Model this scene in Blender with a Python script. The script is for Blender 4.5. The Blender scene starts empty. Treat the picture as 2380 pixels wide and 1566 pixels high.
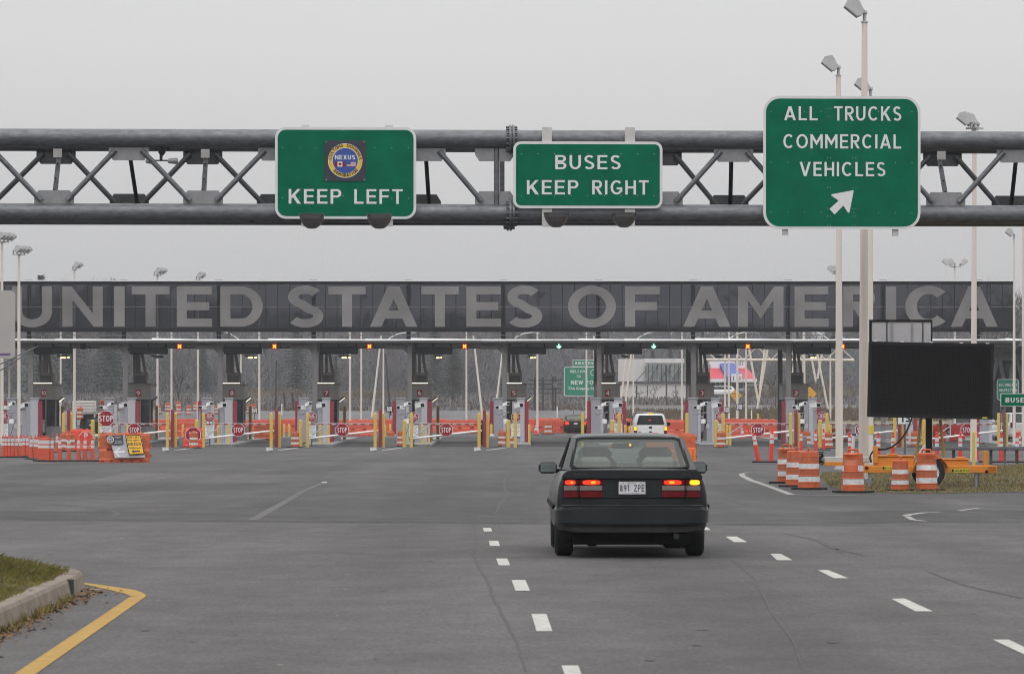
import bpy, math, random
from mathutils import Vector, Matrix
R = math.radians
random.seed(7)
scene = bpy.context.scene
COL = scene.collection

# ------------------------------------------------------------------ camera, sky, sun
F, CX, HOR, H = 9500.0, 1190.0, 975.0, 1.568     # focal length and picture axes in reference pixels, eye height in metres
cam_data = bpy.data.cameras.new('camera')
cam = bpy.data.objects.new('camera', cam_data); COL.objects.link(cam)
cam.location = (0, 0, H); cam.rotation_euler = (R(90), 0, 0)
cam_data.sensor_width = 36; cam_data.lens = F*36/2380; cam_data.shift_y = 0.0806
cam_data.clip_start = 0.5; cam_data.clip_end = 6000
cam_data.dof.use_dof = True; cam_data.dof.focus_distance = 120; cam_data.dof.aperture_fstop = 9.0
scene.camera = cam
scene.view_settings.view_transform = 'Standard'
scene.view_settings.look = 'None'
scene.view_settings.exposure = 0.0
scene.view_settings.gamma = 1.0
scene.cycles.max_bounces = 6; scene.cycles.transparent_max_bounces = 12; scene.cycles.volume_bounces = 0
scene.cycles.filter_width = 1.0
scene.cycles.caustics_reflective = False; scene.cycles.caustics_refractive = False

world = bpy.data.worlds.new('World'); scene.world = world; world.use_nodes = True
wn = world.node_tree; wn.nodes.clear()
SUN_EL, SUN_RZ = R(58), R(200)
out = wn.nodes.new('ShaderNodeOutputWorld'); bg = wn.nodes.new('ShaderNodeBackground'); bg.inputs[1].default_value = 0.1
sky = wn.nodes.new('ShaderNodeTexSky'); sky.sky_type = 'NISHITA'; sky.sun_disc = False
sky.sun_elevation = SUN_EL; sky.sun_rotation = SUN_RZ; sky.dust_density = 4.0
hsv = wn.nodes.new('ShaderNodeHueSaturation'); hsv.inputs['Saturation'].default_value = 0.1
tc = wn.nodes.new('ShaderNodeTexCoord'); sep = wn.nodes.new('ShaderNodeSeparateXYZ')
mul = wn.nodes.new('ShaderNodeMath'); mul.operation = 'MULTIPLY_ADD'; mul.inputs[1].default_value = 13.0; mul.inputs[2].default_value = 4.7
mx0 = wn.nodes.new('ShaderNodeMath'); mx0.operation = 'MAXIMUM'; mx0.inputs[1].default_value = 0.0
low = wn.nodes.new('ShaderNodeMapRange'); low.inputs[2].default_value = .09; low.inputs[4].default_value = 1.35; addl = wn.nodes.new('ShaderNodeMath')     # the overcast brightens fastest just above the horizon
nz = wn.nodes.new('ShaderNodeTexNoise'); nz.inputs['Scale'].default_value = 5.0; nz.inputs['Detail'].default_value = 4
mr = wn.nodes.new('ShaderNodeMapRange'); mr.inputs[3].default_value = 0.975; mr.inputs[4].default_value = 1.025
m2 = wn.nodes.new('ShaderNodeMath'); m2.operation = 'MULTIPLY'
tint = wn.nodes.new('ShaderNodeMix'); tint.data_type = 'RGBA'; tint.blend_type = 'MULTIPLY'; tint.inputs[0].default_value = 1.0
tint.inputs[7].default_value = (1.0, 0.993, 1.0, 1)
mix = wn.nodes.new('ShaderNodeMix'); mix.data_type = 'RGBA'; mix.inputs[0].default_value = 0.94
L = wn.links.new
L(tc.outputs['Generated'], sep.inputs[0]); L(sep.outputs[2], mx0.inputs[0]); L(mx0.outputs[0], mul.inputs[0])
L(tc.outputs['Generated'], nz.inputs['Vector']); L(nz.outputs[0], mr.inputs[0])
L(mx0.outputs[0], low.inputs[0]); L(mul.outputs[0], addl.inputs[0]); L(low.outputs[0], addl.inputs[1]); L(addl.outputs[0], m2.inputs[0]); L(mr.outputs[0], m2.inputs[1])
L(m2.outputs[0], tint.inputs[6])
L(sky.outputs[0], hsv.inputs['Color']); L(hsv.outputs[0], mix.inputs[6]); L(tint.outputs[2], mix.inputs[7])
L(mix.outputs[2], bg.inputs[0]); L(bg.outputs[0], out.inputs[0])

sd = bpy.data.lights.new('sun', 'SUN'); sd.energy = 0.5; sd.angle = R(50); sd.color = (1.0, 0.97, 0.93)
so = bpy.data.objects.new('sun', sd); COL.objects.link(so)
so.rotation_euler = (R(90)-SUN_EL, 0, R(180)-SUN_RZ)

# ------------------------------------------------------------------ helpers
def gz(y):                                           # height of the ground at distance y
    pts = [(-100, 0), (236, 0), (330, .6), (420, 2.35), (480, 3.1), (600, 4.9), (750, 7.2), (1200, 12), (3000, 20)]
    for (a, za), (b, zb) in zip(pts, pts[1:]):
        if y <= b: return za + (zb-za)*(y-a)/(b-a)
    return 20
def X(px, d): return (px-CX)*d/F
def Z(py, d): return H+(HOR-py)*d/F
def P(px, py, d): return Vector((X(px, d), d, Z(py, d)))
def G(px, py, z=0.0):                                # where the sight line through a pixel meets level ground
    d = F*(H-z)/(py-HOR); return Vector((X(px, d), d, z))
def lin(r, g, b):
    f = lambda c: (c/255/12.92) if c/255 <= .04045 else ((c/255+.055)/1.055)**2.4
    return (f(r), f(g), f(b))

MATS = {}
def mat(name, col, rough=.6, metal=0.0, var=.12, scale=6.0, bump=0.0, spec=.5, col2=None, streak=None, emit=0.0, coat=0.0, detail=5):
    """Principled material whose colour wanders with noise; streak = stretch of the noise along x, y, z."""
    if name in MATS: return MATS[name]
    m = bpy.data.materials.new(name); m.use_nodes = True; nt = m.node_tree
    b = nt.nodes['Principled BSDF']; b.inputs['Roughness'].default_value = rough; b.inputs['Metallic'].default_value = metal
    b.inputs['Specular IOR Level'].default_value = spec; b.inputs['Coat Weight'].default_value = coat
    t = nt.nodes.new('ShaderNodeTexCoord'); n = nt.nodes.new('ShaderNodeTexNoise')
    n.inputs['Scale'].default_value = scale; n.inputs['Detail'].default_value = detail; n.inputs['Roughness'].default_value = .62
    src = t.outputs['Object']
    if streak:
        mp = nt.nodes.new('ShaderNodeMapping'); mp.inputs['Scale'].default_value = streak
        nt.links.new(src, mp.inputs[0]); src = mp.outputs[0]
    nt.links.new(src, n.inputs['Vector'])
    r = nt.nodes.new('ShaderNodeValToRGB')
    c1 = tuple(max(0, c*(1-var)) for c in col); c2 = col2 or tuple(min(1, c*(1+var)) for c in col)
    r.color_ramp.elements[0].position = .3; r.color_ramp.elements[0].color = (*c1, 1)
    r.color_ramp.elements[1].position = .7; r.color_ramp.elements[1].color = (*c2, 1)
    nt.links.new(n.outputs[0], r.inputs[0]); nt.links.new(r.outputs[0], b.inputs['Base Color'])
    if bump:
        bp = nt.nodes.new('ShaderNodeBump'); bp.inputs['Strength'].default_value = bump; bp.inputs['Distance'].default_value = .02
        nt.links.new(n.outputs[0], bp.inputs['Height']); nt.links.new(bp.outputs[0], b.inputs['Normal'])
    if emit:
        b.inputs['Emission Strength'].default_value = emit; nt.links.new(r.outputs[0], b.inputs['Emission Color'])
    MATS[name] = m; return m
def glass(name, tint, body, fac, rough=.03, spec=.5):
    """Pane: part of the light goes straight through, the rest meets a dark glossy body."""
    m = bpy.data.materials.new(name); m.use_nodes = True; nt = m.node_tree; b = nt.nodes['Principled BSDF']
    b.inputs['Roughness'].default_value = rough; b.inputs['Specular IOR Level'].default_value = spec
    tcn = nt.nodes.new('ShaderNodeTexCoord'); n = nt.nodes.new('ShaderNodeTexNoise'); n.inputs['Scale'].default_value = .35; n.inputs['Detail'].default_value = 4
    r = nt.nodes.new('ShaderNodeValToRGB'); r.color_ramp.elements[0].color = (*[c*.8 for c in body], 1); r.color_ramp.elements[1].color = (*[c*1.2 for c in body], 1)
    r.color_ramp.elements[0].position = .35; r.color_ramp.elements[1].position = .65
    nt.links.new(tcn.outputs['Object'], n.inputs['Vector']); nt.links.new(n.outputs[0], r.inputs[0]); nt.links.new(r.outputs[0], b.inputs['Base Color'])
    tr = nt.nodes.new('ShaderNodeBsdfTransparent'); tr.inputs[0].default_value = (*tint, 1)
    mx = nt.nodes.new('ShaderNodeMixShader'); mx.inputs[0].default_value = fac
    nt.links.new(tr.outputs[0], mx.inputs[1]); nt.links.new(b.outputs[0], mx.inputs[2])
    nt.links.new(mx.outputs[0], nt.nodes['Material Output'].inputs['Surface'])
    MATS[name] = m; return m

class MB:
    """Collects shapes with materials and links them as ONE mesh object."""
    def __init__(s): s.v, s.f, s.m, s.mats, s.cur, s.M, s.sm, s.smooth = [], [], [], [], 0, Matrix.Identity(4), [], False
    def use(s, m):
        if m not in s.mats: s.mats.append(m)
        s.cur = s.mats.index(m); return s
    def at(s, loc=(0, 0, 0), rz=0, rx=0, ry=0):
        s.M = Matrix.Translation(loc) @ Matrix.Rotation(rz, 4, 'Z') @ Matrix.Rotation(ry, 4, 'Y') @ Matrix.Rotation(rx, 4, 'X'); return s
    def add(s, vs, fs, smooth=None):
        o = len(s.v); s.v += [tuple(s.M @ Vector(p)) for p in vs]
        for f in fs:
            s.f.append(tuple(i+o for i in f)); s.m.append(s.cur); s.sm.append(s.smooth if smooth is None else smooth)
        return s
    def box(s, x0, x1, y0, y1, z0, z1):
        return s.add([(x0,y0,z0),(x1,y0,z0),(x1,y1,z0),(x0,y1,z0),(x0,y0,z1),(x1,y0,z1),(x1,y1,z1),(x0,y1,z1)],
                     [(0,3,2,1),(4,5,6,7),(0,1,5,4),(1,2,6,5),(2,3,7,6),(3,0,4,7)], False)
    def bbox(s, x0, x1, y0, y1, z0, z1, b=.02):
        """box with chamfered edges"""
        xs, ys, zs = (x0, x1), (y0, y1), (z0, z1); v = []; idx = {}
        for i in (0, 1):
            for j in (0, 1):
                for k in (0, 1):
                    for a in range(3):
                        p = [xs[i], ys[j], zs[k]]
                        for q, e in enumerate((i, j, k)):
                            if q != a: p[q] += b if e == 0 else -b
                        idx[i, j, k, a] = len(v); v.append(tuple(p))
        f = []
        for a in range(3):
            o1, o2 = [q for q in range(3) if q != a]
            for e in (0, 1):
                ring = []
                for (u, w) in ((0,0),(1,0),(1,1),(0,1)):
                    c = [0,0,0]; c[a] = e; c[o1] = u; c[o2] = w; ring.append(idx[(*c, a)])
                f.append(tuple(ring))
        for a in range(3):                                   # edges running along a
            o1, o2 = [q for q in range(3) if q != a]
            for u in (0, 1):
                for w in (0, 1):
                    c0 = [0,0,0]; c0[o1] = u; c0[o2] = w; c1 = list(c0); c1[a] = 1
                    f.append((idx[(*c0,o1)], idx[(*c1,o1)], idx[(*c1,o2)], idx[(*c0,o2)]))
        for i in (0,1):
            for j in (0,1):
                for k in (0,1): f.append((idx[i,j,k,0], idx[i,j,k,1], idx[i,j,k,2]))
        cx = Vector(((x0+x1)/2, (y0+y1)/2, (z0+z1)/2)); g = []
        for t in f:
            n = (Vector(v[t[1]])-Vector(v[t[0]])).cross(Vector(v[t[2]])-Vector(v[t[0]])); mid = sum((Vector(v[q]) for q in t), Vector())/len(t)
            g.append(t if n.dot(mid-cx) > 0 else t[::-1])
        return s.add(v, g, False)
    def tube(s, p, q, r, r2=None, n=10, caps=True, smooth=True):
        p, q = Vector(p), Vector(q); r2 = r if r2 is None else r2
        d = (q-p).normalized(); u = d.orthogonal().normalized(); w = d.cross(u); v = []
        for k in range(n):
            a = 2*math.pi*k/n; e = u*math.cos(a)+w*math.sin(a); v += [tuple(p+e*r), tuple(q+e*r2)]
        s.add(v, [(2*k, 2*((k+1)%n), 2*((k+1)%n)+1, 2*k+1) for k in range(n)], smooth)
        if caps: s.add(v, [tuple(2*k for k in range(n))[::-1], tuple(2*k+1 for k in range(n))], False)
        return s
    def pipe(s, pts, r, n=8):
        for a, b in zip(pts, pts[1:]): s.tube(a, b, r, n=n)
        return s
    def lathe(s, prof, n=20, c=(0,0,0), cap=True, smooth=True, sx=1, sy=1):
        """prof: list of (r, z) or (r, z, material) where the material covers the band above"""
        for i in range(len(prof)-1):
            (r0, z0), (r1, z1) = prof[i][:2], prof[i+1][:2]
            if len(prof[i]) > 2: s.use(prof[i][2])
            v = []
            for k in range(n):
                a = 2*math.pi*k/n; ca, sa = math.cos(a)*sx, math.sin(a)*sy
                v += [(c[0]+r0*ca, c[1]+r0*sa, c[2]+z0), (c[0]+r1*ca, c[1]+r1*sa, c[2]+z1)]
            s.add(v, [(2*k, 2*((k+1)%n), 2*((k+1)%n)+1, 2*k+1) for k in range(n)], smooth)
        if cap:
            for (r, z), flip in ((prof[0][:2], 1), (prof[-1][:2], 0)):
                if r > 1e-4:
                    v = [(c[0]+r*math.cos(2*math.pi*k/n)*sx, c[1]+r*math.sin(2*math.pi*k/n)*sy, c[2]+z) for k in range(n)]
                    s.add(v, [tuple(range(n))[::-1] if flip else tuple(range(n))], False)
        return s
    def prism(s, poly, a, b, axis='y'):
        """outline extruded along an axis: 'y' -> (x, z) outline, 'x' -> (y, z), 'z' -> (x, y)"""
        n = len(poly)
        area = sum(poly[i][0]*poly[(i+1)%n][1]-poly[(i+1)%n][0]*poly[i][1] for i in range(n))
        if area < 0: poly = poly[::-1]
        put = {'y': lambda p, t: (p[0], t, p[1]), 'x': lambda p, t: (t, p[0], p[1]), 'z': lambda p, t: (p[0], p[1], t)}[axis]
        v = [put(p, a) for p in poly]+[put(p, b) for p in poly]
        lo, hi = tuple(range(n)), tuple(range(n, 2*n))
        f = [lo if axis == 'y' else lo[::-1], hi[::-1] if axis == 'y' else hi]
        for i in range(n):
            j = (i+1) % n; q = (i, j, j+n, i+n); f.append(q[::-1] if axis == 'y' else q)
        return s.add(v, f, False)
    def face(s, pts): return s.add(pts, [tuple(range(len(pts)))], False)
    def text(s, t, x0, x1, z0, z1, y, bold=.012, sp=1.0):
        """flat lettering that fills x0..x1, z0..z1, facing -y"""
        v, f = glyphs(t, bold, sp)
        xs = [p[0] for p in v]; ys = [p[1] for p in v]; a, b, c, d = min(xs), max(xs), min(ys), max(ys)
        return s.add([(x0+(p[0]-a)/(b-a)*(x1-x0), y, z0+(p[1]-c)/(d-c)*(z1-z0)) for p in v], f, False)
    def build(s, name, parent=None, loc=None, label=None, cat=None, group=None, kind=None, sub=0):
        me = bpy.data.meshes.new(name); me.from_pydata(s.v, [], s.f)
        for m in s.mats: me.materials.append(m)
        me.polygons.foreach_set('material_index', s.m); me.polygons.foreach_set('use_smooth', s.sm); me.update()
        o = bpy.data.objects.new(name, me); COL.objects.link(o)
        if parent: o.parent = parent
        if loc is not None: o.location = loc
        tag(o, label, cat, group, kind)
        if sub:
            md = o.modifiers.new('smooth', 'SUBSURF'); md.levels = sub; md.render_levels = sub
        return o
# ------------------------------------------------------------------ drawn lettering: every capital and digit as flat pieces that never overlap
def pen(path, wv, wh):
    """ribbon along a path, as wide as an oval pen (wv across, wh up)"""
    n = len(path); L_, R_ = [], []
    for i, (x, y) in enumerate(path):
        ds = []
        if i > 0: ds.append((x-path[i-1][0], y-path[i-1][1]))
        if i < n-1: ds.append((path[i+1][0]-x, path[i+1][1]-y))
        ds = [(a/math.hypot(a, b), b/math.hypot(a, b)) for a, b in ds]; tx = sum(d[0] for d in ds); ty = sum(d[1] for d in ds); l = math.hypot(tx, ty); tx, ty = tx/l, ty/l
        L_.append((x-ty*wv/2, y+tx*wh/2)); R_.append((x+ty*wv/2, y-tx*wh/2))
    return [[L_[i], L_[i+1], R_[i+1], R_[i]][::-1] for i in range(n-1)]
def oval(cx, cy, rx, ry, a0, a1, n=18, p=.92):
    o = []
    for i in range(n+1):
        a = R(a0+(a1-a0)*i/n); c, s = math.cos(a), math.sin(a)
        o.append((cx+rx*math.copysign(abs(c)**p, c), cy+ry*math.copysign(abs(s)**p, s)))
    return o
def rect(x0, x1, y0, y1): return [(x0, y0), (x1, y0), (x1, y1), (x0, y1)]
def letter(c, v, h):
    """(pieces, width) in a cell one unit high; v = stem width, h = bar height"""
    hv, hh = v/2, h/2; m = .5-hh*.0
    if c in 'EF':
        W = .64; o = [rect(0, v, 0, 1), rect(v, W, 1-h, 1), rect(v, W*.93, .5-hh+.01, .5+hh+.01)]
        if c == 'E': o.append(rect(v, W*1.01, 0, h))
        return o, W
    if c == 'I': return [rect(0, v, 0, 1)], v
    if c == 'L': return [rect(0, v, 0, 1), rect(v, .6, 0, h)], .6
    if c == 'T': return [rect(.34-hv, .34+hv, 0, 1-h), rect(0, .68, 1-h, 1)], .68
    if c == 'H': return [rect(0, v, 0, 1), rect(.74-v, .74, 0, 1), rect(v, .74-v, .5-hh, .5+hh)], .74
    if c in 'AV':
        W = .86; t = v*1.15; w1 = v*1.12; k = 1/(W/2-t/2); yi = (W/2-w1)*k
        l = [(0, 0), (w1, 0), (W/2, yi), (W/2, 1), (W/2-t/2, 1)]; o = [l, [(W-x, y) for x, y in l][::-1]]
        if c == 'A': a, b = .2, .2+h; o.append([(w1+a/k, a), (W-w1-a/k, a), (W-w1-b/k, b), (w1+b/k, b)])
        else: o = [[(x, 1-y) for x, y in q][::-1] for q in o]
        return o, W
    if c == 'M':
        W = .96; d = v*.92; s = .46/(W/2-v); t = 1-s*(W/2-d); return [[(0, 0), (v, 0), (v, .66), (W/2, .20), (W/2, t), (d, 1), (0, 1)], [(W, 0), (W, 1), (W-d, 1), (W/2, t), (W/2, .20), (W-v, .66), (W-v, 0)]], W
    if c == 'N':
        W = .78; a = .66; return [[(0, 0), (v, 0), (v, a), (W-v*.9, 0), (W, 0), (W, 1), (W-v, 1), (W-v, 1-a), (v*.9, 1), (0, 1)]], W
    if c == 'K':
        W = .76; return [rect(0, v, 0, 1), [(v, .33), (v, .33+.02), (v, .56), (W-v*1.25, 1), (W, 1), (v+.16, .49), (v+.10, .43)], [(v+.10, .43), (v+.16, .49), (v+.24, .573), (W+.02, 0), (W-v*1.22, 0)]], W
    if c == 'X':
        W = .76; q = v*1.2; return [[(0, 0), (q, 0), (W/2, .36), (W-q, 0), (W, 0), (W/2+q/2, .5), (W, 1), (W-q, 1), (W/2, .64), (q, 1), (0, 1), (W/2-q/2, .5)]], W
    if c == 'Y':
        W = .76; q = v*1.2; return [[(W/2-hv, 0), (W/2+hv, 0), (W/2+hv, .42), (W, 1), (W-q, 1), (W/2, .56), (q, 1), (0, 1), (W/2-hv, .42)]], W
    if c == 'Z':
        W = .66; return [rect(0, W, 0, h), rect(0, W, 1-h, 1), [(0, h), (v*1.25, h), (W, 1-h), (W-v*1.25, 1-h)]], W
    if c == 'W':
        W = 1.05; q = v*1.0; l = [(.2, 0), (.2+q, 0), (W/2, .72), (W/2, 1), (W/2-.04, 1), (.2+q*.5, .36), (q, 1), (0, 1)]; return [l, [(W-x, y) for x, y in l][::-1]], W
    if c in 'OQ0':
        W = .90 if c != '0' else .74; return pen(oval(W/2, .5, W/2-hv, .5-hh, 0, 360, 36, 1 if c == 'O' else .85), v, h), W
    if c in 'CG':
        W = .84; o = pen(oval(W*.5+.02, .5, W*.5-hv, .5-hh, 44, 316 if c == 'C' else 330, 28, .97), v, h)
        if c == 'G': o += [rect(W*.52, W-.01, .5-h, .5), rect(W-v, W-.01, .17, .5-h)]
        return o, W
    if c == 'D':
        W = .80; return [rect(0, v, 0, 1)]+pen([(v, hh)]+oval(W-.42, .5, .42-hv, .5-hh, -90, 90, 18, 1)+[(v, 1-hh)], v, h), W
    if c in 'PRB':
        W = .68 if c != 'B' else .72; b = .42 if c != 'B' else .5
        o = [rect(0, v, 0, 1)]+pen([(v, b+hh-.0)]+oval(W-.29, (1+b)/2, .29-hv, (1-b)/2-hh, -90, 90, 12, 1)[0:]+[(v, 1-hh)] if False else [(v, b+hh)]+oval(W-.29-(.02 if c == 'B' else 0), (b+1)/2, .29-hv, (1-b)/2-hh, -90, 90, 12, 1)+[(v, 1-hh)], v, h)
        if c == 'R': o.append([(W*.36, b), (W+.03-v*1.2, 0), (W+.03, 0), (W*.36+v*1.15, b)])
        if c == 'B': o += pen([(v, hh)]+oval(W-.30, b/2, .30-hv, b/2-hh, -90, 90, 12, 1)+[(v, b-hh)], v, h)
        return o, W
    if c == 'U':
        W = .74; return pen([(hv, 1), (hv, .6)]+oval(W/2, .38, W/2-hv, .38-hh, 180, 360, 18, 1)+[(W-hv, .6), (W-hv, 1)], v, h), W
    if c == 'J':
        W = .5; return pen([(W-hv, 1)]+oval(W/2, .3, W/2-hv, .3-hh, 360, 190, 12, 1), v, h), W
    if c in 'S':
        W = .66; r1 = .27; r2 = .27
        up = oval(W/2, 1-r1+.0, W/2-hv-.02, r1-hh, 28, 250, 16, .95); lo = oval(W/2, r2, W/2-hv, r2-hh, 70, -152, 16, .95); return pen(up+lo, v*.98, h), W
    if c == '1': return [rect(.18, .18+v, 0, 1), [(0, .74), (.18, .82), (.18, 1), (.15, 1), (0, .88)]], .18+v
    if c == '2': return pen(oval(.3, .70, .3-hv, .3-hh, 165, -35, 12, 1)+[(v*.7, h)], v, h)+[rect(0, .6, 0, h)], .6
    if c == '3': return pen(oval(.3, .755, .3-hv-.02, .245-hh, 150, -80, 12, 1), v, h)+pen(oval(.3, .27, .3-hv, .27-hh, 80, -150, 12, 1), v, h), .6
    if c == '4': return [rect(.42, .42+v, 0, 1), rect(0, .42, .2, .2+h), rect(.42+v, .68, .2, .2+h), [(0, .2+h), (v*1.1, .2+h), (.42, .78), (.42, 1)]], .68
    if c == '5': return [rect(.07, .58, 1-h, 1), rect(.07, .07+v*.9, .5, 1-h)]+pen(oval(.29, .31, .31-hv, .31-hh, 110, -150, 16, 1), v, h), .6
    if c == '6': return pen(oval(.31, .31, .31-hv, .31-hh, 0, 360, 24, 1), v, h)+pen([(hv+.005, .36), (.10, .62), (.2, .8), (.36, 1-hh*.4)], v, h), .62
    if c == '9': return pen(oval(.31, .69, .31-hv, .31-hh, 0, 360, 24, 1), v, h)+pen([(.62-hv-.005, .64), (.52, .38), (.42, .2), (.26, hh*.4)], v, h), .62
    if c == '7': return [rect(0, .6, 1-h, 1), [(.12, 0), (.12+v*1.1, 0), (.6, 1-h), (.6-v*1.1, 1-h)]], .6
    if c == '8': return pen(oval(.31, .755, .27-hv, .245-hh, 0, 360, 24, 1), v, h)+pen(oval(.31, .28, .31-hv, .28-hh, 0, 360, 24, 1), v, h), .62
    if c == '-': return [rect(0, .3, .42, .42+h)], .3
    return None
_gl = {}
def glyphs(t, bold, sp):
    """flat letter pieces; bold is the stem width in letter heights above .15, small letters come from the built-in font"""
    key = (t, bold, sp)
    if key in _gl: return _gl[key]
    vs, fs = [], []
    v, h = bold if isinstance(bold, tuple) else (.155+bold*2.0, (.155+bold*2.0)*.84)
    if all(letter(ch, v, h) or ch == ' ' for ch in t):
        x = 0
        for ch in t:
            if ch == ' ': x += .42*sp; continue
            pcs, w = letter(ch, v, h)
            for q in pcs:
                o = len(vs); vs += [(px+x, py, 0) for px, py in q]; fs.append(tuple(range(o, o+len(q))))
            x += w+.20*sp
    else:
        cu = bpy.data.curves.new('letters', 'FONT'); cu.body = t; cu.offset = min(bold if not isinstance(bold, tuple) else .02, .02); cu.resolution_u = 4
        ob = bpy.data.objects.new('letters', cu); COL.objects.link(ob)
        me = bpy.data.meshes.new_from_object(ob.evaluated_get(bpy.context.evaluated_depsgraph_get()))
        vs, fs = [tuple(q.co) for q in me.vertices], [tuple(p.vertices) for p in me.polygons]
        bpy.data.meshes.remove(me); bpy.data.objects.remove(ob); bpy.data.curves.remove(cu)
    _gl[key] = (vs, fs)
    return _gl[key]
def tag(o, label=None, cat=None, group=None, kind=None):
    if label: o['label'] = label
    if cat: o['category'] = cat
    if group: o['group'] = group
    if kind: o['kind'] = kind
    return o
def thing(name, label, cat, loc=(0,0,0), rz=0, group=None):
    o = bpy.data.objects.new(name, None); COL.objects.link(o); o.empty_display_size = .2
    o.location = loc; o.rotation_euler = (0, 0, rz); return tag(o, label, cat, group)
def copy_tree(o, loc=None, label=None, rz=None, group=None, parent=None):
    c = o.copy(); COL.objects.link(c)
    if parent: c.parent = parent
    if loc is not None: c.location = loc
    if rz is not None: c.rotation_euler = (0, 0, rz)
    tag(c, label, None, group)
    for ch in list(o.children): copy_tree(ch, parent=c)
    return c
class Kind:
    """first call places the prototype itself, later calls place copies of it"""
    def __init__(s, make): s.make, s.first, s.used = make, None, False
    def put(s, loc, label, rz=0, group=None, scale=None):
        if not s.used: s.first = s.make(); s.used = True; o = s.first; o.location = loc; o.rotation_euler = (0,0,rz); tag(o, label, None, group)
        else: o = copy_tree(s.first, loc, label, rz, group)
        if scale: o.scale = scale
        return o
def rrect(x0, x1, z0, z1, r, n=6):
    p = []
    for cx, cz, a0 in ((x1-r, z0+r, -90), (x1-r, z1-r, 0), (x0+r, z1-r, 90), (x0+r, z0+r, 180)):
        for k in range(n+1):
            a = R(a0+90*k/n); p.append((cx+r*math.cos(a), cz+r*math.sin(a)))
    return p
def octagon(cx, cz, r):
    return [(cx+r*math.cos(R(22.5+45*k)), cz+r*math.sin(R(22.5+45*k))) for k in range(8)]

# ------------------------------------------------------------------ materials
asph_near = None
def asphalt(name, base, seed, dark):
    m = bpy.data.materials.new(name); m.use_nodes = True; nt = m.node_tree; b = nt.nodes['Principled BSDF']; N = nt.nodes.new; K = nt.links.new
    b.inputs['Roughness'].default_value = .88; b.inputs['Specular IOR Level'].default_value = .25
    t = N('ShaderNodeTexCoord')
    def noise(scale, stretch, det=5, rough=.6):
        mp = N('ShaderNodeMapping'); mp.inputs['Scale'].default_value = stretch; mp.inputs['Location'].default_value = (seed, seed*2, 0)
        n = N('ShaderNodeTexNoise'); n.inputs['Scale'].default_value = scale; n.inputs['Detail'].default_value = det; n.inputs['Roughness'].default_value = rough
        K(t.outputs['Object'], mp.inputs[0]); K(mp.outputs[0], n.inputs['Vector']); return n
    def ramp(src, lo, hi, p0=.35, p1=.65):
        r = N('ShaderNodeMapRange'); r.inputs[1].default_value = p0; r.inputs[2].default_value = p1; r.inputs[3].default_value = lo; r.inputs[4].default_value = hi
        K(src, r.inputs[0]); return r.outputs[0]
    def times(a, c):
        x = N('ShaderNodeMath'); x.operation = 'MULTIPLY'; K(a, x.inputs[0]); K(c, x.inputs[1]); return x.outputs[0]
    big = ramp(noise(.16, (1, .35, 1)).outputs[0], 1-dark, 1+dark*.7)
    track = ramp(noise(.50, (1, .03, 1), 3).outputs[0], .84, 1.10)
    mott = ramp(noise(1.1, (1, .5, 1), 7, .72).outputs[0], .80, 1.14)
    grit = ramp(noise(24, (1, .6, 1), 3, .85).outputs[0], .56, 1.44, .3, .7)
    grit2 = ramp(noise(9, (1, .4, 1), 3, .8).outputs[0], .88, 1.12, .3, .7)
    tot = times(times(times(times(big, track), mott), grit), grit2)
    c = N('ShaderNodeMix'); c.data_type = 'RGBA'; c.blend_type = 'MULTIPLY'; c.inputs[0].default_value = 1; c.inputs[6].default_value = (*base, 1)
    K(tot, c.inputs[7]); K(c.outputs[2], b.inputs['Base Color'])
    bp = N('ShaderNodeBump'); bp.inputs['Strength'].default_value = .35; bp.inputs['Distance'].default_value = .006
    K(noise(60, (1, 1, 1), 2).outputs[0], bp.inputs['Height']); K(bp.outputs[0], b.inputs['Normal'])
    return m
ASPH1 = asphalt('asphalt_worn', (.090, .0865, .0855), 3, .13)
ASPH2 = asphalt('asphalt_grey', (.079, .0765, .078), 11, .24)
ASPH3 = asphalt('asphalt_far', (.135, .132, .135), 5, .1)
GRASSG = mat('turf_soil', (.042, .045, .014), .95, var=.35, scale=2, col2=(.085, .075, .026))
FIELD = mat('field_soil', (.078, .064, .052), .95, var=.3, scale=.15, col2=(.115, .095, .072))
KERB = mat('kerb_concrete', (.19, .155, .122), .9, var=.3, scale=5, bump=.5)
CONC = mat('concrete_grey', (.22, .22, .225), .9, var=.25, scale=4, bump=.3)
PAINTW = mat('road_paint_white', (.40, .40, .37), .8, var=.32, scale=9, detail=9)
PAINTW2 = mat('road_paint_worn', (.27, .263, .25), .85, var=.42, scale=4, detail=9)
PAINTY = mat('road_paint_yellow', (.33, .195, .028), .8, var=.22, scale=6, detail=9)
CRACK = mat('crack_dark', (.055, .053, .054), .9, var=.3, scale=3)
GALV = mat('galvanised_steel', (.135, .14, .152), .42, .4, var=.34, scale=9, streak=(.5, 1, 1.3), bump=.05, detail=9)
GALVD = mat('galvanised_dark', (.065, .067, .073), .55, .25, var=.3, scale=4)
ALU = mat('aluminium', (.55, .54, .52), .5, .2, var=.1, scale=5)
SIGNB = mat('sign_border_white', (.72, .71, .72), .45, var=.05, scale=4)
GREEN = mat('sign_green', (.001, .135, .072), .5, var=.16, scale=1.6, spec=.02)
GREEN2 = mat('sign_green_far', (.012, .22, .13), .5, var=.07, scale=3)
WHITE = mat('white_sheet', (.78, .78, .79), .5, var=.05, scale=4)
LETW = mat('letter_white', (.74, .73, .74), .45, var=.04, scale=9)
BLACK = mat('black_plain', (.010, .010, .012), .7, var=.2, scale=8, spec=.12)
BLACKR = mat('black_rubber', (.020, .019, .020), .8, var=.3, scale=6, spec=.2)
NAVY = mat('nexus_dark', (.028, .032, .05), .4, var=.25, scale=5)
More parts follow.
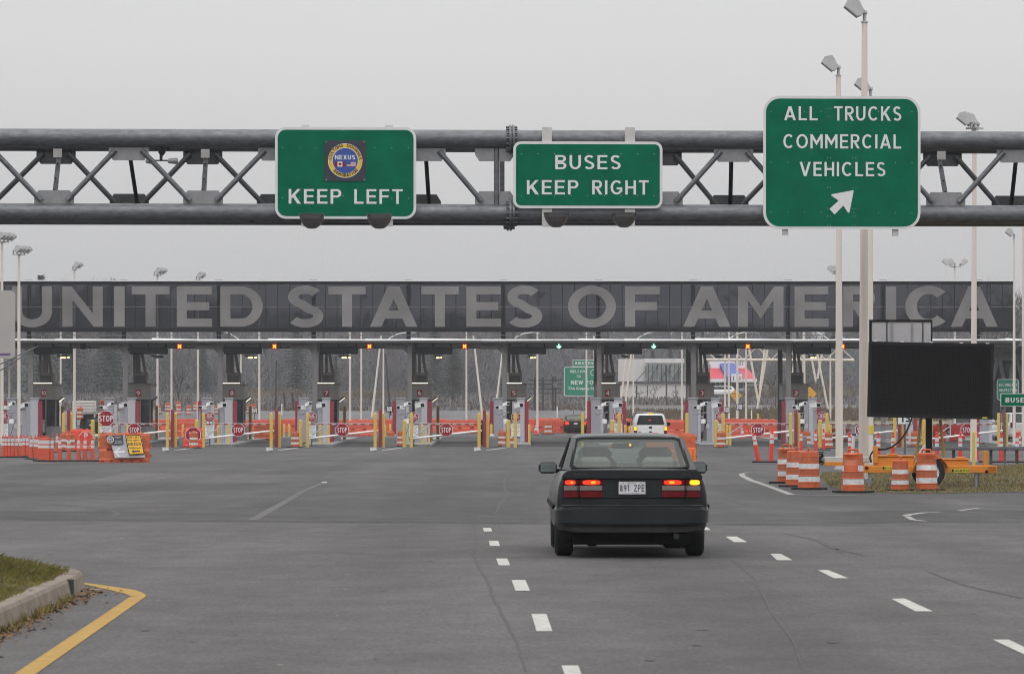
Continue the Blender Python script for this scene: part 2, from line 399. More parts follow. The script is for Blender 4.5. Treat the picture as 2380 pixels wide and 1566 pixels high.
BLUE = mat('emblem_blue', (.03, .075, .33), .4, var=.06)
YEL = mat('emblem_yellow', (.80, .50, .02), .4, var=.06)
RED = mat('sign_red', (.30, .012, .028), .5, spec=.15, var=.08, scale=5)
POLE = mat('pole_concrete', (.72, .655, .59), .75, var=.1, scale=2, streak=(3, 3, .15))
BOWL = mat('lamp_bowl', (.26, .25, .25), .25, .95, var=.12, scale=4)
LAMPM = mat('lamp_housing', (.50, .50, .50), .5, var=.1, scale=4)
LAMPL = mat('lamp_lens', (.40, .40, .42), .3, var=.1, scale=4)
ORANGE = mat('orange_plastic', (.50, .098, .027), .5, var=.24, scale=6, detail=8)
ORANGED = mat('orange_sheeting', (.42, .105, .04), .45, var=.2, scale=9)
REFL = mat('white_sheeting', (.64, .63, .64), .4, var=.22, scale=11, detail=8)
REDOR = mat('red_orange_plastic', (.60, .085, .038), .5, var=.12, scale=1.5)
REDOR2 = mat('red_plastic', (.72, .05, .028), .5, var=.12, scale=3)
SLOT = mat('slot_shadowed', (.22, .02, .015), .8, var=.2)
YBOL = mat('bollard_yellow', (.66, .47, .095), .5, var=.12, scale=3, streak=(3, 3, .6))
YBOLD = mat('bollard_ochre', (.33, .22, .05), .6, var=.15, scale=3)
REDP = mat('post_red', (.27, .02, .034), .5, var=.1, scale=3)
PORTAL = mat('portal_grey', (.32, .32, .36), .55, var=.06, scale=3)
PORTALL = mat('portal_light', (.45, .45, .485), .5, var=.05, scale=3)
CAMW = mat('camera_white', (.88, .88, .88), .4, var=.04)
STEEL = mat('steel_plate', (.28, .28, .29), .45, .4, var=.15, scale=4)
BOOTHG = mat('booth_louvre', (.30, .275, .26), .6, var=.1, scale=4)
BOOTHB = mat('booth_brown', (.17, .15, .135), .65, var=.12, scale=3)
BOOTHD = mat('booth_dark', (.045, .04, .04), .5, var=.2, scale=4)
CANG = mat('canopy_grey', (.17, .158, .153), .6, var=.08, scale=1)
CANW = mat('canopy_white', (.80, .80, .80), .5, var=.05, scale=1)
COLG = mat('column_grey', (.19, .18, .18), .55, var=.1, scale=2)
FRAMEK = mat('frame_black', (.016, .016, .019), .6, var=.15, scale=2, spec=.15)
LEDB = mat('board_black', (.006, .006, .007), .7, var=.15, scale=3, spec=.06)
TRAIL = mat('trailer_orange', (.64, .22, .014), .45, var=.1, scale=4, coat=.2)
TRAILY = mat('trailer_yellow', (.75, .55, .06), .5, var=.08)
LITY = mat('lamp_lit_warm', (1.0, .80, .42), .4, var=.04, emit=2.2)
LITW = mat('lamp_lit_white', (1.0, .90, .66), .4, var=.03, emit=1.7)
LEDY = mat('led_yellow', (1.0, .72, .03), .4, var=.02, emit=1.6)
LEDR = mat('led_red', (.8, .02, .012), .4, var=.05, emit=.3)
LEDG = mat('led_green', (.55, 1.0, .82), .4, var=.03, emit=1.3)
LEDGD = mat('led_green_dim', (.0, .20, .12), .4, var=.1, emit=.35)
PANELD = mat('solar_back', (.42, .41, .42), .6, var=.08, scale=3)
WOODP = mat('wood_pole', (.055, .05, .05), .9, var=.3, scale=2)
BARK = mat('bark', (.075, .062, .055), .95, var=.3, scale=3)
TWIG = mat('twig', (.185, .181, .188), .95, var=.35, scale=.3)  # twig tones lifted so the colour carries part of the distance haze
TWIG2 = mat('twig_grey', (.16, .16, .171), .95, var=.35, scale=.3)  # lifted in the same way, distance haze put into the colour
NEEDLE = mat('needle', (.060, .070, .060), .9, var=.35, scale=.5)
REED = mat('reed_tan', (.175, .145, .105), .95, var=.3, scale=.4)
REEDB = mat('reed_brown', (.11, .078, .066), .95, var=.35, scale=.4)
BLADE1 = mat('blade_green', (.085, .095, .016), .9, var=.4, scale=.8, col2=(.19, .165, .034))
BLADE2 = mat('blade_straw', (.24, .17, .07), .9, var=.3, scale=1)
LEAF = mat('dead_leaf', (.17, .10, .055), .9, var=.5, scale=8)
BGLASS = glass('band_glass', (.46, .46, .50), (.052, .052, .059), .42, .06, .30)
BFRIT = glass('band_frit', (.55, .55, .55), (.285, .275, .27), .76, .5, .2)
CGLASS = glass('car_glass', (.86, .93, .90), (.36, .40, .38), .20, .02, .5)  # pale body colour stands in for the sky reflected in the panes
DGLASS = glass('dark_glass', (.22, .22, .24), (.030, .031, .033), .80, .05, .5)

# ------------------------------------------------------------------ ground, roads, markings
def drape(name, front, back, m, off, nx=24, ny=6, kind='structure'):
    """ground-hugging sheet between two polylines of (x, y) with the same number of points"""
    b = MB().use(m); v = []; f = []
    def along(pl, t):
        t *= len(pl)-1; i = min(int(t), len(pl)-2); u = t-i
        return (pl[i][0]+(pl[i+1][0]-pl[i][0])*u, pl[i][1]+(pl[i+1][1]-pl[i][1])*u)
    for j in range(ny+1):
        for i in range(nx+1):
            a, c = along(front, i/nx), along(back, i/nx); w = j/ny
            x, y = a[0]+(c[0]-a[0])*w, a[1]+(c[1]-a[1])*w; v.append((x, y, gz(y)+off))
    for j in range(ny):
        for i in range(nx):
            q = j*(nx+1)+i; f.append((q, q+1, q+nx+2, q+nx+1))
    b.add(v, f, True); return b.build(name, kind=kind)
rows = [-60, 100, 236, 260, 330, 360, 420, 450, 480, 540, 600, 680, 750, 900, 1200, 2000, 3000]
b = MB().use(FIELD); v = []; f = []
for y in rows:
    for x in (-2500, -300, -80, 0, 80, 300, 2500): v.append((x, y, gz(y)-.05))
for j in range(len(rows)-1):
    for i in range(6): q = j*7+i; f.append((q, q+1, q+8, q+7))
b.add(v, f, False); b.build('ground', kind='structure')

gl, gr = G(-40, 1211.5), G(2420, 1225.5)
drape('road', [(-30, -40), (30, -40)], [(-30, gl.y+(-30-gl.x)*(gr.y-gl.y)/(gr.x-gl.x)), (30, gl.y+(30-gl.x)*(gr.y-gl.y)/(gr.x-gl.x))], ASPH1, 0.0, 4, 8)
drape('road_plaza', [(-80, gl.y+(-80-gl.x)*(gr.y-gl.y)/(gr.x-gl.x)), (80, gl.y+(80-gl.x)*(gr.y-gl.y)/(gr.x-gl.x))], [(-80, 236), (80, 236)], ASPH2, 0.0, 8, 8)
drape('road_apron', [(-80, 236), (80, 236)], [(-80, 352), (80, 352)], ASPH2, 0.0, 8, 24)
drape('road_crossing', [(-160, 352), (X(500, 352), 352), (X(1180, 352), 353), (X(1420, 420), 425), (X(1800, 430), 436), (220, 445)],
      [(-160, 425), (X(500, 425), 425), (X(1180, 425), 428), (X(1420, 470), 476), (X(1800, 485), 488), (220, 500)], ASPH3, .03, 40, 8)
drape('verge', [(X(1230, 353), 354), (X(1500, 353), 354), (160, 354)], [(X(1240, 372), 372), (X(1440, 424), 424), (160, 438)], mat('verge_grass', (.13, .115, .06), .95, var=.3, scale=.4), .02, 24, 6)

def mark(pts, m, off=.004, name='road_marking'):
    return MB().use(m).face([(p.x, p.y, off) for p in pts]).build(name, kind='structure')
dashes = [[(1122,1227),(1141,1227),(1144,1235),(1125,1235)], [(1136,1257),(1158,1257),(1162,1269),(1139,1269)], [(1153,1298),(1179,1298),(1186,1314),(1159,1314)],
    [(1189,1348),(1221,1348),(1232,1373),(1198,1373)], [(1235,1427),(1270,1427),(1284,1467),(1247,1467)], [(1305,1547),(1344,1547),(1358,1584),(1318,1584)],
    [(1686,1247),(1712,1247),(1737,1260),(1706,1260)], [(1790,1287),(1815,1287),(1842,1302),(1806,1302)], [(1901,1325),(1925,1325),(1972,1344),(1938,1344)],
    [(2072,1392),(2103,1391),(2168,1421),(2128,1421)], [(2308,1487),(2345,1487),(2425,1525),(2388,1525)], [(1632,1225),(1643,1225),(1652,1232),(1638,1232)],
    [(749,1119.5),(760,1119.5),(760,1122.5),(748,1122.5)]]
for q in dashes: mark([G(*p) for p in q][::-1], PAINTW)
mark([G(*p) for p in [(192.3,1354),(260,1363),(312.5,1371),(328,1376),(340.5,1384),(336,1388),(306,1386.5),(288,1379),(240,1368),(192.3,1357.5)]][::-1], PAINTY)
mark([G(*p) for p in [(302,1387.5),(338,1387.5),(84,1566),(60,1583),(8,1583),(34,1566)]][::-1], PAINTY, .0045)
def stripe(pts, w, m, off=.004, name='road_marking', taper=False):
    """line painted along ground points, w metres wide"""
    g = [G(*p) for p in pts]; lft, rgt = [], []
    for i, p in enumerate(g):
        d = (g[min(i+1, len(g)-1)]-g[max(i-1, 0)]); d.z = 0; d.normalize(); n = Vector((-d.y, d.x, 0))
        ww = w*(.35+.65*math.sin(math.pi*(i+.5)/len(g))) if taper else w
        lft.append(p+n*ww/2); rgt.append(p-n*ww/2)
    b = MB().use(m)
    for i in range(len(g)-1):
        b.add([(q.x, q.y, off) for q in (lft[i], rgt[i], rgt[i+1], lft[i+1])], [(0, 1, 2, 3)], False)
    return b.build(name, kind='structure')
stripe([(1723,1101),(1726,1106),(1745,1116),(1790,1131),(1822,1143),(1838,1149),(1905,1150.5),(1990,1151)], .17, PAINTW2)
stripe([(1724,1100),(1740,1097.5),(1780,1097)], .12, PAINTW2)
stripe([(2105,1199),(2112,1196),(2150,1191),(2186,1190)], .14, PAINTW2); stripe([(2108,1200),(2122,1208),(2150,1211)], .10, PAINTW2)
stripe([(2228,1187),(2276,1180)], .10, PAINTW2)
stripe([(588,1208),(660,1168),(705,1141),(752,1122)], .16, mat('road_paint_ghost', (.088, .086, .082), .9, var=.3, scale=3))
stripe([(1745,1082),(1806,1083)], .3, PAINTW2); stripe([(1655,1041),(1722,1041.5)], .4, PAINTW2)
for a, c in (((33,1079),(121,1077)), ((128,1076.4),(215,1074.6))): stripe([a, c], .16, PAINTY, .02)
for n in range(-1, 4):                                 # painted noses of the lane islands
    x = 392+241.5*n
    stripe([(x-8,1039.5),(x-6,1048.5),(x+22,1045.5),(x+56,1041)], .35, PAINTW2)
for pts, w in ([(20,1150),(160,1148),(330,1152),(420,1149)], .06), ([(560,1100),(640,1098),(720,1103),(800,1100)], .10), ([(1290,1330),(1420,1338),(1600,1332)], .02), ([(640,1290),(760,1284),(900,1290)], .03), ([(300,1250),(430,1243),(600,1247)], .04), ([(1700,1300),(1760,1350),(1790,1420),(1850,1500),(1870,1566)], .02), ([(1660,1070),(1720,1062),(1800,1060)], .12), ([(420,1062),(520,1058),(640,1063)], .14), ([(1098,1213),(1108,1245),(1100,1290),(1128,1342),(1148,1390),(1168,1430),(1196,1480),(1222,1560)], .03), ([(0,1171),(90,1172),(190,1176),(260,1186),(275,1192),(262,1200),(235,1203)], .10), \
    ([(205,1148),(300,1116),(380,1105),(470,1090)], .09), ([(780,1108),(860,1075),(930,1062),(1060,1050)], .12), ([(965,1070),(1010,1080),(1040,1086),(1090,1094)], .09), \
    ([(1680,1150),(1700,1160),(1740,1175)], .08), ([(1830,1240),(1900,1255),(1960,1285)], .10), ([(1940,1275),(2005,1290)], .07), ([(2150,1325),(2240,1360),(2400,1395)], .04), \
    ([(1150,1195),(1165,1170),(1180,1150),(1170,1120),(1190,1090)], .06), ([(0,1206),(400,1209),(800,1212.5),(1200,1215.5)], .07), ([(1640,1221),(1900,1220),(2380,1206)], .05), \
    ([(0,1093),(120,1092),(300,1097)], .12), ([(360,1122),(380,1112),(430,1104)], .10), ([(1200,1075),(1290,1060)], .08), ([(2230,1188),(2300,1193),(2380,1194)], .35), \
    ([(560,1140),(800,1150),(1100,1153)], .05), ([(560,1150),(700,1152)], .05):
    fine = []
    for (x0, y0), (x1, y1) in zip(pts, pts[1:]):
        for k in range(4): fine.append((x0+(x1-x0)*k/4+random.uniform(-2.2, 2.2), y0+(y1-y0)*k/4+random.uniform(-.5, .5)))
    stripe(fine+[pts[-1]], w, CRACK, .003, 'pavement_crack', True)

def patch_(pts, base, seed, off, name='road_patch'):
    m = asphalt('asphalt_patch', base, seed, .2); g = [G(*p) for p in pts]
    return MB().use(m).face([(p.x, p.y, off) for p in g]).build(name, kind='structure')
patch_([(-60,1207),(300,1209.5),(760,1213),(1250,1215.5),(1250,1203),(760,1199),(300,1190),(-60,1186)], (.064, .062, .063), 21, .002)
patch_([(1640,1219),(2440,1212),(2440,1186),(2150,1184),(1900,1190),(1640,1196)], (.066, .064, .065), 23, .002)
patch_([(940,1140),(1240,1145),(1250,1112),(1010,1108)], (.070, .068, .069), 24, .0018)
patch_([(150,1128),(720,1121),(760,1104),(300,1098)], (.088, .085, .086), 25, .0018)
b = MB(); rs = random.Random(9); PALE = mat('road_chip', (.24, .235, .225), .9, var=.3, scale=20)
for k in range(150):                                   # oil drips, tar specks and pale chips on the pavement
    px, py = rs.uniform(0, 2380), 1050+520*rs.random()**1.6; p = G(px, py); pale = rs.random() < .35
    b.use(PALE if pale else CRACK); rr = rs.uniform(.010, .028) if pale else rs.uniform(.012, .045); n = 9
    b.add([(p.x+rr*rs.uniform(.5, 1.3)*math.cos(2*math.pi*i/n), p.y+rr*rs.uniform(.5, 1.3)*math.sin(2*math.pi*i/n)*1.6, .0035) for i in range(n)], [tuple(range(n))], False)
b.build('road_stains', kind='structure')
for n in range(0, 11):                                 # darker pavement in the lanes under the canopy
    p = 511.8+220.2*(8-n); m = asphalt('asphalt_lane', (.048, .047, .048), 31+n, .25)
    drape('road_lane', [(X(p+52, 251), 238), (X(p+190, 251), 238)], [(X(p+52, 251), 292), (X(p+190, 251), 292)], m, .012, 3, 6)
# ------------------------------------------------------------------ kerbed island with grass beside the camera's lane
isl = [(-3.62, 18), (-3.70, 25), (-3.74, 29.85), (-3.85, 35.5), (-3.88, 36.8), (-3.93, 37.7), (-4.05, 38.3), (-4.4, 39.2), (-5.1, 41.3), (-6.3, 44.6), (-9, 50), (-14, 55), (-20, 56), (-20, 18)]
def inset(poly, t):
    n = len(poly); o = []
    for i in range(n):
        p, a, c = Vector(poly[i]), Vector(poly[i-1]), Vector(poly[(i+1) % n])
        d1, d2 = (p-a).normalized(), (c-p).normalized(); n1, n2 = Vector((-d1.y, d1.x)), Vector((-d2.y, d2.x)); m = (n1+n2)
        m = m/max(.3, m.dot(n1)) if m.length > .1 else n1
        o.append(tuple(p+m*t))
    return o
def kerb(poly, name='kerb', w=.19, h=.17):
    q0, q1, q2 = inset(poly, 0.03), inset(poly, .05), inset(poly, w); n = len(poly); b = MB().use(KERB)
    for i in range(n):
        j = (i+1) % n; seg = 5
        for s in range(seg):
            u0, u1 = s/seg, (s+1)/seg; L_ = lambda q, u: (q[i][0]+(q[j][0]-q[i][0])*u, q[i][1]+(q[j][1]-q[i][1])*u)
            j0 = random.uniform(-.002, .002)
            pr = [((*L_(poly, u), 0), (*L_(q0, u), h-.03+j0), (*L_(q1, u), h+j0), (*L_(q2, u), h+j0), (*L_(q2, u), .02)) for u in (u0, u1)]
            for k in range(4): b.add([pr[0][k], pr[1][k], pr[1][k+1], pr[0][k+1]], [(0, 1, 2, 3)], False)
    return b.build(name, kind='structure')
kerb(isl)
MB().use(CRACK).box(-3.93, -3.845, 35.85, 35.89, .0, .168).build('kerb_joint', kind='structure')
t_in = inset(isl, .16)
def inside(x, y, poly):
    c = False; n = len(poly)
    for i in range(n):
        (x0, y0), (x1, y1) = poly[i], poly[i-1]
        if (y0 > y) != (y1 > y) and x < (x1-x0)*(y-y0)/(y1-y0)+x0: c = not c
    return c
def edge(x, y, poly):
    best = 9
    for i in range(len(poly)):
        a, c = Vector(poly[i]), Vector(poly[i-1]); ab = c-a; u = max(0, min(1, (Vector((x, y))-a).dot(ab)/max(1e-9, ab.dot(ab)))); best = min(best, (Vector((x, y))-a-ab*u).length)
    return best
def mound(x, y): d = min(1, edge(x, y, t_in)/1.4); return .15+.33*d*d*(3-2*d)+.015*math.sin(x*3+y*2)
b = MB().use(GRASSG); st = .3; cell = {}
for i in range(-68, -11):
    for j in range(58, 190):
        q = [(i*st, j*st), ((i+1)*st, j*st), ((i+1)*st, (j+1)*st), (i*st, (j+1)*st)]
        if all(inside(x, y, t_in) or edge(x, y, t_in) < .12 for x, y in q): b.add([(x, y, mound(x, y)) for x, y in q], [(0, 1, 2, 3)], True)
b.build('turf', kind='structure')
def blades(name, poly, z, n, hmin, hmax, w, box, label, mats=(BLADE1, BLADE2), share=.75, cat='grass', z0=None):
    b = MB(); k = 0
    while k < n:
        x, y = random.uniform(box[0], box[1]), random.uniform(box[2], box[3])
        if not inside(x, y, poly): k += .02; continue
        k += 1
        tuft = .5+.5*math.sin(x*2.1+math.sin(y*1.3)*2)*math.sin(y*1.7+1)
        b.use(mats[0] if random.random() < share*(.55+.6*tuft) else mats[1])
        h = random.uniform(hmin, hmax)*(.6+.7*tuft); a = random.uniform(0, 6.28); lx, ly = random.gauss(0, h*.45), random.gauss(0, h*.45)
        dx, dy = math.cos(a)*w, math.sin(a)*w
        if z0 is not None: z = z0(x, y)-.01
        b.add([(x-dx, y-dy, z), (x+dx, y+dy, z), (x+lx*.4+dx*.6, y+ly*.4+dy*.6, z+h*.62), (x+lx, y+ly, z+h)], [(0, 1, 2), (0, 2, 3)], False)
    return b.build(name, label=label, cat=cat, kind='stuff')
blades('grass', t_in, .13, 70000, .03, .075, .0045, (-7.5, -3.8, 27, 46), 'rough green and straw grass on the kerbed island', z0=mound, share=.9)
rnd = random.Random(4); b = MB().use(LEAF)
for k in range(1100):                                   # dead leaves and grit swept against the kerb
    y = rnd.uniform(26, 37.4); x = -3.68-(y-25)*.0215+abs(rnd.gauss(0, .15))*(1.0 if y > 34 else .8)+.01
    a = rnd.uniform(0, 6.28); s = rnd.uniform(.010, .032); z = rnd.uniform(.004, .03)
    b.add([(x+s*math.cos(a), y+s*math.sin(a), z), (x-s*math.sin(a)*.5, y+s*math.cos(a)*.5, z+s*.5), (x-s*math.cos(a), y-s*math.sin(a), z)], [(0, 1, 2)], False)
b.build('leaf_litter', label='brown dead leaves swept against the kerb', cat='litter', kind='stuff')
b = MB()
for k in range(420):                                   # weeds in the gutter
    y = rnd.choice((30.2, 31.5, 32.6, 33.2, 34.8))+rnd.gauss(0, .35); x = -3.69-(y-25)*.0165+.03+abs(rnd.gauss(0, .03)); b.use(BLADE1 if rnd.random() < .6 else BLADE2)
    h = rnd.uniform(.03, .10); b.add([(x-.006, y, 0), (x+.006, y, 0), (x+rnd.gauss(0, .03), y+rnd.gauss(0, .03), h)], [(0, 1, 2)], False)
b.build('gutter_weeds', label='thin weeds growing along the foot of the kerb', cat='weeds', kind='stuff')
MB().use(KERB).bbox(-.06, .06, -.05, .05, 0, .04, .012).build('stone', None, (X(221, 37.0), 37.0, 0), 'small pale stone lying off the kerb tip', 'stone')

# grass patch round the sign trailer
patch = [tuple(G(*p))[:2] for p in [(1962,1143),(1925,1128),(1905,1110),(1915,1098),(2000,1094),(2110,1091),(2240,1087),(2380,1079),(2600,1072),(2600,1142),(2380,1143),(2150,1147)]]
MB().use(GRASSG).face([(x, y, .006) for x, y in patch]).build('turf', kind='structure')
blades('grass', patch, 0, 26000, .03, .075, .009, (6.5, 19, 84, 150), 'short yellowing grass under the orange sign trailer', share=.5)
far_turf = [tuple(G(*p))[:2] for p in [(2190,1068),(2600,1066),(2600,1056),(2300,1060)]]

# ------------------------------------------------------------------ sign gantry over the road
GD, GR = 95.0, R(2.3)
GX0 = X(1189, GD)
def gs(px, off=0.0):                                   # place along the gantry (metres from the flange) that shows at px
    u = (px-CX)/F; return (u*(GD+off)-GX0)/(math.cos(GR)-u*math.sin(GR))
gan = thing('sign_gantry', 'grey tubular steel truss spanning the whole road with green signs bolted on', 'sign gantry', (GX0, GD, 0), GR)
zt, zb, rt, dep = Z(324, GD), Z(496.5, GD), .215, 1.42
xl, xr = gs(-180), gs(2560)
for y0 in (0, dep):
    for z0 in (zt, zb):
        MB().use(GALV).tube((xl, y0, z0), (xr, y0, z0), rt, n=24).build('chord', gan)
fl = MB().use(GALV)
for z0 in (zt, zb):
    for y0 in (0, dep):
        b = MB().use(GALV)
        for s in (-.062, .012): b.tube((s, y0, z0), (s+.05, y0, z0), .335, n=24)
        for k in range(14):
            a = 2*math.pi*k/14; b.tube((-.13, y0+.28*math.cos(a), z0+.28*math.sin(a)), (.13, y0+.28*math.cos(a), z0+.28*math.sin(a)), .026, n=6)
        b.build('flange', gan)
def gusset(px, top, y0):
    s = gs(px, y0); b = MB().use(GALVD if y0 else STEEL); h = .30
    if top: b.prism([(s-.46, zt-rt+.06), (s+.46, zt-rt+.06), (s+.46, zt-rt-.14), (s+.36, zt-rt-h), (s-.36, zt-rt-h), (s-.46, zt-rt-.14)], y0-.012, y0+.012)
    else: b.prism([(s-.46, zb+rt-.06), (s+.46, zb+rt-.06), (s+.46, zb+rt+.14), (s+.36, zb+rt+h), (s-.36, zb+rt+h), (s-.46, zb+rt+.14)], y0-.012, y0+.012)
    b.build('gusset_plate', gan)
front_b, front_t = [-220, 126, 472, 819, 1541, 1869, 2198, 2527], [-47, 299, 646, 990, 1705, 2034, 2362]
back_t = [-210, 136, 477, 818, 1545, 1870, 2196, 2520]; back_b = [-40, 306, 648, 985, 1700, 2029, 2355]
def brace(pa, pb, y0):
    sa, sb = gs(pa, y0), gs(pb, y0); d = .30 if sb > sa else -.30
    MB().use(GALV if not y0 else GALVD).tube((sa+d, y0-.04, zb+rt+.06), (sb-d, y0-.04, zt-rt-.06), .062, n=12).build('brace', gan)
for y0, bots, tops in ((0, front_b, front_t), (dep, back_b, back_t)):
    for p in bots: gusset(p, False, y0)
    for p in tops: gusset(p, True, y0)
    for p in bots:
        for q in tops:
            if abs(p-q) < 200: brace(p, q, y0)
gusset(1150, False, 0); gusset(1150, True, 0); brace(1150, 990, 0)
MB().use(GALV).tube((gs(1154), 0, zb), (gs(1154), 0, zt), .062, n=14).build('end_post', gan)
MB().use(GALV).tube((gs(1172), dep, zb), (gs(1172), dep, zt), .062, n=14).build('end_post', gan)
for p in (126, 472, 2198):                              # flat straps between the front and back frames
    b = MB().use(GALV); s = gs(p)
    b.add([(s-.03, dep-.1, zt-rt-.02), (s+.08, dep-.1, zt-rt-.02), (s+.07, 0.05, zb+rt+.2), (s-.05, 0.05, zb+rt+.2)], [(0, 1, 2, 3), (3, 2, 1, 0)], False)
    b.use(ALU).box(s-.08, s+.12, -.03+dep*.6, dep*.6, zt-rt-.18, zt-rt+.02)
    b.use(BLACK)
    for w in (.06, .2, .55, .8):
        b.tube((s+.02-.03*w, dep*(1-w)-.2, zt-rt-.1-(zt-zb-2*rt-.2)*w), (s+.02-.03*w, dep*(1-w)-.26, zt-rt-.1-(zt-zb-2*rt-.2)*w), .022, n=6)
    b.build('strap', gan)
for p in (302, 990, 1700, 2362):
    MB().use(BLACK).tube((gs(p), .02, zt-rt-.2), (gs(p)+.1, dep-.05, zb+rt+.05), .05, n=6).build('strap', gan)
b = MB().use(BLACKR); pts = [(gs(580), -.1, zb-rt+.02), (gs(605), -.12, zb-rt-.03)]+[(gs(x), -.12, zb-rt-.03+.008*math.sin(x*.02)) for x in range(700, 1640, 60)]+[(gs(1690), -.1, zb-rt-.03)]
b.pipe(pts, .014, 6); b.build('conduit', gan)
for s in (xl+.3, xr-.3):
    for y0 in (0, dep): MB().use(GALV).tube((s, y0, 0), (s, y0, zt-rt), .2, n=18).build('upright', gan)

def overhead(px0, px1, py0, py1, rad, lines, label, extra=None, posts=(), bolts=(), off=-.34):
    """green gantry sign: aluminium border, green sheet, lettering, backing posts"""
    d = GD+off; k = d/F; pc = (px0+px1)/2; s = gs(pc, off)
    loc = (GX0+s*math.cos(GR)-off*math.sin(GR), GD+s*math.sin(GR)+off*math.cos(GR), 0); kk = loc[1]/F
    t = thing('overhead_sign', label, 'road sign', loc, GR, 'green signs on the gantry')
    x = lambda p: (p-pc)*kk; z = lambda p: Z(p, loc[1])
    MB().use(SIGNB).prism(rrect(x(px0), x(px1), z(py1), z(py0), rad*kk), 0, .04).build('border', t)
    i = 6.3*kk; b = MB().use(GREEN).prism(rrect(x(px0)+i, x(px1)-i, z(py1)+i, z(py0)-i, (rad-6)*kk), -.006, .01)
    b.use(ALU)
    for px, py in bolts: b.tube((x(px), -.012, z(py)), (x(px), 0, z(py)), .009, n=6)
    b.use(LETW)
    for s_, a, c, e, g in lines: b.text(s_, x(a), x(c), z(g), z(e), -.012, .008)
    if extra: extra(b, x, z)
    b.build('panel', t)
    for a, c, e, g in posts:
        MB().use(ALU).box(x(a), x(c), .045, .12, z(g), z(e)).build('bracket', t)
    return t, x, z
grid = lambda xs, ys: [(p, q) for q in ys for p in xs]
t1, x1, z1 = overhead(638, 966, 296, 509, 25, [('KEEP', 669.7, 792, 440, 474), ('LEFT', 822, 934.5, 440, 474)],
    'wide green overhead sign reading KEEP LEFT with a round emblem', posts=((699, 718, 291, 526), (893, 912, 291, 526)),
    bolts=grid([656,695,734,870,909,948], [344,461])+grid([791,797,849,855], [303,456,503]))
e = MB().use(NAVY).prism(rrect(x1(753), x1(849), z1(422), z1(327), .04), -.02, -.007)
e.use(ALU)
for p, q in grid([757,845], [330,418]): e.tube((x1(p), -.024, z1(q)), (x1(p), -.018, z1(q)), .012, n=6)
cx, cz, kk = x1(801), z1(374), (x1(801)-x1(701))/100
def disc(b, m, r, y, n=48): b.use(m).add([(cx+r*math.cos(2*math.pi*k/n), y, cz+r*math.sin(2*math.pi*k/n)) for k in range(n)], [tuple(range(n))], False)
disc(e, WHITE, 40*kk, -.023); disc(e, YEL, 38.6*kk, -.025); disc(e, WHITE, 30.5*kk, -.027); disc(e, BLUE, 29.3*kk, -.029)
def arc(b, m, s, r0, r1, a0, a1, y, inward=False):
    n = len(s); b.use(m)
    for i, ch in enumerate(s):
        if ch == ' ': continue
        a = R(a0+(a1-a0)*i/(n-1)); v, f = glyphs(ch, .03, 1); xs = [p[0] for p in v]; mid = (min(xs)+max(xs))/2; sc = (r1-r0)/.73; o = []
        for p in v:
            u, w = (p[0]-mid)*sc, p[1]*sc
            rr = r1-w if inward else r0+w
            tx, tz = (math.sin(a), -math.cos(a)) if not inward else (-math.sin(a), math.cos(a))
            o.append((cx+math.cos(a)*rr+tx*u, y, cz+math.sin(a)*rr+tz*u))
        b.add(o, f, False)
arc(e, BOOTHD, 'CUSTOMS DOUANES', 31.8*kk, 37.4*kk, 172, 8, -.031)
arc(e, BOOTHD, 'IMMIGRATION', 31.8*kk, 37.4*kk, 222, 318, -.031, True)
e.use(WHITE).text('NEXUS', x1(777), x1(824), z1(371.5), z1(361), -.033, .022)
def flags(b, xa, xb, za, zb_, y, w2):
    b.use(RED).box(xa, xb, y-.001, y, za, zb_); w = xb-xa
    b.use(WHITE).box(xa+w*.25, xb-w*.25, y-.003, y-.0015, za, zb_)
    lc, lz, s = (xa+xb)/2, (za+zb_)/2, (zb_-za)*.42
    leaf = [(0,1),(.18,.62),(.4,.74),(.32,.3),(.62,.5),(.68,.3),(.98,.28),(.82,.02),(.9,-.1),(.45,-.45),(.5,-.62),(.08,-.55),(.06,-1)]
    b.use(RED).face([(lc+px*s*.9, y-.005, lz+pz*s) for px, pz in leaf]+[(lc-px*s*.9, y-.005, lz+pz*s) for px, pz in leaf[::-1] if px])
    xa2 = xb+w2; xb2 = xa2+w*.92
    for k in range(13):
        b.use(RED if k % 2 == 0 else WHITE).box(xa2, xb2, y-.001, y, za+(zb_-za)*k/13, za+(zb_-za)*(k+1)/13)
    b.use(BLUE).box(xa2, xa2+(xb2-xa2)*.42, y-.003, y-.0015, za+(zb_-za)*6/13, zb_)
flags(e, x1(777.5), x1(800), z1(388), z1(376.5), -.033, 5*kk)
e.build('emblem_plate', t1)
t2, x2, z2 = overhead(1191.4, 1538.7, 329.4, 484.4, 18, [('BUSES', 1289, 1441.3, 361, 394), ('KEEP', 1223, 1343, 419.3, 452.5), ('RIGHT', 1375, 1506.6, 419.3, 452.5)],
    'low green overhead sign reading BUSES KEEP RIGHT', posts=((1258.5, 1281.5, 296, 527), (1451.7, 1475, 296, 525)), bolts=grid([1210,1249,1287,1326,1365,1404,1442,1481,1519], [358,455]))
def arrow(b, x, z): b.use(LETW).face([(x(1713.1+p*.28017), -.012, z(197.7+q*.28017)) for p, q in [(963,873),(778,908),(776,918),(837,960),(760,1030),(803,1075),(877,1002),(915,1060),(928,1058)]])
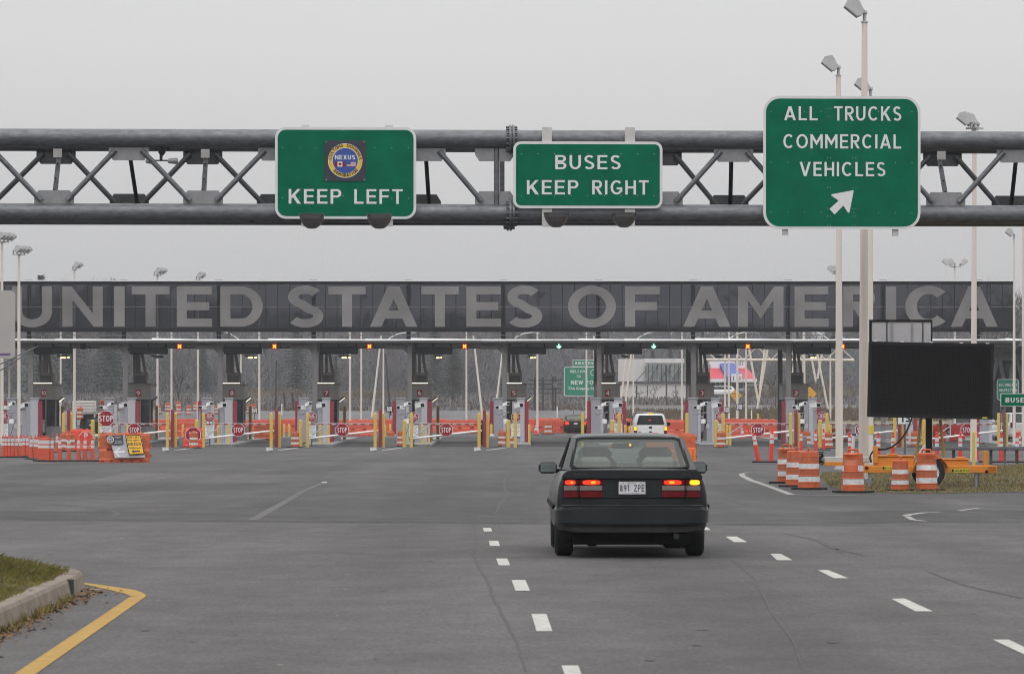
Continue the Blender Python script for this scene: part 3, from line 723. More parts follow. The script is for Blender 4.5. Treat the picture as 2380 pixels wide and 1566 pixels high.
t3, x3, z3 = overhead(1772, 2139, 223.8, 533, 38, [('ALL', 1820.5, 1899, 248, 280.5), ('TRUCKS', 1937, 2094, 247.6, 281), ('COMMERCIAL', 1818.7, 2093.6, 312.6, 345.6), ('VEHICLES', 1856.5, 2056.9, 377, 410)],
    'tall green overhead sign reading ALL TRUCKS COMMERCIAL VEHICLES with an arrow', extra=arrow, posts=((1817.6, 1830.8, 290, 547), (2074, 2088, 290, 548)),
    bolts=grid([1790,1830,1868,1907,1945,1983,2041,2080,2119], [260,378,494])+grid([1922,1929,1981,1988], [254,272,368,389,436,485,503,524]))
def lampmake():
    t = thing('sign_floodlight', '', 'sign light', group='floodlights under the gantry signs')
    pr = [(.02, -.335), (.10, -.325), (.17, -.28), (.235, -.20), (.275, -.1), (.288, -.012)]
    MB().use(BOWL).lathe(pr, 24, sy=.85).build('housing', t)
    b = MB().use(GALVD).lathe([(.30, -.014), (.305, 0), (.28, .012)], 24, sy=.85); b.build('rim', t)
    b = MB().use(GALVD).tube((0, .1, -.1), (0, 1.0, -.05), .03, n=8); b.build('arm', t)
    return t
LK = Kind(lampmake)
for px, wd in ((725, 'below the K of KEEP LEFT'), (882, 'below the F of KEEP LEFT'), (1293, 'below the K of KEEP RIGHT'), (1450, 'below the H of KEEP RIGHT')):
    s = gs(px, -1.1); LK.put((GX0+s, GD+s*math.sin(GR)-1.1, Z(495 if px > 1000 else 499, GD-1.1)), 'bowl shaped grey floodlight '+wd+' on the gantry', GR)
sn = thing('wind_sensor', 'black two lobed sensor hanging under the upper tube of the truss', 'sensor', (GX0+gs(375), GD+gs(375)*math.sin(GR), 0), GR)
b = MB().use(BLACKR).tube((0, 0, zt-rt), (0, 0, zt-rt-.3), .035, n=10).tube((-.14, 0, zt-rt-.03), (.2, 0, zt-rt-.03), .022, n=8).tube((-.2, 0, zt-rt-.30), (.2, 0, zt-rt-.30), .016, n=8).lathe([(.02, -.2), (.085, -.12), (.085, -.03)], 12, c=(.02, 0, zt-rt)); b.build('bracket', sn)
for sx, w in ((.15, .24), (-.36, .2)):
    MB().use(STEEL).at((sx+w/2, 0, zt-rt-.31), ry=R(90)).lathe([(.02, -w/2), (.055, -w/2+.02), (.075, w/2-.04), (.05, w/2), (0, w/2+.005)], 12).build('sensor_head', sn)

# ------------------------------------------------------------------ canopy over the inspection lanes
CD = 253.0; KC = CD/F
can = thing('border_canopy', 'long grey flat canopy with a white roof edge over the booths', 'canopy', (0, CD, 0))
cx_ = lambda p: X(p, CD)
zr0, zr1, zbm = Z(792.6, CD), Z(788.6, CD), Z(806, CD)
b = MB().use(CANW); px = -140; k = 0
while px < 2370:
    nx = min(px+105+60*(k % 3), 2372); lift = (.0, .05, .02, .07)[k % 4]
    b.add([(cx_(px), -.8, zr0+lift*.3), (cx_(nx), -.8, zr0+.02), (cx_(nx), 8, zr0+.02), (cx_(px), 8, zr0+lift*.3), (cx_(px), -.55, zr1+lift), (cx_(nx), -.55, zr1-.01), (cx_(nx), 8, zr1-.02), (cx_(px), 8, zr1+lift)],
          [(0,3,2,1),(4,5,6,7),(0,1,5,4),(1,2,6,5),(2,3,7,6),(3,0,4,7)], False)
    px = nx; k += 1
b.build('roof', can)
b = MB().use(CANG).box(cx_(-140), cx_(2360), .1, .5, zbm, zr0).box(cx_(-140), cx_(2360), 6.6, 7, zbm, zr0)
b.prism([(cx_(2360), zr0-.001), (cx_(2360), zbm-.2), (cx_(2372), zbm+.2), (cx_(2373), zr0-.001)], .1, 7)
b.build('beam', can)
MB().use(CANG).box(cx_(-140), cx_(2370), -.75, 7.6, zr0-.09, zr0-.004).build('soffit', can)
lanes = {10: 101.6, 9: 321, 8: 538.5, 7: 757.7, 6: 974.7, 5: 1193.8, 4: 1411.6, 3: 1630.7, 2: 1849.5, 1: 2068.5, 0: 2287}
for n in range(0, 11):
    p = 511.8+220.2*(8-n); x = cx_(p)
    MB().use(COLG).box(x-.145, x+.145, -.02, .24, 0, zr0-.1).build('column', can)
    if n not in (0,): MB().use(BOOTHB).box(x-.15, x+.15, 8.0, 8.3, 0, zr0-.1).build('column', can)
    b = MB().use(CANG).prism([(x-.148, zbm-.004), (x-.62, zbm-.004), (x-.45, zbm-.12), (x-.148, zbm-.42)], .1, .4)
    b.prism([(x+.148, zbm-.004), (x+.50, zbm-.004), (x+.38, zbm-.10), (x+.148, zbm-.34)], .1, .4); b.build('haunch', can)
b = MB().use(COLG).tube((cx_(-140), -.1, Z(779.4, CD)), (cx_(2300), -.1, Z(779.4, CD)), .026, n=8)
b.build('rail', can)

scr = thing('glass_sign_screen', 'long dark glass band lettered UNITED STATES OF AMERICA above the canopy roof', 'lettered glass band', (0, CD, 0))
SD = CD-.3
sx = lambda p: X(p, SD); sz = lambda p: Z(p, SD)
MB().use(FRAMEK).box(sx(-160), sx(2357), -.32, .05, sz(771.5), sz(762)).build('bottom_rail', scr)
b = MB().use(FRAMEK).box(sx(-160), sx(2357), -.31, .05, sz(661), sz(654.4)); b.build('top_rail', scr)
MB().use(CANW).box(sx(-160), sx(2358), -.36, .3, sz(654.2), sz(651.2)).build('cap', scr)
MB().use(FRAMEK).box(sx(2355.5), sx(2357.3), -.325, .04, sz(761.8), sz(661.2)).build('end_rail', scr)
for i in range(-1, 11):
    p = 66+220.8*i
    b = MB().use(FRAMEK).box(sx(p-5), sx(p+5), .0, .2, sz(792), sz(662)); b.use(COLG)
    b.box(sx(p+20), sx(p+26), .5, .7, sz(792), sz(772)); b.build('post', scr)
    MB().use(STEEL).box(sx(p-9), sx(p+9), -.2, .2, sz(651), sz(649.4)).build('cap_joint', scr)
b = MB().use(FRAMEK)
for i in range(-5, 83): b.box(sx(66+27.6*i-.75), sx(66+27.6*i+.75), -.3045, -.3015, sz(761.8), sz(661.2))
b.use(COLG).box(sx(-160), sx(2355), -.3045, -.3015, sz(713.6), sz(712.5))
b.build('glazing_bar', scr)
MB().use(COLG).box(sx(-160), sx(2350), .3, .36, sz(758.5), sz(756.5)).build('cable_tray', scr)
def letters():
    b = MB().use(BGLASS).box(sx(-160), sx(2357), -.30, -.285, sz(761.9), sz(661.1)); b.use(BFRIT)
    W = [('U',28,121),('N',145,239),('I',265,290),('T',306,394),('E',411,493),('D',512,610.5),('S',669.2,752),('T',763,850),('A',860,970),('T',979,1066),('E',1084,1164.5),('S',1179,1260.7),
         ('O',1320,1431.6),('F',1452.6,1533.4),('A',1588,1698),('M',1715,1821),('E',1846.7,1926),('R',1960,2037),('I',2059,2083),('C',2104,2198),('A',2209.5,2319)]
    for c, a, e in W:                                  # stems a quarter of the letter height, bars a fifth
        v = .25*letter(c, .2, .2)[1]/((e-a)/94); b.text(c, sx(a), sx(e), sz(761 if c in 'OCSU' else 759.4), sz(664 if c in 'OCS' else 665.6), -.306, (v, .20))
    return b.build('pane', scr)
letters()

# lane signals, clearance plates, message boards, floodlights under the beam
SIGD = CD-.3
def signal(px, state, label):
    t = thing('lane_signal', label, 'lane signal', (X(px, SIGD), SIGD, Z(805, SIGD)), group='lane signals under the canopy')
    h = .175; MB().use(BLACK).box(-h, h, 0, .16, -h, h).build('housing', t)
    if state == 'x':
        b = MB().use(LEDR).box(-h+.015, h-.015, -.012, -.002, -h+.015, h-.015); b.build('backlit_face', t)
        b = MB().use(LEDY)
        for a in (45, -45): b.at((0, -.02 if a > 0 else -.024, 0), ry=R(a)).box(-.13, .13, -.006, .003, -.028, .028)
        b.at(); b.build('cross', t)
        MB().use(LEDR).box(-.09, .09, -.06, .02, .39, .44).build('roof_glow', t)  # signal's red reflection on the roof edge, added as a glowing block
    elif state == 'a':
        MB().use(LEDGD).box(-h+.02, h-.02, -.012, -.002, -h+.02, h-.02).build('backlit_face', t)
        MB().use(LEDG).face([(x, -.02, z) for x, z in [(-.035,.15),(.035,.15),(.035,.0),(.14,.03),(.14,-.03),(0,-.155),(-.14,-.03),(-.14,.03),(-.035,0)]][::-1]).build('arrow', t)
        MB().use(LEDGD).box(-.09, .09, -.06, .02, .39, .44).build('roof_glow', t)  # green reflection on the roof edge, likewise added as a glowing block
    else: MB().use(BOOTHD).lathe([(.07, 0), (.05, .03)], 12, c=(0, 0, 0)).build('lens', t)
    MB().use(BLACK).pipe([(h, .1, -.02), (.28, .1, -.11), (.36, .1, -.1), (.40, .1, .05)], .012, 5).build('cable', t)
for px, n, st in ((193, 10, 'off'), (417.3, 9, 'x'), (638, 8, 'x'), (858.5, 7, 'x'), (1080, 6, 'x'), (1299, 5, 'a'), (1519.5, 4, 'a'), (1738, 3, 'x'), (1958, 2, 'x')):
    lab = {'x': 'lane signal showing a lit yellow X', 'a': 'lane signal showing a lit green arrow', 'off': 'unlit black lane signal'}[st]
    signal(px, st, f'{lab}, right of booth {n}')
signal(2183, 'x', 'lane signal above the dark trailer board, its red glow showing')
for n, px in ((10, 255), (9, 475.2), (8, 697), (7, 917), (6, 1136), (5, 1357), (4, 1574), (3, 1796)):
    d = CD-.06; b = MB().use(CANG).box(-.545, .545, 0, .03, -.22, .22); b.use(FRAMEK).text('CLEARANCE', -.46, .46, .03, .15, -.012, .01).text("14'-0\" HEIGHT", -.30, .30, -.07, -.01, -.012, .0)
    b.build('clearance_sign', None, (X(px, d), d, Z(804, d)), f'pale CLEARANCE plate on the beam, right of booth {n}', 'clearance sign', 'clearance plates on the canopy beam')
def board():
    t = thing('message_board', '', 'message board', group='unlit message boards above the booths')
    MB().use(LEDB).bbox(-1.18, 1.18, 0, .25, -.225, .225, .03).build('housing', t)
    MB().use(BLACK).box(-1.13, 1.13, -.012, -.003, -.18, .18).build('screen', t)
    for x in (-1.08, 0, 1.08): MB().use(BLACK).box(x-.05, x+.05, .1, .2, .22, .4).build('hanger', t)
    return t
BK = Kind(board)
for n, px in zip(range(10, 1, -1), (123, 345, 564, 787, 1007, 1225, 1448, 1669, 1888)):
    BK.put((X(px, CD-.45), CD-.45, Z(814.8, CD)), f'long black unlit message board above booth {n}')
def flood(lit):
    t = thing('canopy_floodlight', '', 'floodlight', group='floodlights under the canopy')
    MB().use(BOOTHD).at((0, 0, 0), ry=R(4)).bbox(-.42, .36, -.2, .2, -.02, .1, .02).build('housing', t)
    b = MB().use(LITY if lit else LAMPM); b.box(-.2, .12, -.215, -.2, -.10, -.01).box(.2, .38, -.215, -.2, -.07, 0); b.build('lens', t)
    for x in (-.1, .15): MB().use(BOOTHD).box(x-.015, x+.015, -.01, .01, .1, .5).build('hanger', t)
    return t
FK = {True: Kind(lambda: flood(True)), False: Kind(lambda: flood(False))}
for n, px in ((10, 149), (9, 367), (8, 584), (7, 802), (6, 1018.8), (5, 1237), (4, 1452.6), (3, 1670.6), (2, 1888.3)):
    lit = n not in (9, 3, 4)
    FK[lit].put((X(px, 257), 257, Z(829.5, 257)), f"{'glowing' if lit else 'unlit'} floodlight hanging just below the message board of booth {n}", scale=(1 if n > 6 else .62, 1, 1))

# ------------------------------------------------------------------ inspection booths
BD = 256.0
def booth(n, px):
    zb0 = gz(BD)
    t = thing('inspection_booth', f'grey louvred inspection booth with red number plate {n}', 'booth', (X(px, BD), BD, zb0), group='numbered inspection booths')
    w, dp = .77, 3.7; z0, z1_ = 2.83-zb0, 3.71-zb0
    b = MB().use(BOOTHG).box(-w, w, 0.02, dp, z0, z1_)
    k = 9
    for i in range(k):
        a = z0+(z1_-z0)*i/k; hgt = (z1_-z0)/k
        b.add([(-w-.015, -.03, a+.008), (w+.015, -.03, a+.008), (w+.015, .015, a+hgt*.86), (-w-.015, .015, a+hgt*.86)], [(0, 1, 2, 3)], False)
        for s in (1, -1):
            q = [(s*(w+.03), 0, a+.008), (s*(w+.03), dp, a+.008), (s*(w+.005), dp, a+hgt*.86), (s*(w+.005), 0, a+hgt*.86)]
            b.add(q if s > 0 else q[::-1], [(0, 1, 2, 3)], False)
    b.build('louvred_screen', t)
    b = MB().use(RED).box(-.15, .17, -.06, -.035, 3.23-zb0-.20, 3.23-zb0+.20)
    b.use(LETW).text(str(n), -.10 if n != 10 else -.13, .13 if n != 10 else .15, 3.23-zb0-.13, 3.23-zb0+.13, -.066, .02)
    b.build('number_plate', t)
    MB().use(BOOTHB).box(-w-.08, w+.08, -.05, dp+.1, z1_+.002, z1_+.10).build('roof', t)
    lit = n not in (9, 3, 2)
    MB().use(LITW if lit else BOOTHD).box(-.64, .52, -.10, -.03, z1_+.115, z1_+.165).build('light_bar', t)
    b = MB().use(BOOTHB).bbox(-.34, .52, .4, 1.6, z1_+.11, z1_+.80, .03); b.use(BOOTHD).box(-.27, .42, .385, .4, z1_+.14, z1_+.62); b.build('air_unit', t)
    for (xa, xb_) in ((-.30, -.30), (-.02, .0), (.14, .38)):
        b = MB().use(BOOTHB); b.add([(xa-.09, .7, 6.0-zb0), (xa+.09, .7, 6.0-zb0), (xb_+.09, .7, z1_+.8), (xb_-.09, .7, z1_+.8), (xa-.09, .9, 6.0-zb0), (xa+.09, .9, 6.0-zb0), (xb_+.09, .9, z1_+.8), (xb_-.09, .9, z1_+.8)],
              [(0,3,2,1),(4,5,6,7),(0,1,5,4),(1,2,6,5),(2,3,7,6),(3,0,4,7)], False); b.build('duct', t)
    b = MB().use(STEEL).box(-.7, .78, .15, 3.3, .16, 1.02); b.use(BOOTHD).box(-.3, .1, .1, .15, .25, .95); b.build('counter_wall', t)
    MB().use(DGLASS).box(-.68, .76, .18, .2, 1.02, z0).build('window', t)
    MB().use(BOOTHD).box(-.66, .7, 2.4, 2.5, 1.02, z0).build('rear_wall', t)
    for x in (-.7, .12, .74): MB().use(BOOTHB).box(x-.04, x+.04, .1, .2, 1.02, z0).build('window_post', t)
    MB().use(CONC).box(-.85, .95, -.25, 4.2, -.1, .16).build('plinth', t)
    b = MB().use(STEEL).bbox(-.30, .16, -.6, -.15, .62, 1.42, .05); b.build('inspection_desk', t)
    if n in (10, 8, 7, 6, 5):
        b = MB().use(BOOTHD).at((.92, 1.6, 2.62-zb0+.22), ry=R(-38)).box(-.22, .22, -.12, .12, -.02, .08); b.at(); b.build('lamp_housing', t)
        MB().use(LITW).at((.92, 1.6, 2.62-zb0+.22), ry=R(-38)).box(-.2, .2, -.135, .10, -.05, -.021).build('lamp_lens', t)
    else:
        MB().use(BOOTHD).at((.92, 1.6, 2.62-zb0+.22), ry=R(-38)).box(-.22, .22, -.12, .12, -.02, .08).build('lamp_housing', t)
    return t
for n in range(10, 1, -1): booth(n, lanes[n])

# ------------------------------------------------------------------ things at the lane mouths
PD = 246.9
def portal(side):
    t = thing('scanner_column', '', 'scanner column', group='grey scanner columns at the lane mouths')
    z1_ = 2.76
    if side > 0:
        MB().use(PORTALL).bbox(-.22, .26, 0, .5, .1, z1_, .015).build('cabinet', t)
        MB().use(PORTAL).bbox(-.5, -.225, .03, .4, .1, z1_-.16, .012).build('side_cabinet', t)
        MB().use(REDP).box(.265, .49, -.02, .3, .05, z1_-.14).build('edge_guard', t)
    else:
        MB().use(PORTAL).bbox(.215, .78, 0, .5, .1, z1_, .015).build('cabinet', t)
        MB().use(PORTALL).bbox(.785, .98, .03, .4, .1, z1_-.36, .012).build('side_cabinet', t)
        MB().use(REDP).box(0, .21, -.02, .3, .05, z1_-.14).build('edge_guard', t)
    a, c = (-.24, .30) if side > 0 else (.2, .82)
    b = MB().use(PORTALL).box(a, c, -.04, .54, z1_+.002, z1_+.05); b.use(STEEL)
    for x in (a+.08, c-.08): b.tube((x, -.05, z1_-.05), (x, -.01, z1_-.05), .02, n=6)
    b.build('cap_plate', t)
    return t
PKR, PKL = Kind(lambda: portal(1)), Kind(lambda: portal(-1))
for n in range(10, -1, -1):
    zb0 = gz(PD); w = f'of booth {n}' if n > 1 else ('the dark trailer board' if n == 1 else '')
    if n >= 2:
        PKR.put((X(531+226.2*(8-n), PD), PD, zb0), f'grey scanner column with a red edge on its right, in front {w}')
        PKL.put((X(460+226.2*(8-n), PD), PD, zb0), f'grey scanner column with a red edge on its left, beside {w[3:]}')
PKR.put((X(2113, PD), PD, gz(PD)), 'grey scanner column with a red edge, seen under the trailer board')
PKL.put((X(2268, PD), PD, gz(PD)), 'grey scanner column with a red edge, right of the light pole behind the trailer board')
def camhead(b, x, y, z, rz, rx, s=1.0):
    b.at((x, y, z), rz=rz, rx=rx).use(CAMW).bbox(-.15*s, .15*s, -.36*s, .36*s, -.12*s, .13*s, .03*s)
    b.use(CAMW).prism([(-.17*s, .13*s), (.17*s, .13*s), (.15*s, .165*s), (-.15*s, .165*s)], -.42*s, .36*s)
    b.use(BLACK).box(-.12*s, .12*s, -.365*s, -.361*s, -.09*s, .10*s); b.at()
def campost():
    t = thing('camera_post', '', 'camera post', group='camera posts at the lane mouths')
    MB().use(PORTAL).box(-.78, -.66, -.06, .06, 0, 2.05).build('post', t)
    MB().use(PORTAL).box(.5, .72, -.06, .1, 0, 2.1).build('post', t)
    b = MB().use(STEEL).pipe([(-.72, 0, 1.75), (-.3, .05, 1.9), (.05, .05, 1.95)], .03, 6).pipe([(-.2, 0, 1.5), (-.1, -.1, 1.9)], .025, 6); b.build('arm', t)
    for x, z, rz, rx, s in ((.62, 2.32, R(28), R(-8), 1.0), (-.12, 2.42, R(32), R(-12), .68), (-.5, 2.2, R(-30), R(-6), .8)):
        b = MB(); camhead(b, x, -.1, z, rz, rx, s); b.build('camera', t)
    b = MB().use(CAMW).bbox(-.28, -.02, -.12, .12, 1.28, 1.55, .03); b.use(PORTALL).bbox(.02, .2, -.1, .1, 1.0, 1.25, .02).use(STEEL).bbox(-.3, -.12, -.1, .1, 1.62, 1.78, .02); b.build('junction_box', t)
    b = MB().use(CAMW).lathe([(.10, .06), (.15, .10), (.15, .17), (.09, .20)], 12, c=(-.95, -.1, .45)); b.use(STEEL).pipe([(-.95, -.1, .5), (-.95, -.05, .3), (-.74, 0, .3)], .03, 6); b.build('siren', t)
    MB().use(BLACK).pipe([(.1, -.02, 1.5), (-.05, -.05, 1.1), (-.2, -.02, .6), (-.3, 0, .1)], .012, 5).build('cable', t)
    return t
CK = Kind(campost)
for n in range(10, 1, -1):
    CK.put((X(492+229.7*(8-n), 243), 243, gz(243)), f'posts with three white cameras at the island before booth {n}')
def stophere():
    t = thing('stop_here_sign', '', 'stop here sign', group='octagonal STOP HERE signs at the lane islands')
    MB().use(GALVD).box(-.03, .03, .012, .06, 0, 2.0).build('post', t)
    b = MB().use(SIGNB).prism(octagon(0, 1.72, .30), -.004, .006); b.use(RED).prism(octagon(0, 1.72, .28), -.008, -.003)
    b.use(LETW).text('STOP', -.15, .15, 1.82, 1.92, -.012, .03).text('HERE', -.15, .15, 1.74, 1.81, -.012, .03).text('ARRETEZ', -.17, .17, 1.60, 1.67, -.012, .0).text('ICI', -.05, .05, 1.50, 1.56, -.012, .0)
    b.box(-.27, .27, -.012, -.009, 1.705, 1.72)
    b.build('plate', t)
    b = MB().use(WHITE).box(-.27, .25, -.004, .008, .58, 1.33); b.use(mat('notice_ink', (.18, .10, .11), .6))
    for s_, w, z in (('PROCEED TO', .2, 1.2), ('INSPECTION', .2, 1.1), ('BOOTH', .12, 1.0), ('AVANCEZ AU', .2, .86), ('POSTE', .12, .76)): b.text(s_, -w, w, z, z+.06, -.008, .02)
    b.use(BLUE).box(-.2, .25, -.009, -.005, .5, .59)
    b.build('notice', t)
    return t
SK = Kind(stophere)
for n in (10, 8, 7, 6, 5, 4, 3, 2):
    px = 487+237.4*(8-n) if n != 10 else 8
    SK.put((X(px, 235.5), 235.5, .0), f'red octagonal STOP HERE sign over a white notice before booth {n}')
def bollard(h, r, m, band=True):
    b = MB().use(m).lathe([(r, 0), (r, h-.05), (r*.8, h-.015), (r*.35, h)], 14); return b.build('bollard', cat='bollard')
GT = 232.0
def gate():
    t = thing('barrier_gate', '', 'barrier gate', group='closed STOP gates across the lanes')
    k = GT/F; hw = 83*k; zu, zl0, zl1 = Z(986, GT), Z(1019.5, GT), Z(1000.7, GT)
    b = MB(); n = 17
    for i in range(n):
        b.use(PAINTW if i % 2 == 0 else REDP); a, c = -hw+2*hw*i/n, -hw+2*hw*(i+1)/n
        b.add([(a, -.03, zu-.035), (c, -.03, zu-.035), (c, -.03, zu+.04), (a, -.03, zu+.04), (a, .03, zu-.035), (c, .03, zu-.035), (c, .03, zu+.04), (a, .03, zu+.04)], [(0,1,2,3),(7,6,5,4),(3,2,6,7),(0,4,5,1)]+([(0,3,7,4)] if i == 0 else [])+([(1,5,6,2)] if i == n-1 else []), False)
    b.use(CAMW).box(-hw, hw, -.034, .034, zu+.041, zu+.062)
    b.build('upper_arm', t)
    MB().use(CAMW).tube((-hw, 0, zl0), (hw, 0, zl1), .055, n=12).build('lower_arm', t)
    MB().use(PORTALL).tube((-hw+.3, 0, zl0+.2), (-hw+1.05, 0, zu-.12), .035, n=8).build('brace', t)
    for x in (-hw+.03, -hw+1.07): MB().use(PORTALL).box(x-.03, x+.03, -.03, .03, zl0+(.0 if x < -1.5 else .1), zu-.036).build('upright', t)
    b = MB().use(SIGNB).prism(octagon(0, Z(999, GT), .405), -.085, -.07); b.use(RED).prism(octagon(0, Z(999, GT), .375), -.09, -.083)
    b.use(LETW).text('STOP', -.265, .265, Z(999, GT)-.145, Z(999, GT)+.145, -.094, .03); b.build('stop_plate', t)
    return t
GK = Kind(gate)
for n in (9, 8, 7, 6, 3, 2, 1):
    lab = f'striped red and white barrier gate with STOP plate, right of booth {n}' if n > 2 else ('striped barrier gate with STOP plate behind the thick light poles' if n == 2 else 'striped barrier gate with STOP plate under the dark trailer board')
    GK.put((X(554+241.5*(8-n) if n > 1 else 2248, GT), GT, 0), lab)
YT = Kind(lambda: bollard(1.94, .092, YBOL)); YS = Kind(lambda: bollard(1.55, .11, YBOL)); YL = Kind(lambda: bollard(1.25, .075, YBOL)); RP = Kind(lambda: bollard(2.15, .095, REDP)); YO = Kind(lambda: bollard(2.3, .1, YBOLD))
def bl(K, px, d, label, g): K.put((X(px, d), d, gz(d)), label, group=g)
for n in range(10, 0, -1):
    g = 554+241.5*(8-n); w = f'booth {n}' if n > 1 else 'the trailer board'
    gate_here = n in (9, 8, 7, 6, 3, 2, 1)
    if n not in (10,): bl(YT, g-81, GT-.35, f'tall yellow bollard at the left end of the lane mouth right of {w}', 'yellow bollards')
    if n not in (5, 4): bl(RP, g+88.5, GT+.1, f'dark red post at the right end of the lane mouth right of {w}', 'red gate posts')
    bl(YT, g+76.5 if n != 5 else 1354, GT-.3, f'tall yellow bollard at the right end of the lane mouth right of {w}', 'yellow bollards')
    if n not in (4, 5): bl(YT, g+95, GT+.4, f'tall yellow bollard touching the dark red post right of {w}', 'yellow bollards')
    if n < 10: bl(YS, g-97, GT+.3, f'thick waist high yellow bollard on the island before {w}', 'yellow bollards')
    if n not in (10, 5): bl(YL, 508+236.4*(8-n), 237, f'thin low yellow bollard behind the notice before {w}', 'yellow bollards')
    if 2 <= n <= 9: bl(YL, 530+233.4*(8-n), 240, f'thin low yellow bollard at the foot of the scanner column before {w}', 'yellow bollards')
    if 6 <= n <= 10: bl(YO, lanes[n]+43, 262, f'ochre post at the rear corner of booth {n}', 'ochre posts')
for i, (px, d) in enumerate(((611, 262), (619, 262), (645, 250), (655, 250))): pass
for px, w in ((895, 'before the orange row right of booth 7'), (907, 'second before the orange row right of booth 7'), (660, 'before the orange row right of booth 8'), (672, 'second before the orange row right of booth 8'), (425, 'before the orange row right of booth 9'), (1130, 'beside the black bin left of booth 5'), (1142, 'second beside the black bin left of booth 5')):
    bl(YL, px, 243, f'low yellow bollard {w}', 'yellow bollards')
def block(): return MB().use(CONC).bbox(-.34, .34, 0, .7, 0, .6, .03).build('concrete_block', cat='concrete block')
BLK = Kind(block)
for n, px in ((9, 430), (8, 664), (7, 906), (6, 1144), (3, 1862), (2, 2093)):
    w = f'right of the gate beside booth {n}' if n > 2 else 'left of the trailer mast'
    BLK.put((X(px, 233.5), 233.5, 0), f'low grey concrete block on the island {w}', group='concrete blocks on the islands')
for n in range(10, -1, -1):                             # raised islands that carry the booths
    px = lanes[n] if n > 1 else 511.8+220.2*(8-n)+25
    x0, x1_ = X(px-26, 250), X(px+38, 250)
    v = [(x, y, gz(y)+z) for z in (-.2, .14) for y in (236.5, 262, 275) for x in (x0, x1_)]
    MB().use(CONC).add(v, [(6,7,9,8), (8,9,11,10), (0,1,7,6), (0,6,8,2), (2,8,10,4), (1,3,9,7), (3,5,11,9)], False).build('kerb', kind='structure')

# ------------------------------------------------------------------ drums, barriers, channelizer posts
def drum():
    t = thing('traffic_drum', '', 'traffic drum', group='orange and white traffic drums')
    b = MB(); pr = []
    zs = [(0, .252, ORANGE), (.155, .249, ORANGE), (.175, .243, REFL), (.30, .24, ORANGE), (.32, .236, ORANGED), (.445, .233, ORANGE), (.465, .229, REFL), (.585, .226, ORANGE), (.605, .223, ORANGED), (.73, .22, ORANGE), (.80, .218, ORANGE), (.845, .21, ORANGE), (.86, .18, ORANGE), (.862, .0, ORANGE)]
    for z, r, m in zs:
        pr.append((r, z, m))
    b.lathe(pr, 24, cap=False)
    for z, r in ((.165, .254), (.31, .246), (.455, .239), (.595, .231), (.738, .224)):
        b.use(ORANGE).lathe([(r-.008, z-.014), (r, z-.006), (r, z+.006), (r-.008, z+.014)], 24, cap=False)
    b.build('body', t)
    b = MB().use(ORANGE).pipe([(-.13, 0, .855), (-.115, 0, .925), (.115, 0, .925), (.13, 0, .855)], .022, 8); b.build('handle', t)
    MB().use(BLACKR).prism([(.46*math.cos(R(22.5+45*k)), .42*math.sin(R(22.5+45*k))) for k in range(8)], 0, .045, 'z').build('rubber_base', t)
    return t
DR = Kind(drum)
DG = 'orange and white traffic drums'
def put_drum(px, base, label, s=1.0, rz=None, d=None, tilt=0):
    d = d or F*H/(base-HOR)
    z = gz(d) if base is None or d > 200 else 0
    o = DR.put((X(px, d), d, z), label, rz=random.uniform(0, 6) if rz is None else rz, group=DG); o.scale = (s, s, s)
    if tilt: o.rotation_euler.y = R(tilt)
    return o
rd = random.Random(5)
def dent(o, amt, seed, torn):
    """own mesh for one worn drum: crumpled top and torn sheeting"""
    body = [c for c in o.children if c.name.startswith('body')][0]; me = body.data.copy(); body.data = me; r = random.Random(seed)
    cx, cz = r.uniform(-.6, .6), r.uniform(.66, .8); ha = -math.pi/2+cx-o.rotation_euler.z
    for v in me.vertices:
        a = math.atan2(v.co.y, v.co.x); da = math.atan2(math.sin(a-ha), math.cos(a-ha))
        g = math.exp(-(da/.75)**2-((v.co.z-cz)/.13)**2)
        w = 1-amt*g+.012*math.sin(3*a+seed)+.01*math.sin(7*v.co.z*6+seed); v.co.x *= w; v.co.y *= w; v.co.z -= .06*amt*math.exp(-(da/1.2)**2)*(v.co.z > .7)
    names = [m.name for m in me.materials]; io = names.index('orange_plastic'); iw = names.index('white_sheeting')
    for p in me.polygons:
        a = math.atan2(p.center.y, p.center.x)-ha; k = p.center.z > .4
        if p.material_index == iw and torn and math.sin(a*1.0+(2.2 if k else -.9)*(1+seed % 3)) > 1.2-torn*2.4: p.material_index = io
main_drums = [(1829, 1123, 'worn drum with patchy white bands, leftmost by the white gore line', 1.02, .3, .3), (1850, 1131, 'drum half hidden between two others by the white gore line', .98, .1, .0), (1880.5, 1137.5, 'drum with clean white bands in front of the three by the gore line', 1.0, .05, .0),
    (1982.5, 1145, 'drum with a crumpled caved in top, before the light pole', 1.0, .42, .22), (2092.5, 1140.5, 'narrow looking pale orange drum left of the trailer wheel', .80, .05, .0), (2153.5, 1140.5, 'drum with an uneven top hiding the trailer wheel', .98, .22, .0)]
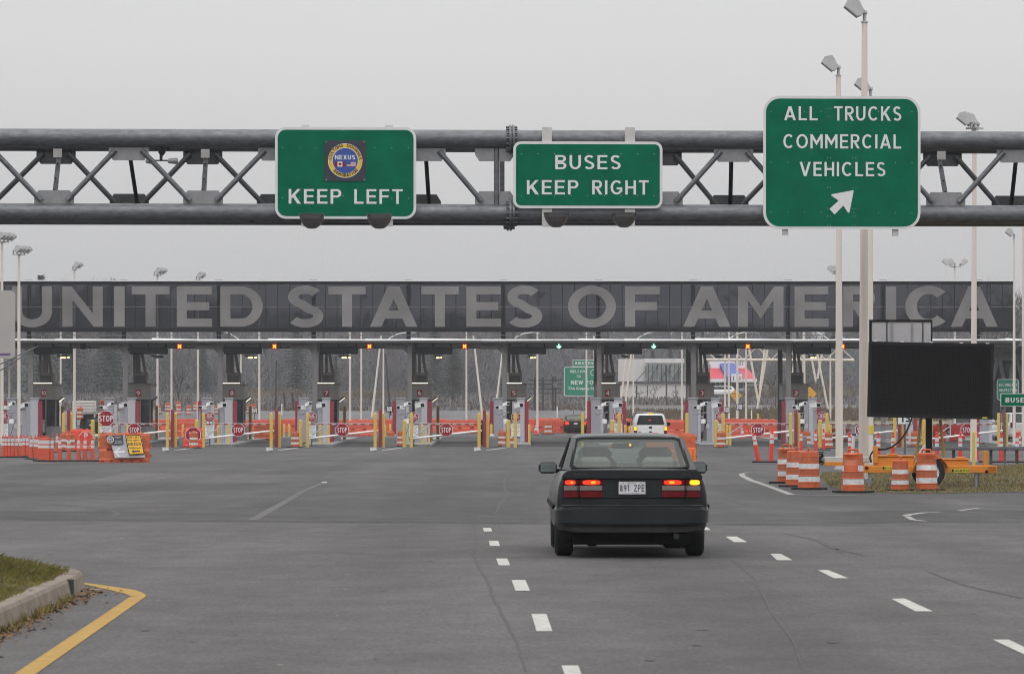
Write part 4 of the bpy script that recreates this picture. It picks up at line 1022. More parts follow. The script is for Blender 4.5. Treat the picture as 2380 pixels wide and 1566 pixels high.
for px, base, lab in ((1675.5, 1040.5, 'drum at the left foot of the gate beside booth 3'), (1875, 1036, 'drum behind the leaning red posts, beside booth 2'), (1925, 1042.5, 'drum left of the thick light poles, beyond the leaning red posts'),
    (2102.5, 1036.5, 'drum behind the speed limit post'), (2126, 1038.5, 'drum left of the wooden prop under the board'), (2150, 1034.5, 'drum behind the black mast of the trailer'), (2364, 1037, 'drum at the far right behind the guard rail'),
    (1167, 1034, 'rear drum of the two left of booth 5'), (1187.5, 1037.5, 'front drum of the two left of booth 5'), (908.5, 1038, 'left drum of the two right of booth 7'), (932.5, 1037, 'right drum of the two right of booth 7'),
    (450, 1041.5, 'drum before the red barrier with the white octagon outline'), (686, 1039.5, 'drum beside the concrete block right of booth 8'), (1422, 1012, 'drum top showing above the dark car roof before booth 4')):
    put_drum(px, base, lab, 1.0, d=min(F*H/(base-HOR), 238) if base > 1030 else 232)
for i, (px, base) in enumerate(((150, 1047), (163, 1049), (171, 1044), (181, 1042), (156, 1041))):
    put_drum(px, base, ('dull drum leftmost', 'dull drum frontmost', 'dull drum second from the right', 'dull drum rightmost', 'dull drum rearmost')[i]+' in the clump by the red barrier at left', 1.0)
put_drum(1274, 0, 'wide drum in the lane beside the black car', 1.15, d=305)
for px, py, d, lab in ((389.5, 956.5, 400, 'single drum on the far road above the gate beside booth 9'), (415, 964, 395, 'lower drum of two nearly stacked on the far road right of booth 9'), (414.5, 953, 408, 'upper drum of two nearly stacked on the far road right of booth 9'), (438.5, 964, 395, 'single drum on the far road right of the two stacked ones'), (454.5, 955, 404, 'drum on the far road half behind the pole left of booth 8'),
    (503, 962.5, 396, 'drum on the far road behind the camera left of booth 8'), (580, 961, 400, 'left drum of two on the far road right of booth 8'), (590, 960, 401, 'right drum of two on the far road right of booth 8'), (368, 962, 396, 'drum on the far road just right of booth 9'), (240, 958, 300, 'drum behind the scanner column left of booth 9'), (186, 975, 300, 'drum behind the ochre post of booth 10')):
    k = d/F; put_drum(px, 0, lab, 1.0, d=d).location.z = H+(HOR-py)*k
for px, py, d, lab in ((1935, 1008, 262, 'drum behind the gate, left of the thick light poles'), (1970, 1008, 262, 'drum between the thick light poles, behind the gate'), (1921, 1000, 300, 'small drum far behind the gate near booth 2')):
    put_drum(px, 0, lab, 1.0, d=d)

for px, base, lab, s, am, torn in main_drums:
    o = put_drum(px, base, lab, s, rz=rd.uniform(0, 6)); dent(o, am, px, torn)

def wbarrier(m):
    t = thing('water_barrier', '', 'water barrier', group='orange plastic water barriers')
    L2, h = .98, 1.07
    b = MB().use(m)
    prof = [(-.30, 0), (-.30, .12), (-.27, .16), (-.24, .42), (-.20, .46), (-.17, .50), (-.13, .98), (-.10, h), (.10, h), (.13, .98), (.17, .50), (.20, .46), (.24, .42), (.27, .16), (.30, .12), (.30, 0)]
    b.prism(prof, -L2, L2, 'x')
    for x in (-.62, 0, .62): b.prism([(-.10, h-.002), (-.07, h+.035), (.07, h+.035), (.10, h-.002)], x-.12, x+.12, 'x')
    for x in (-.8, -.4, .4, .8): b.bbox(x-.045, x+.045, -.255, .0, .16, .44, .02)
    b.use(SLOT)
    for x in (-.55, .3): b.box(x-.14, x+.14, -.238, -.1, .44, .53)
    for x in (-.85, -.5, -.1, .3, .66): b.box(x-.05, x+.05, -.305, -.2, .03, .09)
    b.use(m)
    for z in (.25, .6, .9): b.tube((L2+.03, 0, z-.05), (L2+.03, 0, z+.05), .05, n=8); b.tube((-L2-.03, 0, z-.12), (-L2-.03, 0, z-.02), .05, n=8)
    b.build('body', t)
    return t
WB = {m.name: Kind((lambda mm: (lambda: wbarrier(mm)))(m)) for m in (ORANGE, REDOR, REDOR2)}
WG = 'orange plastic water barriers'
# the near barrier that carries the NEXUS boards
def loose(name, label, cat, px, d, z, rz=0, group=None): return thing(name, label, cat, (X(px, d), d, z), rz, group)
bd = F*H/(1075-HOR); nb = WB['orange_plastic'].put((X(288, bd), bd+.3, 0), 'orange water barrier with NEXUS boards leaning on it', R(2), WG); nb.scale = (.93, 1, 1)
fx = lambda px: X(px, bd)-X(288, bd); kz = bd/F
sx0 = lambda z: 185*0+62.5*0+ (z)                       # pixel helper kept simple
def board_thing(name, label, cat, y, build, rx=R(13)):
    t = thing(name, label, cat, (X(288, bd), bd+y, 0)); t.rotation_euler = (-rx, 0, R(2)); build(t); return t
Zb = lambda py: (1075-py)*kz
def mk(t):
    b = MB().use(PORTALL).prism([(fx(253), Zb(1009.5)), (fx(328), Zb(1009.5)), (fx(338), Zb(1063)), (fx(268), Zb(1064))], -.02, 0)
    b.use(LETW).add([(x_, -.026, z_) for x_, z_ in ((fx(265), Zb(1050)), (fx(276), Zb(1040)), (fx(281), Zb(1040)), (fx(272.5), Zb(1047.5)), (fx(291), Zb(1047.5)), (fx(291), Zb(1052)), (fx(272.5), Zb(1052)), (fx(282), Zb(1061)), (fx(276.5), Zb(1061)))], [tuple(range(9))[::-1]], False)
    b.build('plate', t)
board_thing('grey_arrow_board', 'grey board with a pale left pointing arrow, leaning on the near orange barrier', 'arrow board', -.16, mk)
def mk(t):
    b = MB().use(NAVY).prism([(fx(245.5), Zb(1010)), (fx(286), Zb(1009.5)), (fx(287.5), Zb(1030.5)), (fx(276), Zb(1033)), (fx(251), Zb(1031.5))], -.02, 0)
    def dd(m, r, y): b.use(m).add([(fx(257)+r*kz*math.cos(2*math.pi*k/28), y, Zb(1020.3)+r*kz*math.sin(2*math.pi*k/28)) for k in range(28)], [tuple(range(28))], False)
    dd(YEL, 8.6, -.024); dd(WHITE, 7.2, -.027); dd(BLUE, 6.7, -.030)
    b.use(LETW).text('NEXUS', fx(252.2), fx(261.8), Zb(1020.5), Zb(1017.3), -.034, .03)
    flags(b, fx(252.5), fx(256.5), Zb(1025), Zb(1021.8), -.034, .01)
    b.use(LETW).text('CARD HOLDERS', fx(267), fx(282), Zb(1014.6), Zb(1012.8), -.024, .02).text('ONLY', fx(272), fx(277), Zb(1017.8), Zb(1016), -.024, .02)
    b.text('TITULAIRES DE', fx(268), fx(283), Zb(1025.4), Zb(1023.6), -.024, .02).text('CARTE SEULEMENT', fx(267), fx(285), Zb(1028.8), Zb(1027), -.024, .02)
    b.build('plate', t)
board_thing('nexus_board', 'small dark board with a round emblem on the near orange barrier', 'information board', -.20, mk)
def mk(t):
    b = MB().use(BLACK).prism([(fx(291.5), Zb(1009.5)), (fx(327), Zb(1009)), (fx(337), Zb(1054)), (fx(301), Zb(1056.5))], -.02, 0)
    b.use(mat('sign_yellow', (.86, .47, .012), .45, var=.05, scale=4)).add([(x_, -.024, z_) for x_, z_ in ((fx(293.5), Zb(1011.5)), (fx(325.8), Zb(1011)), (fx(335), Zb(1052.8)), (fx(302.8), Zb(1055)))], [(3, 2, 1, 0)], False)
    for s_, a, c, e_, g_, bo in (('KEEP LEFT', 295.5, 323.5, 1012.4, 1017.6, .03), ('Rester à gauche', 296.5, 325, 1019.2, 1024.5, .02), ('NEXUS', 299, 328.5, 1027, 1034.5, .045), ('Seulement', 301.5, 328, 1037, 1042.2, .02)):
        b.use(BOOTHD).text(s_, fx(a), fx(c), Zb(g_), Zb(e_), -.028, bo)
    b.face([(x_, -.028, z_) for x_, z_ in ((fx(306.5), Zb(1048.5)), (fx(312.5), Zb(1052.5)), (fx(312.5), Zb(1050.2)), (fx(326.5), Zb(1049.6)), (fx(326), Zb(1045.8)), (fx(311.8), Zb(1046.4)), (fx(311.8), Zb(1044.2)))])
    b.build('plate', t)
board_thing('yellow_board', 'yellow board reading KEEP LEFT NEXUS on the near orange barrier', 'information board', -.24, mk)
# barriers with octagon boards left of the gates
def octbar(px, d, w, label, oct_):
    o = WB['red_plastic'].put((X(px, d), d, 0), label, R(3), WG); o.scale = (w, 1, 1.0); return o
octbar(188, 206, .50, 'red barrier with a blank octagon outline, behind the clump of dull drums', 1)
octbar(448, 228, .52, 'red barrier with a faded STOP octagon, left of the gate beside booth 8', 1)
for px, py, d, txt, lab in ((200, 1020, 204.9, 'P', 'dark octagon board with a pale letter on the red barrier at left'), (449, 1010.5, 226.9, 'STOP', 'faded STOP octagon board on the red barrier beside booth 9')):
    k = d/F; b = MB().use(SIGNB).prism(octagon(0, 0, 19.5*k*.98), 0, .01); b.use(RED if txt == 'STOP' else REDOR2).prism(octagon(0, 0, 17.8*k), -.006, .004)
    b.use(LETW).text(txt, -.24 if txt == 'STOP' else -.09, .24 if txt == 'STOP' else .09, .0, .18 if txt == 'STOP' else .3, -.012, .02)
    b.build('octagon_board', None, (X(px, d), d, Z(py, d)), lab, 'octagon board')
# barrier beyond the hero car
d = F*H/(1078.5-HOR); o = WB['orange_plastic'].put((X(1560, d), d+.3, 0), 'orange water barrier half hidden by the dark car', 0, WG); o.scale = (.88, 1, 1.0)
fp = thing('orange_panel', 'bright orange plastic panel leaning on the barrier behind the dark car', 'barrier panel', (X(1601, d), d-.05, 0)); MB().use(mat('orange_bright', (.95, .20, .02), .5)).bbox(-.22, .24, -.05, 0, .02, .57, .01).build('panel', fp); MB().use(SLOT).box(.13, .15, -.056, -.05, .08, .5).build('slot', fp)
# far row behind the lanes
def between(px):
    ns = sorted(lanes.items(), key=lambda kv: kv[1]); 
    for (n0, p0), (n1, p1) in zip(ns, ns[1:]):
        if p0 <= px < p1: return n0, n1, (px-p0)/(p1-p0)
    return 2, 1, .5
i = 0; px = 385; seen = {}
while px < 1850:
    n0, n1, u = between(px); pos = ('just right of booth %d' % n0) if u < .34 else ('midway between booths %d and %d' % (n0, n1)) if u < .67 else ('just left of booth %d' % n1)
    dd = 322+6*math.sin(i*1.3)+rd.uniform(-2, 2); key = pos
    seen[key] = seen.get(key, 0)+1
    lab = f'orange far row barrier {pos}' + ('' if seen[key] == 1 else ', overlapping its neighbour')
    WB['red_orange_plastic'].put((X(px, dd), dd, gz(dd)-.05), lab, R(rd.uniform(-14, 14)), WG).scale = (1, 1, 1.02)
    px += 53+rd.uniform(-3, 2); i += 1
for px, d, lab, m in ((425, 285, 'orange barrier nearer than the far row, behind the gate beside booth 9', 'red_orange_plastic'), (625, 268, 'bright barrier before the far row, beyond the gate beside booth 8', 'orange_plastic'), (838, 296, 'barrier before the far row, beyond the gate beside booth 7', 'red_orange_plastic'), (1280, 327, 'barrier with a round hole left of the black car', 'red_orange_plastic'), (1565, 290, 'barrier right of the white pickup', 'red_orange_plastic'), (1715, 286, 'slanting barrier left in the lane beyond booth 3', 'red_orange_plastic'), (1772, 284, 'straight barrier right in the lane beyond booth 3', 'red_orange_plastic'),
    (1452, 280, 'barrier seen left of the white pickup', 'red_plastic'), (2180, 262, 'red barrier left of the trailer mast, beyond the gate', 'red_plastic'), (2225, 262, 'red barrier behind the gate under the trailer board', 'red_plastic')):
    WB[m].put((X(px, d), d, gz(d)), lab, R(rd.uniform(-10, 10)), WG)

def chan(two=True):
    t = thing('channelizer_post', '', 'channelizer', group='orange channelizer posts')
    b = MB(); z = [(0, .115, REDOR), (.52, .088, REFL), (.63, .083, REDOR), (.68, .08, REFL), (.83, .072, REDOR), (.90, .068, REDOR), (.93, .03, REDOR), (.935, .022, REDOR), (.96, .03, REDOR), (.985, .03, REDOR), (1.0, .01, REDOR)]
    b.lathe([(r, h, m) for h, r, m in z], 14, cap=False); b.build('post', t)
    MB().use(BLACKR).prism([(-.3, -.2), (.3, -.2), (.3, .2), (-.3, .2)], 0, .04, 'z').build('rubber_base', t)
    return t
CH = Kind(chan); CG = 'orange channelizer posts in the long row at left'
zs = [35, 65, 100, 140, 183, 228, 265, 300, 345, 390, 412, 440, 453, 466, 479, 492, 505, 518, 531, 577, 660, 760, 868, 940, 1022, 630]
names = []
for j, zx in enumerate(sorted(zs)):
    px = zx*.21036; base = 1062.5 if zx < 240 else 1061 if zx < 330 else 1067 if zx < 420 else 1071.5
    if zx == 630: base = 1052
    d = F*H/(base-HOR)
    grp = 'orange channelizer posts in the long row at left'
    if 436 <= zx <= 535: lab = 'one of the tightly packed orange posts forming the wall in the row at left'; g2 = 'tightly packed orange posts'
    else:
        lab = {35: 'orange post at the far left end of the long row', 65: 'second orange post from the left end of the row', 100: 'third orange post from the left end of the row', 140: 'fourth orange post from the left end of the row', 183: 'fifth orange post from the left end of the row', 228: 'sixth orange post from the left end of the row', 265: 'left post of the pair set back after the sixth orange post', 300: 'right post of the pair set back after the sixth orange post', 345: 'orange post alone just before the packed wall of posts', 390: 'left of two overlapping orange posts touching the packed wall', 412: 'right of two overlapping orange posts touching the packed wall',
               577: 'first spaced orange post right of the packed wall', 630: 'orange post set back behind the spaced ones', 660: 'second spaced orange post right of the packed wall', 760: 'third spaced orange post, before the dull drums', 868: 'spaced orange post third from the NEXUS barrier', 940: 'spaced orange post second from the NEXUS barrier', 1022: 'spaced orange post next to the NEXUS barrier'}[zx]; g2 = grp
    o = CH.put((X(px, d), d, 0), lab, group=g2); o.scale = (.78, .78, .95)
b = MB().use(BLACKR)
pts = [G(p, q) for p, q in ((-20, 1063.6), (52, 1063.2), (58, 1062), (70, 1063), (80, 1068), (98, 1072.8), (233, 1072.4))]
for a, c in zip(pts, pts[1:]):
    n = Vector((-(c-a).y, (c-a).x, 0)).normalized()*.16; b.add([tuple(a-n), tuple(c-n), tuple(c+n), tuple(a+n)]+[tuple(v+Vector((0,0,.055))) for v in (a-n, c-n, c+n, a+n)], [(4,5,6,7),(0,1,5,4),(1,2,6,5),(2,3,7,6),(3,0,4,7)], False)
b.build('rubber_curb', None, None, 'long black rubber curb under the row of orange posts', 'rubber curb')
CH2 = Kind(lambda: chan2())
def chan2():
    t = thing('channelizer_post', '', 'channelizer', group='slim orange posts by the guard rail')
    b = MB(); z = [(0, .085, REDOR2), (.58, .075, REFL), (.70, .072, REDOR2), (.76, .07, REFL), (.90, .065, REDOR2), (.98, .06, REDOR2), (1.0, .025, REDOR2), (1.06, .045, REDOR2), (1.09, .045, REDOR2), (1.11, .01, REDOR2)]
    b.lathe([(r, h, m) for h, r, m in z], 14, cap=False); b.build('post', t)
    MB().use(BLACKR).box(-.35, .35, -.2, .2, 0, .05).build('rubber_base', t); return t
for px, base, w in ((1975, 1072, 'before the gap between the light poles'), (2041.5, 1076, 'left of the orange box on the trailer'), (2075.5, 1074, 'right of the speed limit post'), (2177.5, 1074, 'right of the black mast'), (2232, 1074, 'left of the grey light pole behind the trailer'), (2271, 1074, 'right of the yellow bollard by the guard rail'), (2327, 1074.6, 'standing behind the green BUSES sign post'), (2364, 1074.8, 'rightmost behind the guard rail'), (1862, 1052, 'behind the leftmost drum'), (1914, 1046, 'beside the drum left of the light poles'), (1896, 1052, 'just behind the front drum')):
    d = F*H/(base-HOR); CH2.put((X(px, d), d, 0), f'slim orange post {w}')
for px, h, w in ((2382, 5, 'x'),): pass
t = thing('channelizer_pair', 'two red posts leaning towards each other on one black bar', 'channelizer', (X(1777, 149.5), 149.5, 0))
kk_ = 149.5/F
for a, b_, lab in (((1763, 1072), (1751.6, 1009), 'l'), ((1791.6, 1072), (1794.7, 1004), 'r')):
    x0, z0, xt, zt_ = (a[0]-1777)*kk_, .03, (b_[0]-1777)*kk_, (1074-b_[1])*kk_
    lp = lambda u: (x0+(xt-x0)*u, 0, z0+(zt_-z0)*u)
    b = MB()
    for u0, u1, m, r in ((0, .62, REDOR2, .082), (.62, .75, REFL, .078), (.75, .80, REDOR2, .076), (.80, .95, REFL, .072), (.95, 1.0, REDOR2, .07)): b.use(m).tube(lp(u0), lp(u1), r, r-.004, n=12)
    b.use(REDOR2).tube(lp(1.0), lp(1.05), .03, n=8).tube(lp(1.05), lp(1.08), .045, n=8); b.build('post', t)
MB().use(BLACKR).box(-.46, .46, -.1, .1, 0, .05).build('rubber_base', t)
for px, d, lab in ((469*.21036+1146.5, 302, 'small red traffic cone left of the wide drum'), (935*.21036+1528.6, 278, 'small traffic cone behind the gate beside booth 3')):
    t = thing('traffic_cone', lab, 'traffic cone', (X(px, d), d, gz(d)))
    MB().lathe([(.17, .03, REDOR2), (.11, .35, REFL), (.075, .55, REDOR2), (.065, .62, REFL), (.05, .72, REDOR2), (.03, .85, REDOR2)], 14).build('cone', t); MB().use(BLACKR).box(-.24, .24, -.24, .24, 0, .03).build('rubber_base', t)

# ------------------------------------------------------------------ light poles
def lightpole(px, d, ytop, r0, r1, heads, side, label, zbase=None, px_top=None, cat='light pole', group='pale floodlight poles'):
    z0 = gz(d) if zbase is None else zbase; h = Z(ytop, d)-z0
    t = thing('light_pole', label, cat, (X(px, d), d, z0), group=group)
    dx = 0 if px_top is None else X(px_top, d)-X(px, d)
    b = MB().use(POLE).tube((0, 0, 0), (dx, 0, h), r0, r1, n=20); b.build('pole', t)
    MB().use(STEEL).lathe([(r0*1.5, 0), (r0*1.5, .12), (r0*1.05, .2)], 16).build('base_collar', t)
    if heads:
        b = MB().use(LAMPM).tube((dx, 0, h), (dx, 0, h+.03), r1*1.3, n=14)
        if heads > 1: b.box(dx-.10*heads, dx+.10*heads, -.05, .05, h+.03, h+.09).box(dx-.04, dx+.04, -.24*heads, .24*heads, h+.031, h+.089)
        b.build('crossarm', t)
        for i in range(heads):
            ox = dx+(i-(heads-1)/2)*(.17 if side else .4); oy = (i-(heads-1)/2)*.45; sd = side if side else (-1 if i < heads-1 else 1)
            zb_ = h+.04
            b = MB().use(LAMPM).tube((ox, oy, zb_), (ox, oy, zb_+.2), .045, n=8).lathe([(.05, .16), (.075, .2), (.06, .27), (.0, .29)], 10, c=(ox, oy, zb_)).build('knuckle', t)
            pr = [(-.5,.36),(-.18,.10),(-.08,.14),(.0,.24),(-.07,.33),(-.12,.45),(-.2,.56),(-.42,.52)]
            b = MB().use(LAMPM).prism([(ox-sd*-p, zb_+q) if False else (ox+(p if sd < 0 else -p), zb_+q) for p, q in pr], oy-.2, oy+.2)
            b.build('lamp_head', t)
            q = [(-.505,.345), (-.185,.085), (-.18,.10), (-.5,.36)]
            MB().use(LAMPL).prism([(ox+(p if sd < 0 else -p), zb_+z_) for p, z_ in q], oy-.19, oy+.19).build('lamp_lens', t)
    return t
lightpole(2007, 100, 53.6, .13, .068, 1, -1, 'tallest and thickest pale light pole, its lamp at the top edge', 0, 2009.5)
lightpole(1951, 119.6, 177.5, .115, .07, 1, -1, 'pale light pole left of the thickest one, lamp above the ALL TRUCKS sign', 0, 1948.7)
c_ = lightpole(2023.5, 126, 226, .09, .062, 1, -1, 'thin pale pole just right of the thickest one, with a yellow band', 0)
MB().use(TRAILY).lathe([(.100, Z(1008, 126)), (.100, Z(988, 126))], 16).build('yellow_band', c_)
lightpole(2262.5, 141, 303, .115, .07, 3, -1, 'pale light pole rising behind the dark trailer board', 0, 2265)
lightpole(2357, 225, 556, .085, .055, 1, -1, 'slim pale pole right of the end of the glass band')
lightpole(2380, 211, 529, .12, .1, 0, -1, 'pale pole cut by the right edge of the view')
lightpole(2219, 267, 622, .085, .06, 3, 0, 'pole with lamps splayed in a V above the glass band')
lightpole(1944, 279, 638, .085, .06, 3, -1, 'pole with three lamps peeking left of the thick poles')
lightpole(4.5, 230, 565, .10, .07, 4, 1, 'pole with four lamps at the left edge of the view')
lightpole(44, 247, 594, .115, .075, 4, 1, 'second four lamp pole from the left edge')
lightpole(173, 273, 629, .10, .07, 2, 1, 'two lamp pole above the N of UNITED')
lightpole(366, 283, 642, .085, .06, 3, 1, 'three lamp pole above the T of UNITED')
lightpole(460, 290, 652, .085, .06, 2, 1, 'two lamp pole above the E of UNITED')
lightpole(141, 315, 668, .075, .06, 2, 1, 'slim pole between booths 10 and 9, right of the first column')
lightpole(398.5, 305, 672, .08, .06, 2, 1, 'pale pole right of booth 9, nearer booth 8')
lightpole(602.5, 320, 668, .095, .07, 2, 1, 'pale pole just right of booth 8')
lightpole(813.5, 300, 684, .09, .07, 3, 1, 'pale pole just right of booth 7')
lightpole(839.5, 325, 700, .075, .06, 2, 1, 'thinner pale pole second right of booth 7')
lightpole(1249, 310, 694, .085, .065, 3, 1, 'pale pole right of booth 5')
lightpole(1694, 360, 700, .10, .08, 2, -1, 'thin pole before the red roofed restaurant')
lightpole(1713.5, 330, 690, .11, .085, 3, -1, 'thicker pole before the red roofed restaurant, over the yellow diamond')
lightpole(22, 255, 690, .07, .06, 1, 1, 'pale pole left of booth 10')
for tp, bp, d, m, lab in (((1100, 780), (1122, 955), 380, POLE, 'pale pole leaning right, left of booth 5'), ((1170, 800), (1151, 928), 420, POLE, 'pale pole leaning left beside booth 5'), ((886, 780), (864, 953), 390, POLE, 'thin pale pole leaning left, left of booth 6'), ((896, 822), (908, 947), 400, WOODP, 'dark wooden pole leaning left of booth 6'), ((1380, 780), (1386, 860), 400, POLE, 'pale pole leaning behind the column of booth 4'), ((1457, 815), (1440, 900), 400, POLE, 'thin pole leaning left before the white building'), ((1470, 800), (1449, 947), 380, POLE, 'thicker pole leaning left before the white building'), ((1549, 848), (1549, 930), 500, WOODP, 'upright dark pole before the white building'), ((643, 838), (640, 930), 430, WOODP, 'thin dark bare pole right of booth 8'), ((168, 815), (176, 935), 350, WOODP, 'dark leaning pole beside the two lamp pole near booth 10')):
    k = d/F; p0 = Vector((X(bp[0], d), d, min(Z(bp[1], d), gz(d)+.0) if Z(bp[1], d) > gz(d) else Z(bp[1], d))); p1 = P(tp[0], tp[1], d)
    p0.z = gz(d)-.1 if abs(p0.z-gz(d)) < 3 else p0.z
    MB().use(m).tube((0, 0, 0), tuple(p1-p0), .11, .08, n=10).build('leaning_pole', None, tuple(p0), lab, 'pole')
def streetlamp(px, side, ytop, d, label):
    t = thing('street_lamp', label, 'street lamp', (X(px, d), d, gz(d)), group='street lamps with curved arms'); h = Z(ytop, d)-gz(d)
    MB().use(POLE).tube((0, 0, 0), (0, 0, h-1.0), .09, .06, n=8).build('pole', t)
    b = MB().use(CAMW); pts = [(side*2.2*(1-math.cos(a))/1.0*.5*2 if False else side*(2.3*u), 0, h-1.0+1.0*(1-(1-u)**2.2)) for u, a in ((i/8, 0) for i in range(9))]
    b.pipe(pts, .05, 6); b.build('arm', t)
    MB().use(LAMPM).bbox(min(side*2.2, side*3.0), max(side*2.2, side*3.0), -.15, .15, h-.06, h+.06, .03).build('lamp_head', t)
for px, sd_, yt, d, w in ((1084, -1, 703, 340, 'behind the T of STATES'), (1363, -1, 703, 345, 'behind the O of OF'), (1585, -1, 711, 350, 'behind the glass between OF and AMERICA'), (1734, -1, 714, 350, 'behind the first M of AMERICA'), (1870, -1, 721, 360, 'behind the E of AMERICA'), (1867, 1, 732, 360, 'left of the thick poles behind the glass'), (2125, 1, 716, 350, 'behind the C of AMERICA'), (891, 1, 773, 380, 'in the gap under the glass left of booth 6'), (1182, 1, 773, 390, 'in the gap under the glass at booth 5'), (1472, 1, 771, 390, 'in the gap under the glass right of booth 4'), (1685, 1, 772, 400, 'in the gap under the glass right of booth 3'), (1930, -1, 768, 380, 'in the gap under the glass right of booth 2'), (560, -1, 770, 400, 'in the gap under the glass at booth 8')):
    streetlamp(px, sd_, yt, d, f'street lamp with curved arm {w}')
# far tubular sign bridge
bdg = thing('sign_bridge', 'far pale lattice sign bridge on slanting tubular legs', 'sign bridge', (X(1790, 400), 400, 0))
bx = lambda p: X(p, 400)-X(1790, 400); bz = lambda p: Z(p, 400)
for (xa, ya), (xb_, yb_) in (((1740, 805), (1762, 932)), ((1786, 800), (1760, 950)), ((1779, 800), (1766, 905)), ((1640, 800), (1629, 862)), ((1852, 805), (1842, 868)), ((1884, 820), (1897, 890)), ((1898, 815), (1924, 950)), ((1913, 810), (1900, 880))):
    MB().use(POLE).tube((bx(xb_), 0, bz(yb_)), (bx(xa), 0, bz(ya)), .11, n=10).build('leg', bdg)
for y_ in (836, 806): MB().use(POLE).tube((bx(1630), 0, bz(y_)), (bx(1985), 0, bz(y_+1)), .13, n=10).build('chord', bdg)
for i in range(11): MB().use(POLE).tube((bx(1632+32*i), 0, bz(836 if i % 2 else 806)), (bx(1632+32*(i+1)), 0, bz(806 if i % 2 else 836)), .05, n=6).build('brace', bdg)

# ------------------------------------------------------------------ vehicles
PAINT_D = mat('paint_dark_green', (.014, .0175, .0195), .3, .0, var=.25, scale=2.5, spec=.3, coat=.12)
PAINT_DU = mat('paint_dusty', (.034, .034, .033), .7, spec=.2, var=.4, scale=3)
PAINT_K = mat('paint_black', (.013, .014, .017), .25, spec=.4, coat=.2)
PAINT_W = mat('paint_white', (.78, .78, .79), .3, coat=.4, var=.03)
PAINT_G = mat('paint_grey', (.12, .125, .135), .3, coat=.4)
TYRE = mat('tyre', (.012, .012, .012), .85, var=.3, scale=8)
RIM = mat('rim', (.28, .28, .29), .4, .5)
INT = mat('seat_fabric', (.085, .09, .088), .9, var=.2, scale=5)
INTL = mat('seat_fabric_pale', (.17, .165, .15), .9, var=.2, scale=5)
SEAL = mat('seal_black', (.010, .010, .011), .7, spec=.15)
LENSR = mat('lens_red', (.125, .005, .009), .25, var=.25, scale=14, spec=.2)
LENSW = mat('lens_clear', (.20, .17, .16), .3, var=.15, scale=14, spec=.3)
LITR = mat('lamp_brake', (1.0, .035, .008), .3, var=.02, emit=1.0)
LITO = mat('lamp_core', (1.0, .50, .04), .3, var=.02, emit=1.6)
LITC = mat('lamp_hot_core', (1.0, .30, .02), .3, var=.02, emit=1.25)
LITA = mat('lamp_amber', (1.0, .46, .015), .3, var=.02, emit=1.5)
CHROME = mat('chrome', (.55, .55, .56), .2, .9)
def loftm(b, secs, m):
    """secs: (y, half outline bottom to top centre) mirrored and joined into a closed shell"""
    b.use(m); n = len(secs[0][1]); vs = []; fs = []; W = 2*n-2
    for y, pr in secs:
        ring = [(x, y, z) for x, z in pr]+[(-x, y, z) for x, z in pr[-2:0:-1]]
        vs += ring
    for i in range(len(secs)-1):
        for k in range(W):
            a, c = i*W+k, i*W+(k+1) % W; fs.append((a, c, c+W, a+W))
    fs.append(tuple(range(W))[::-1]); fs.append(tuple(range((len(secs)-1)*W, len(secs)*W)))
    return b.add(vs, fs, True)
def slab(b, p, t):
    p = [Vector(q) for q in p]; n = (p[1]-p[0]).cross(p[2]-p[0]).normalized()*t
    v = p+[q-n for q in p]; return b.add([tuple(q) for q in v], [(0,1,2,3),(7,6,5,4),(0,4,5,1),(1,5,6,2),(2,6,7,3),(3,7,4,0)], False)
def wheel(t, x, y, r, w, side):
    b = MB().use(TYRE).at((x, y, r), ry=R(90)); b.lathe([(r*.62, -w/2), (r*.9, -w/2), (r*.985, -w/2+.025), (r, 0), (r*.985, w/2-.025), (r*.9, w/2), (r*.62, w/2)], 28, cap=False); o = b.build('wheel', t)
    b = MB().use(RIM).at((x, y, r), ry=R(90)); z = w/2-.03 if side > 0 else -w/2+.03
    b.lathe([(r*.63, z), (r*.5, z*.7), (r*.15, z*.95), (0, z*.97)], 24, cap=False); b.build('rim', o)
    b = MB().use(SEAL).at((x, y, r), ry=R(90)).lathe([(0, -w/2+.06), (r*.6, -w/2+.06)], 20, cap=False); b.lathe([(r*.6, w/2-.06), (0, w/2-.06)], 20, cap=False); b.build('wheel_disc', o)
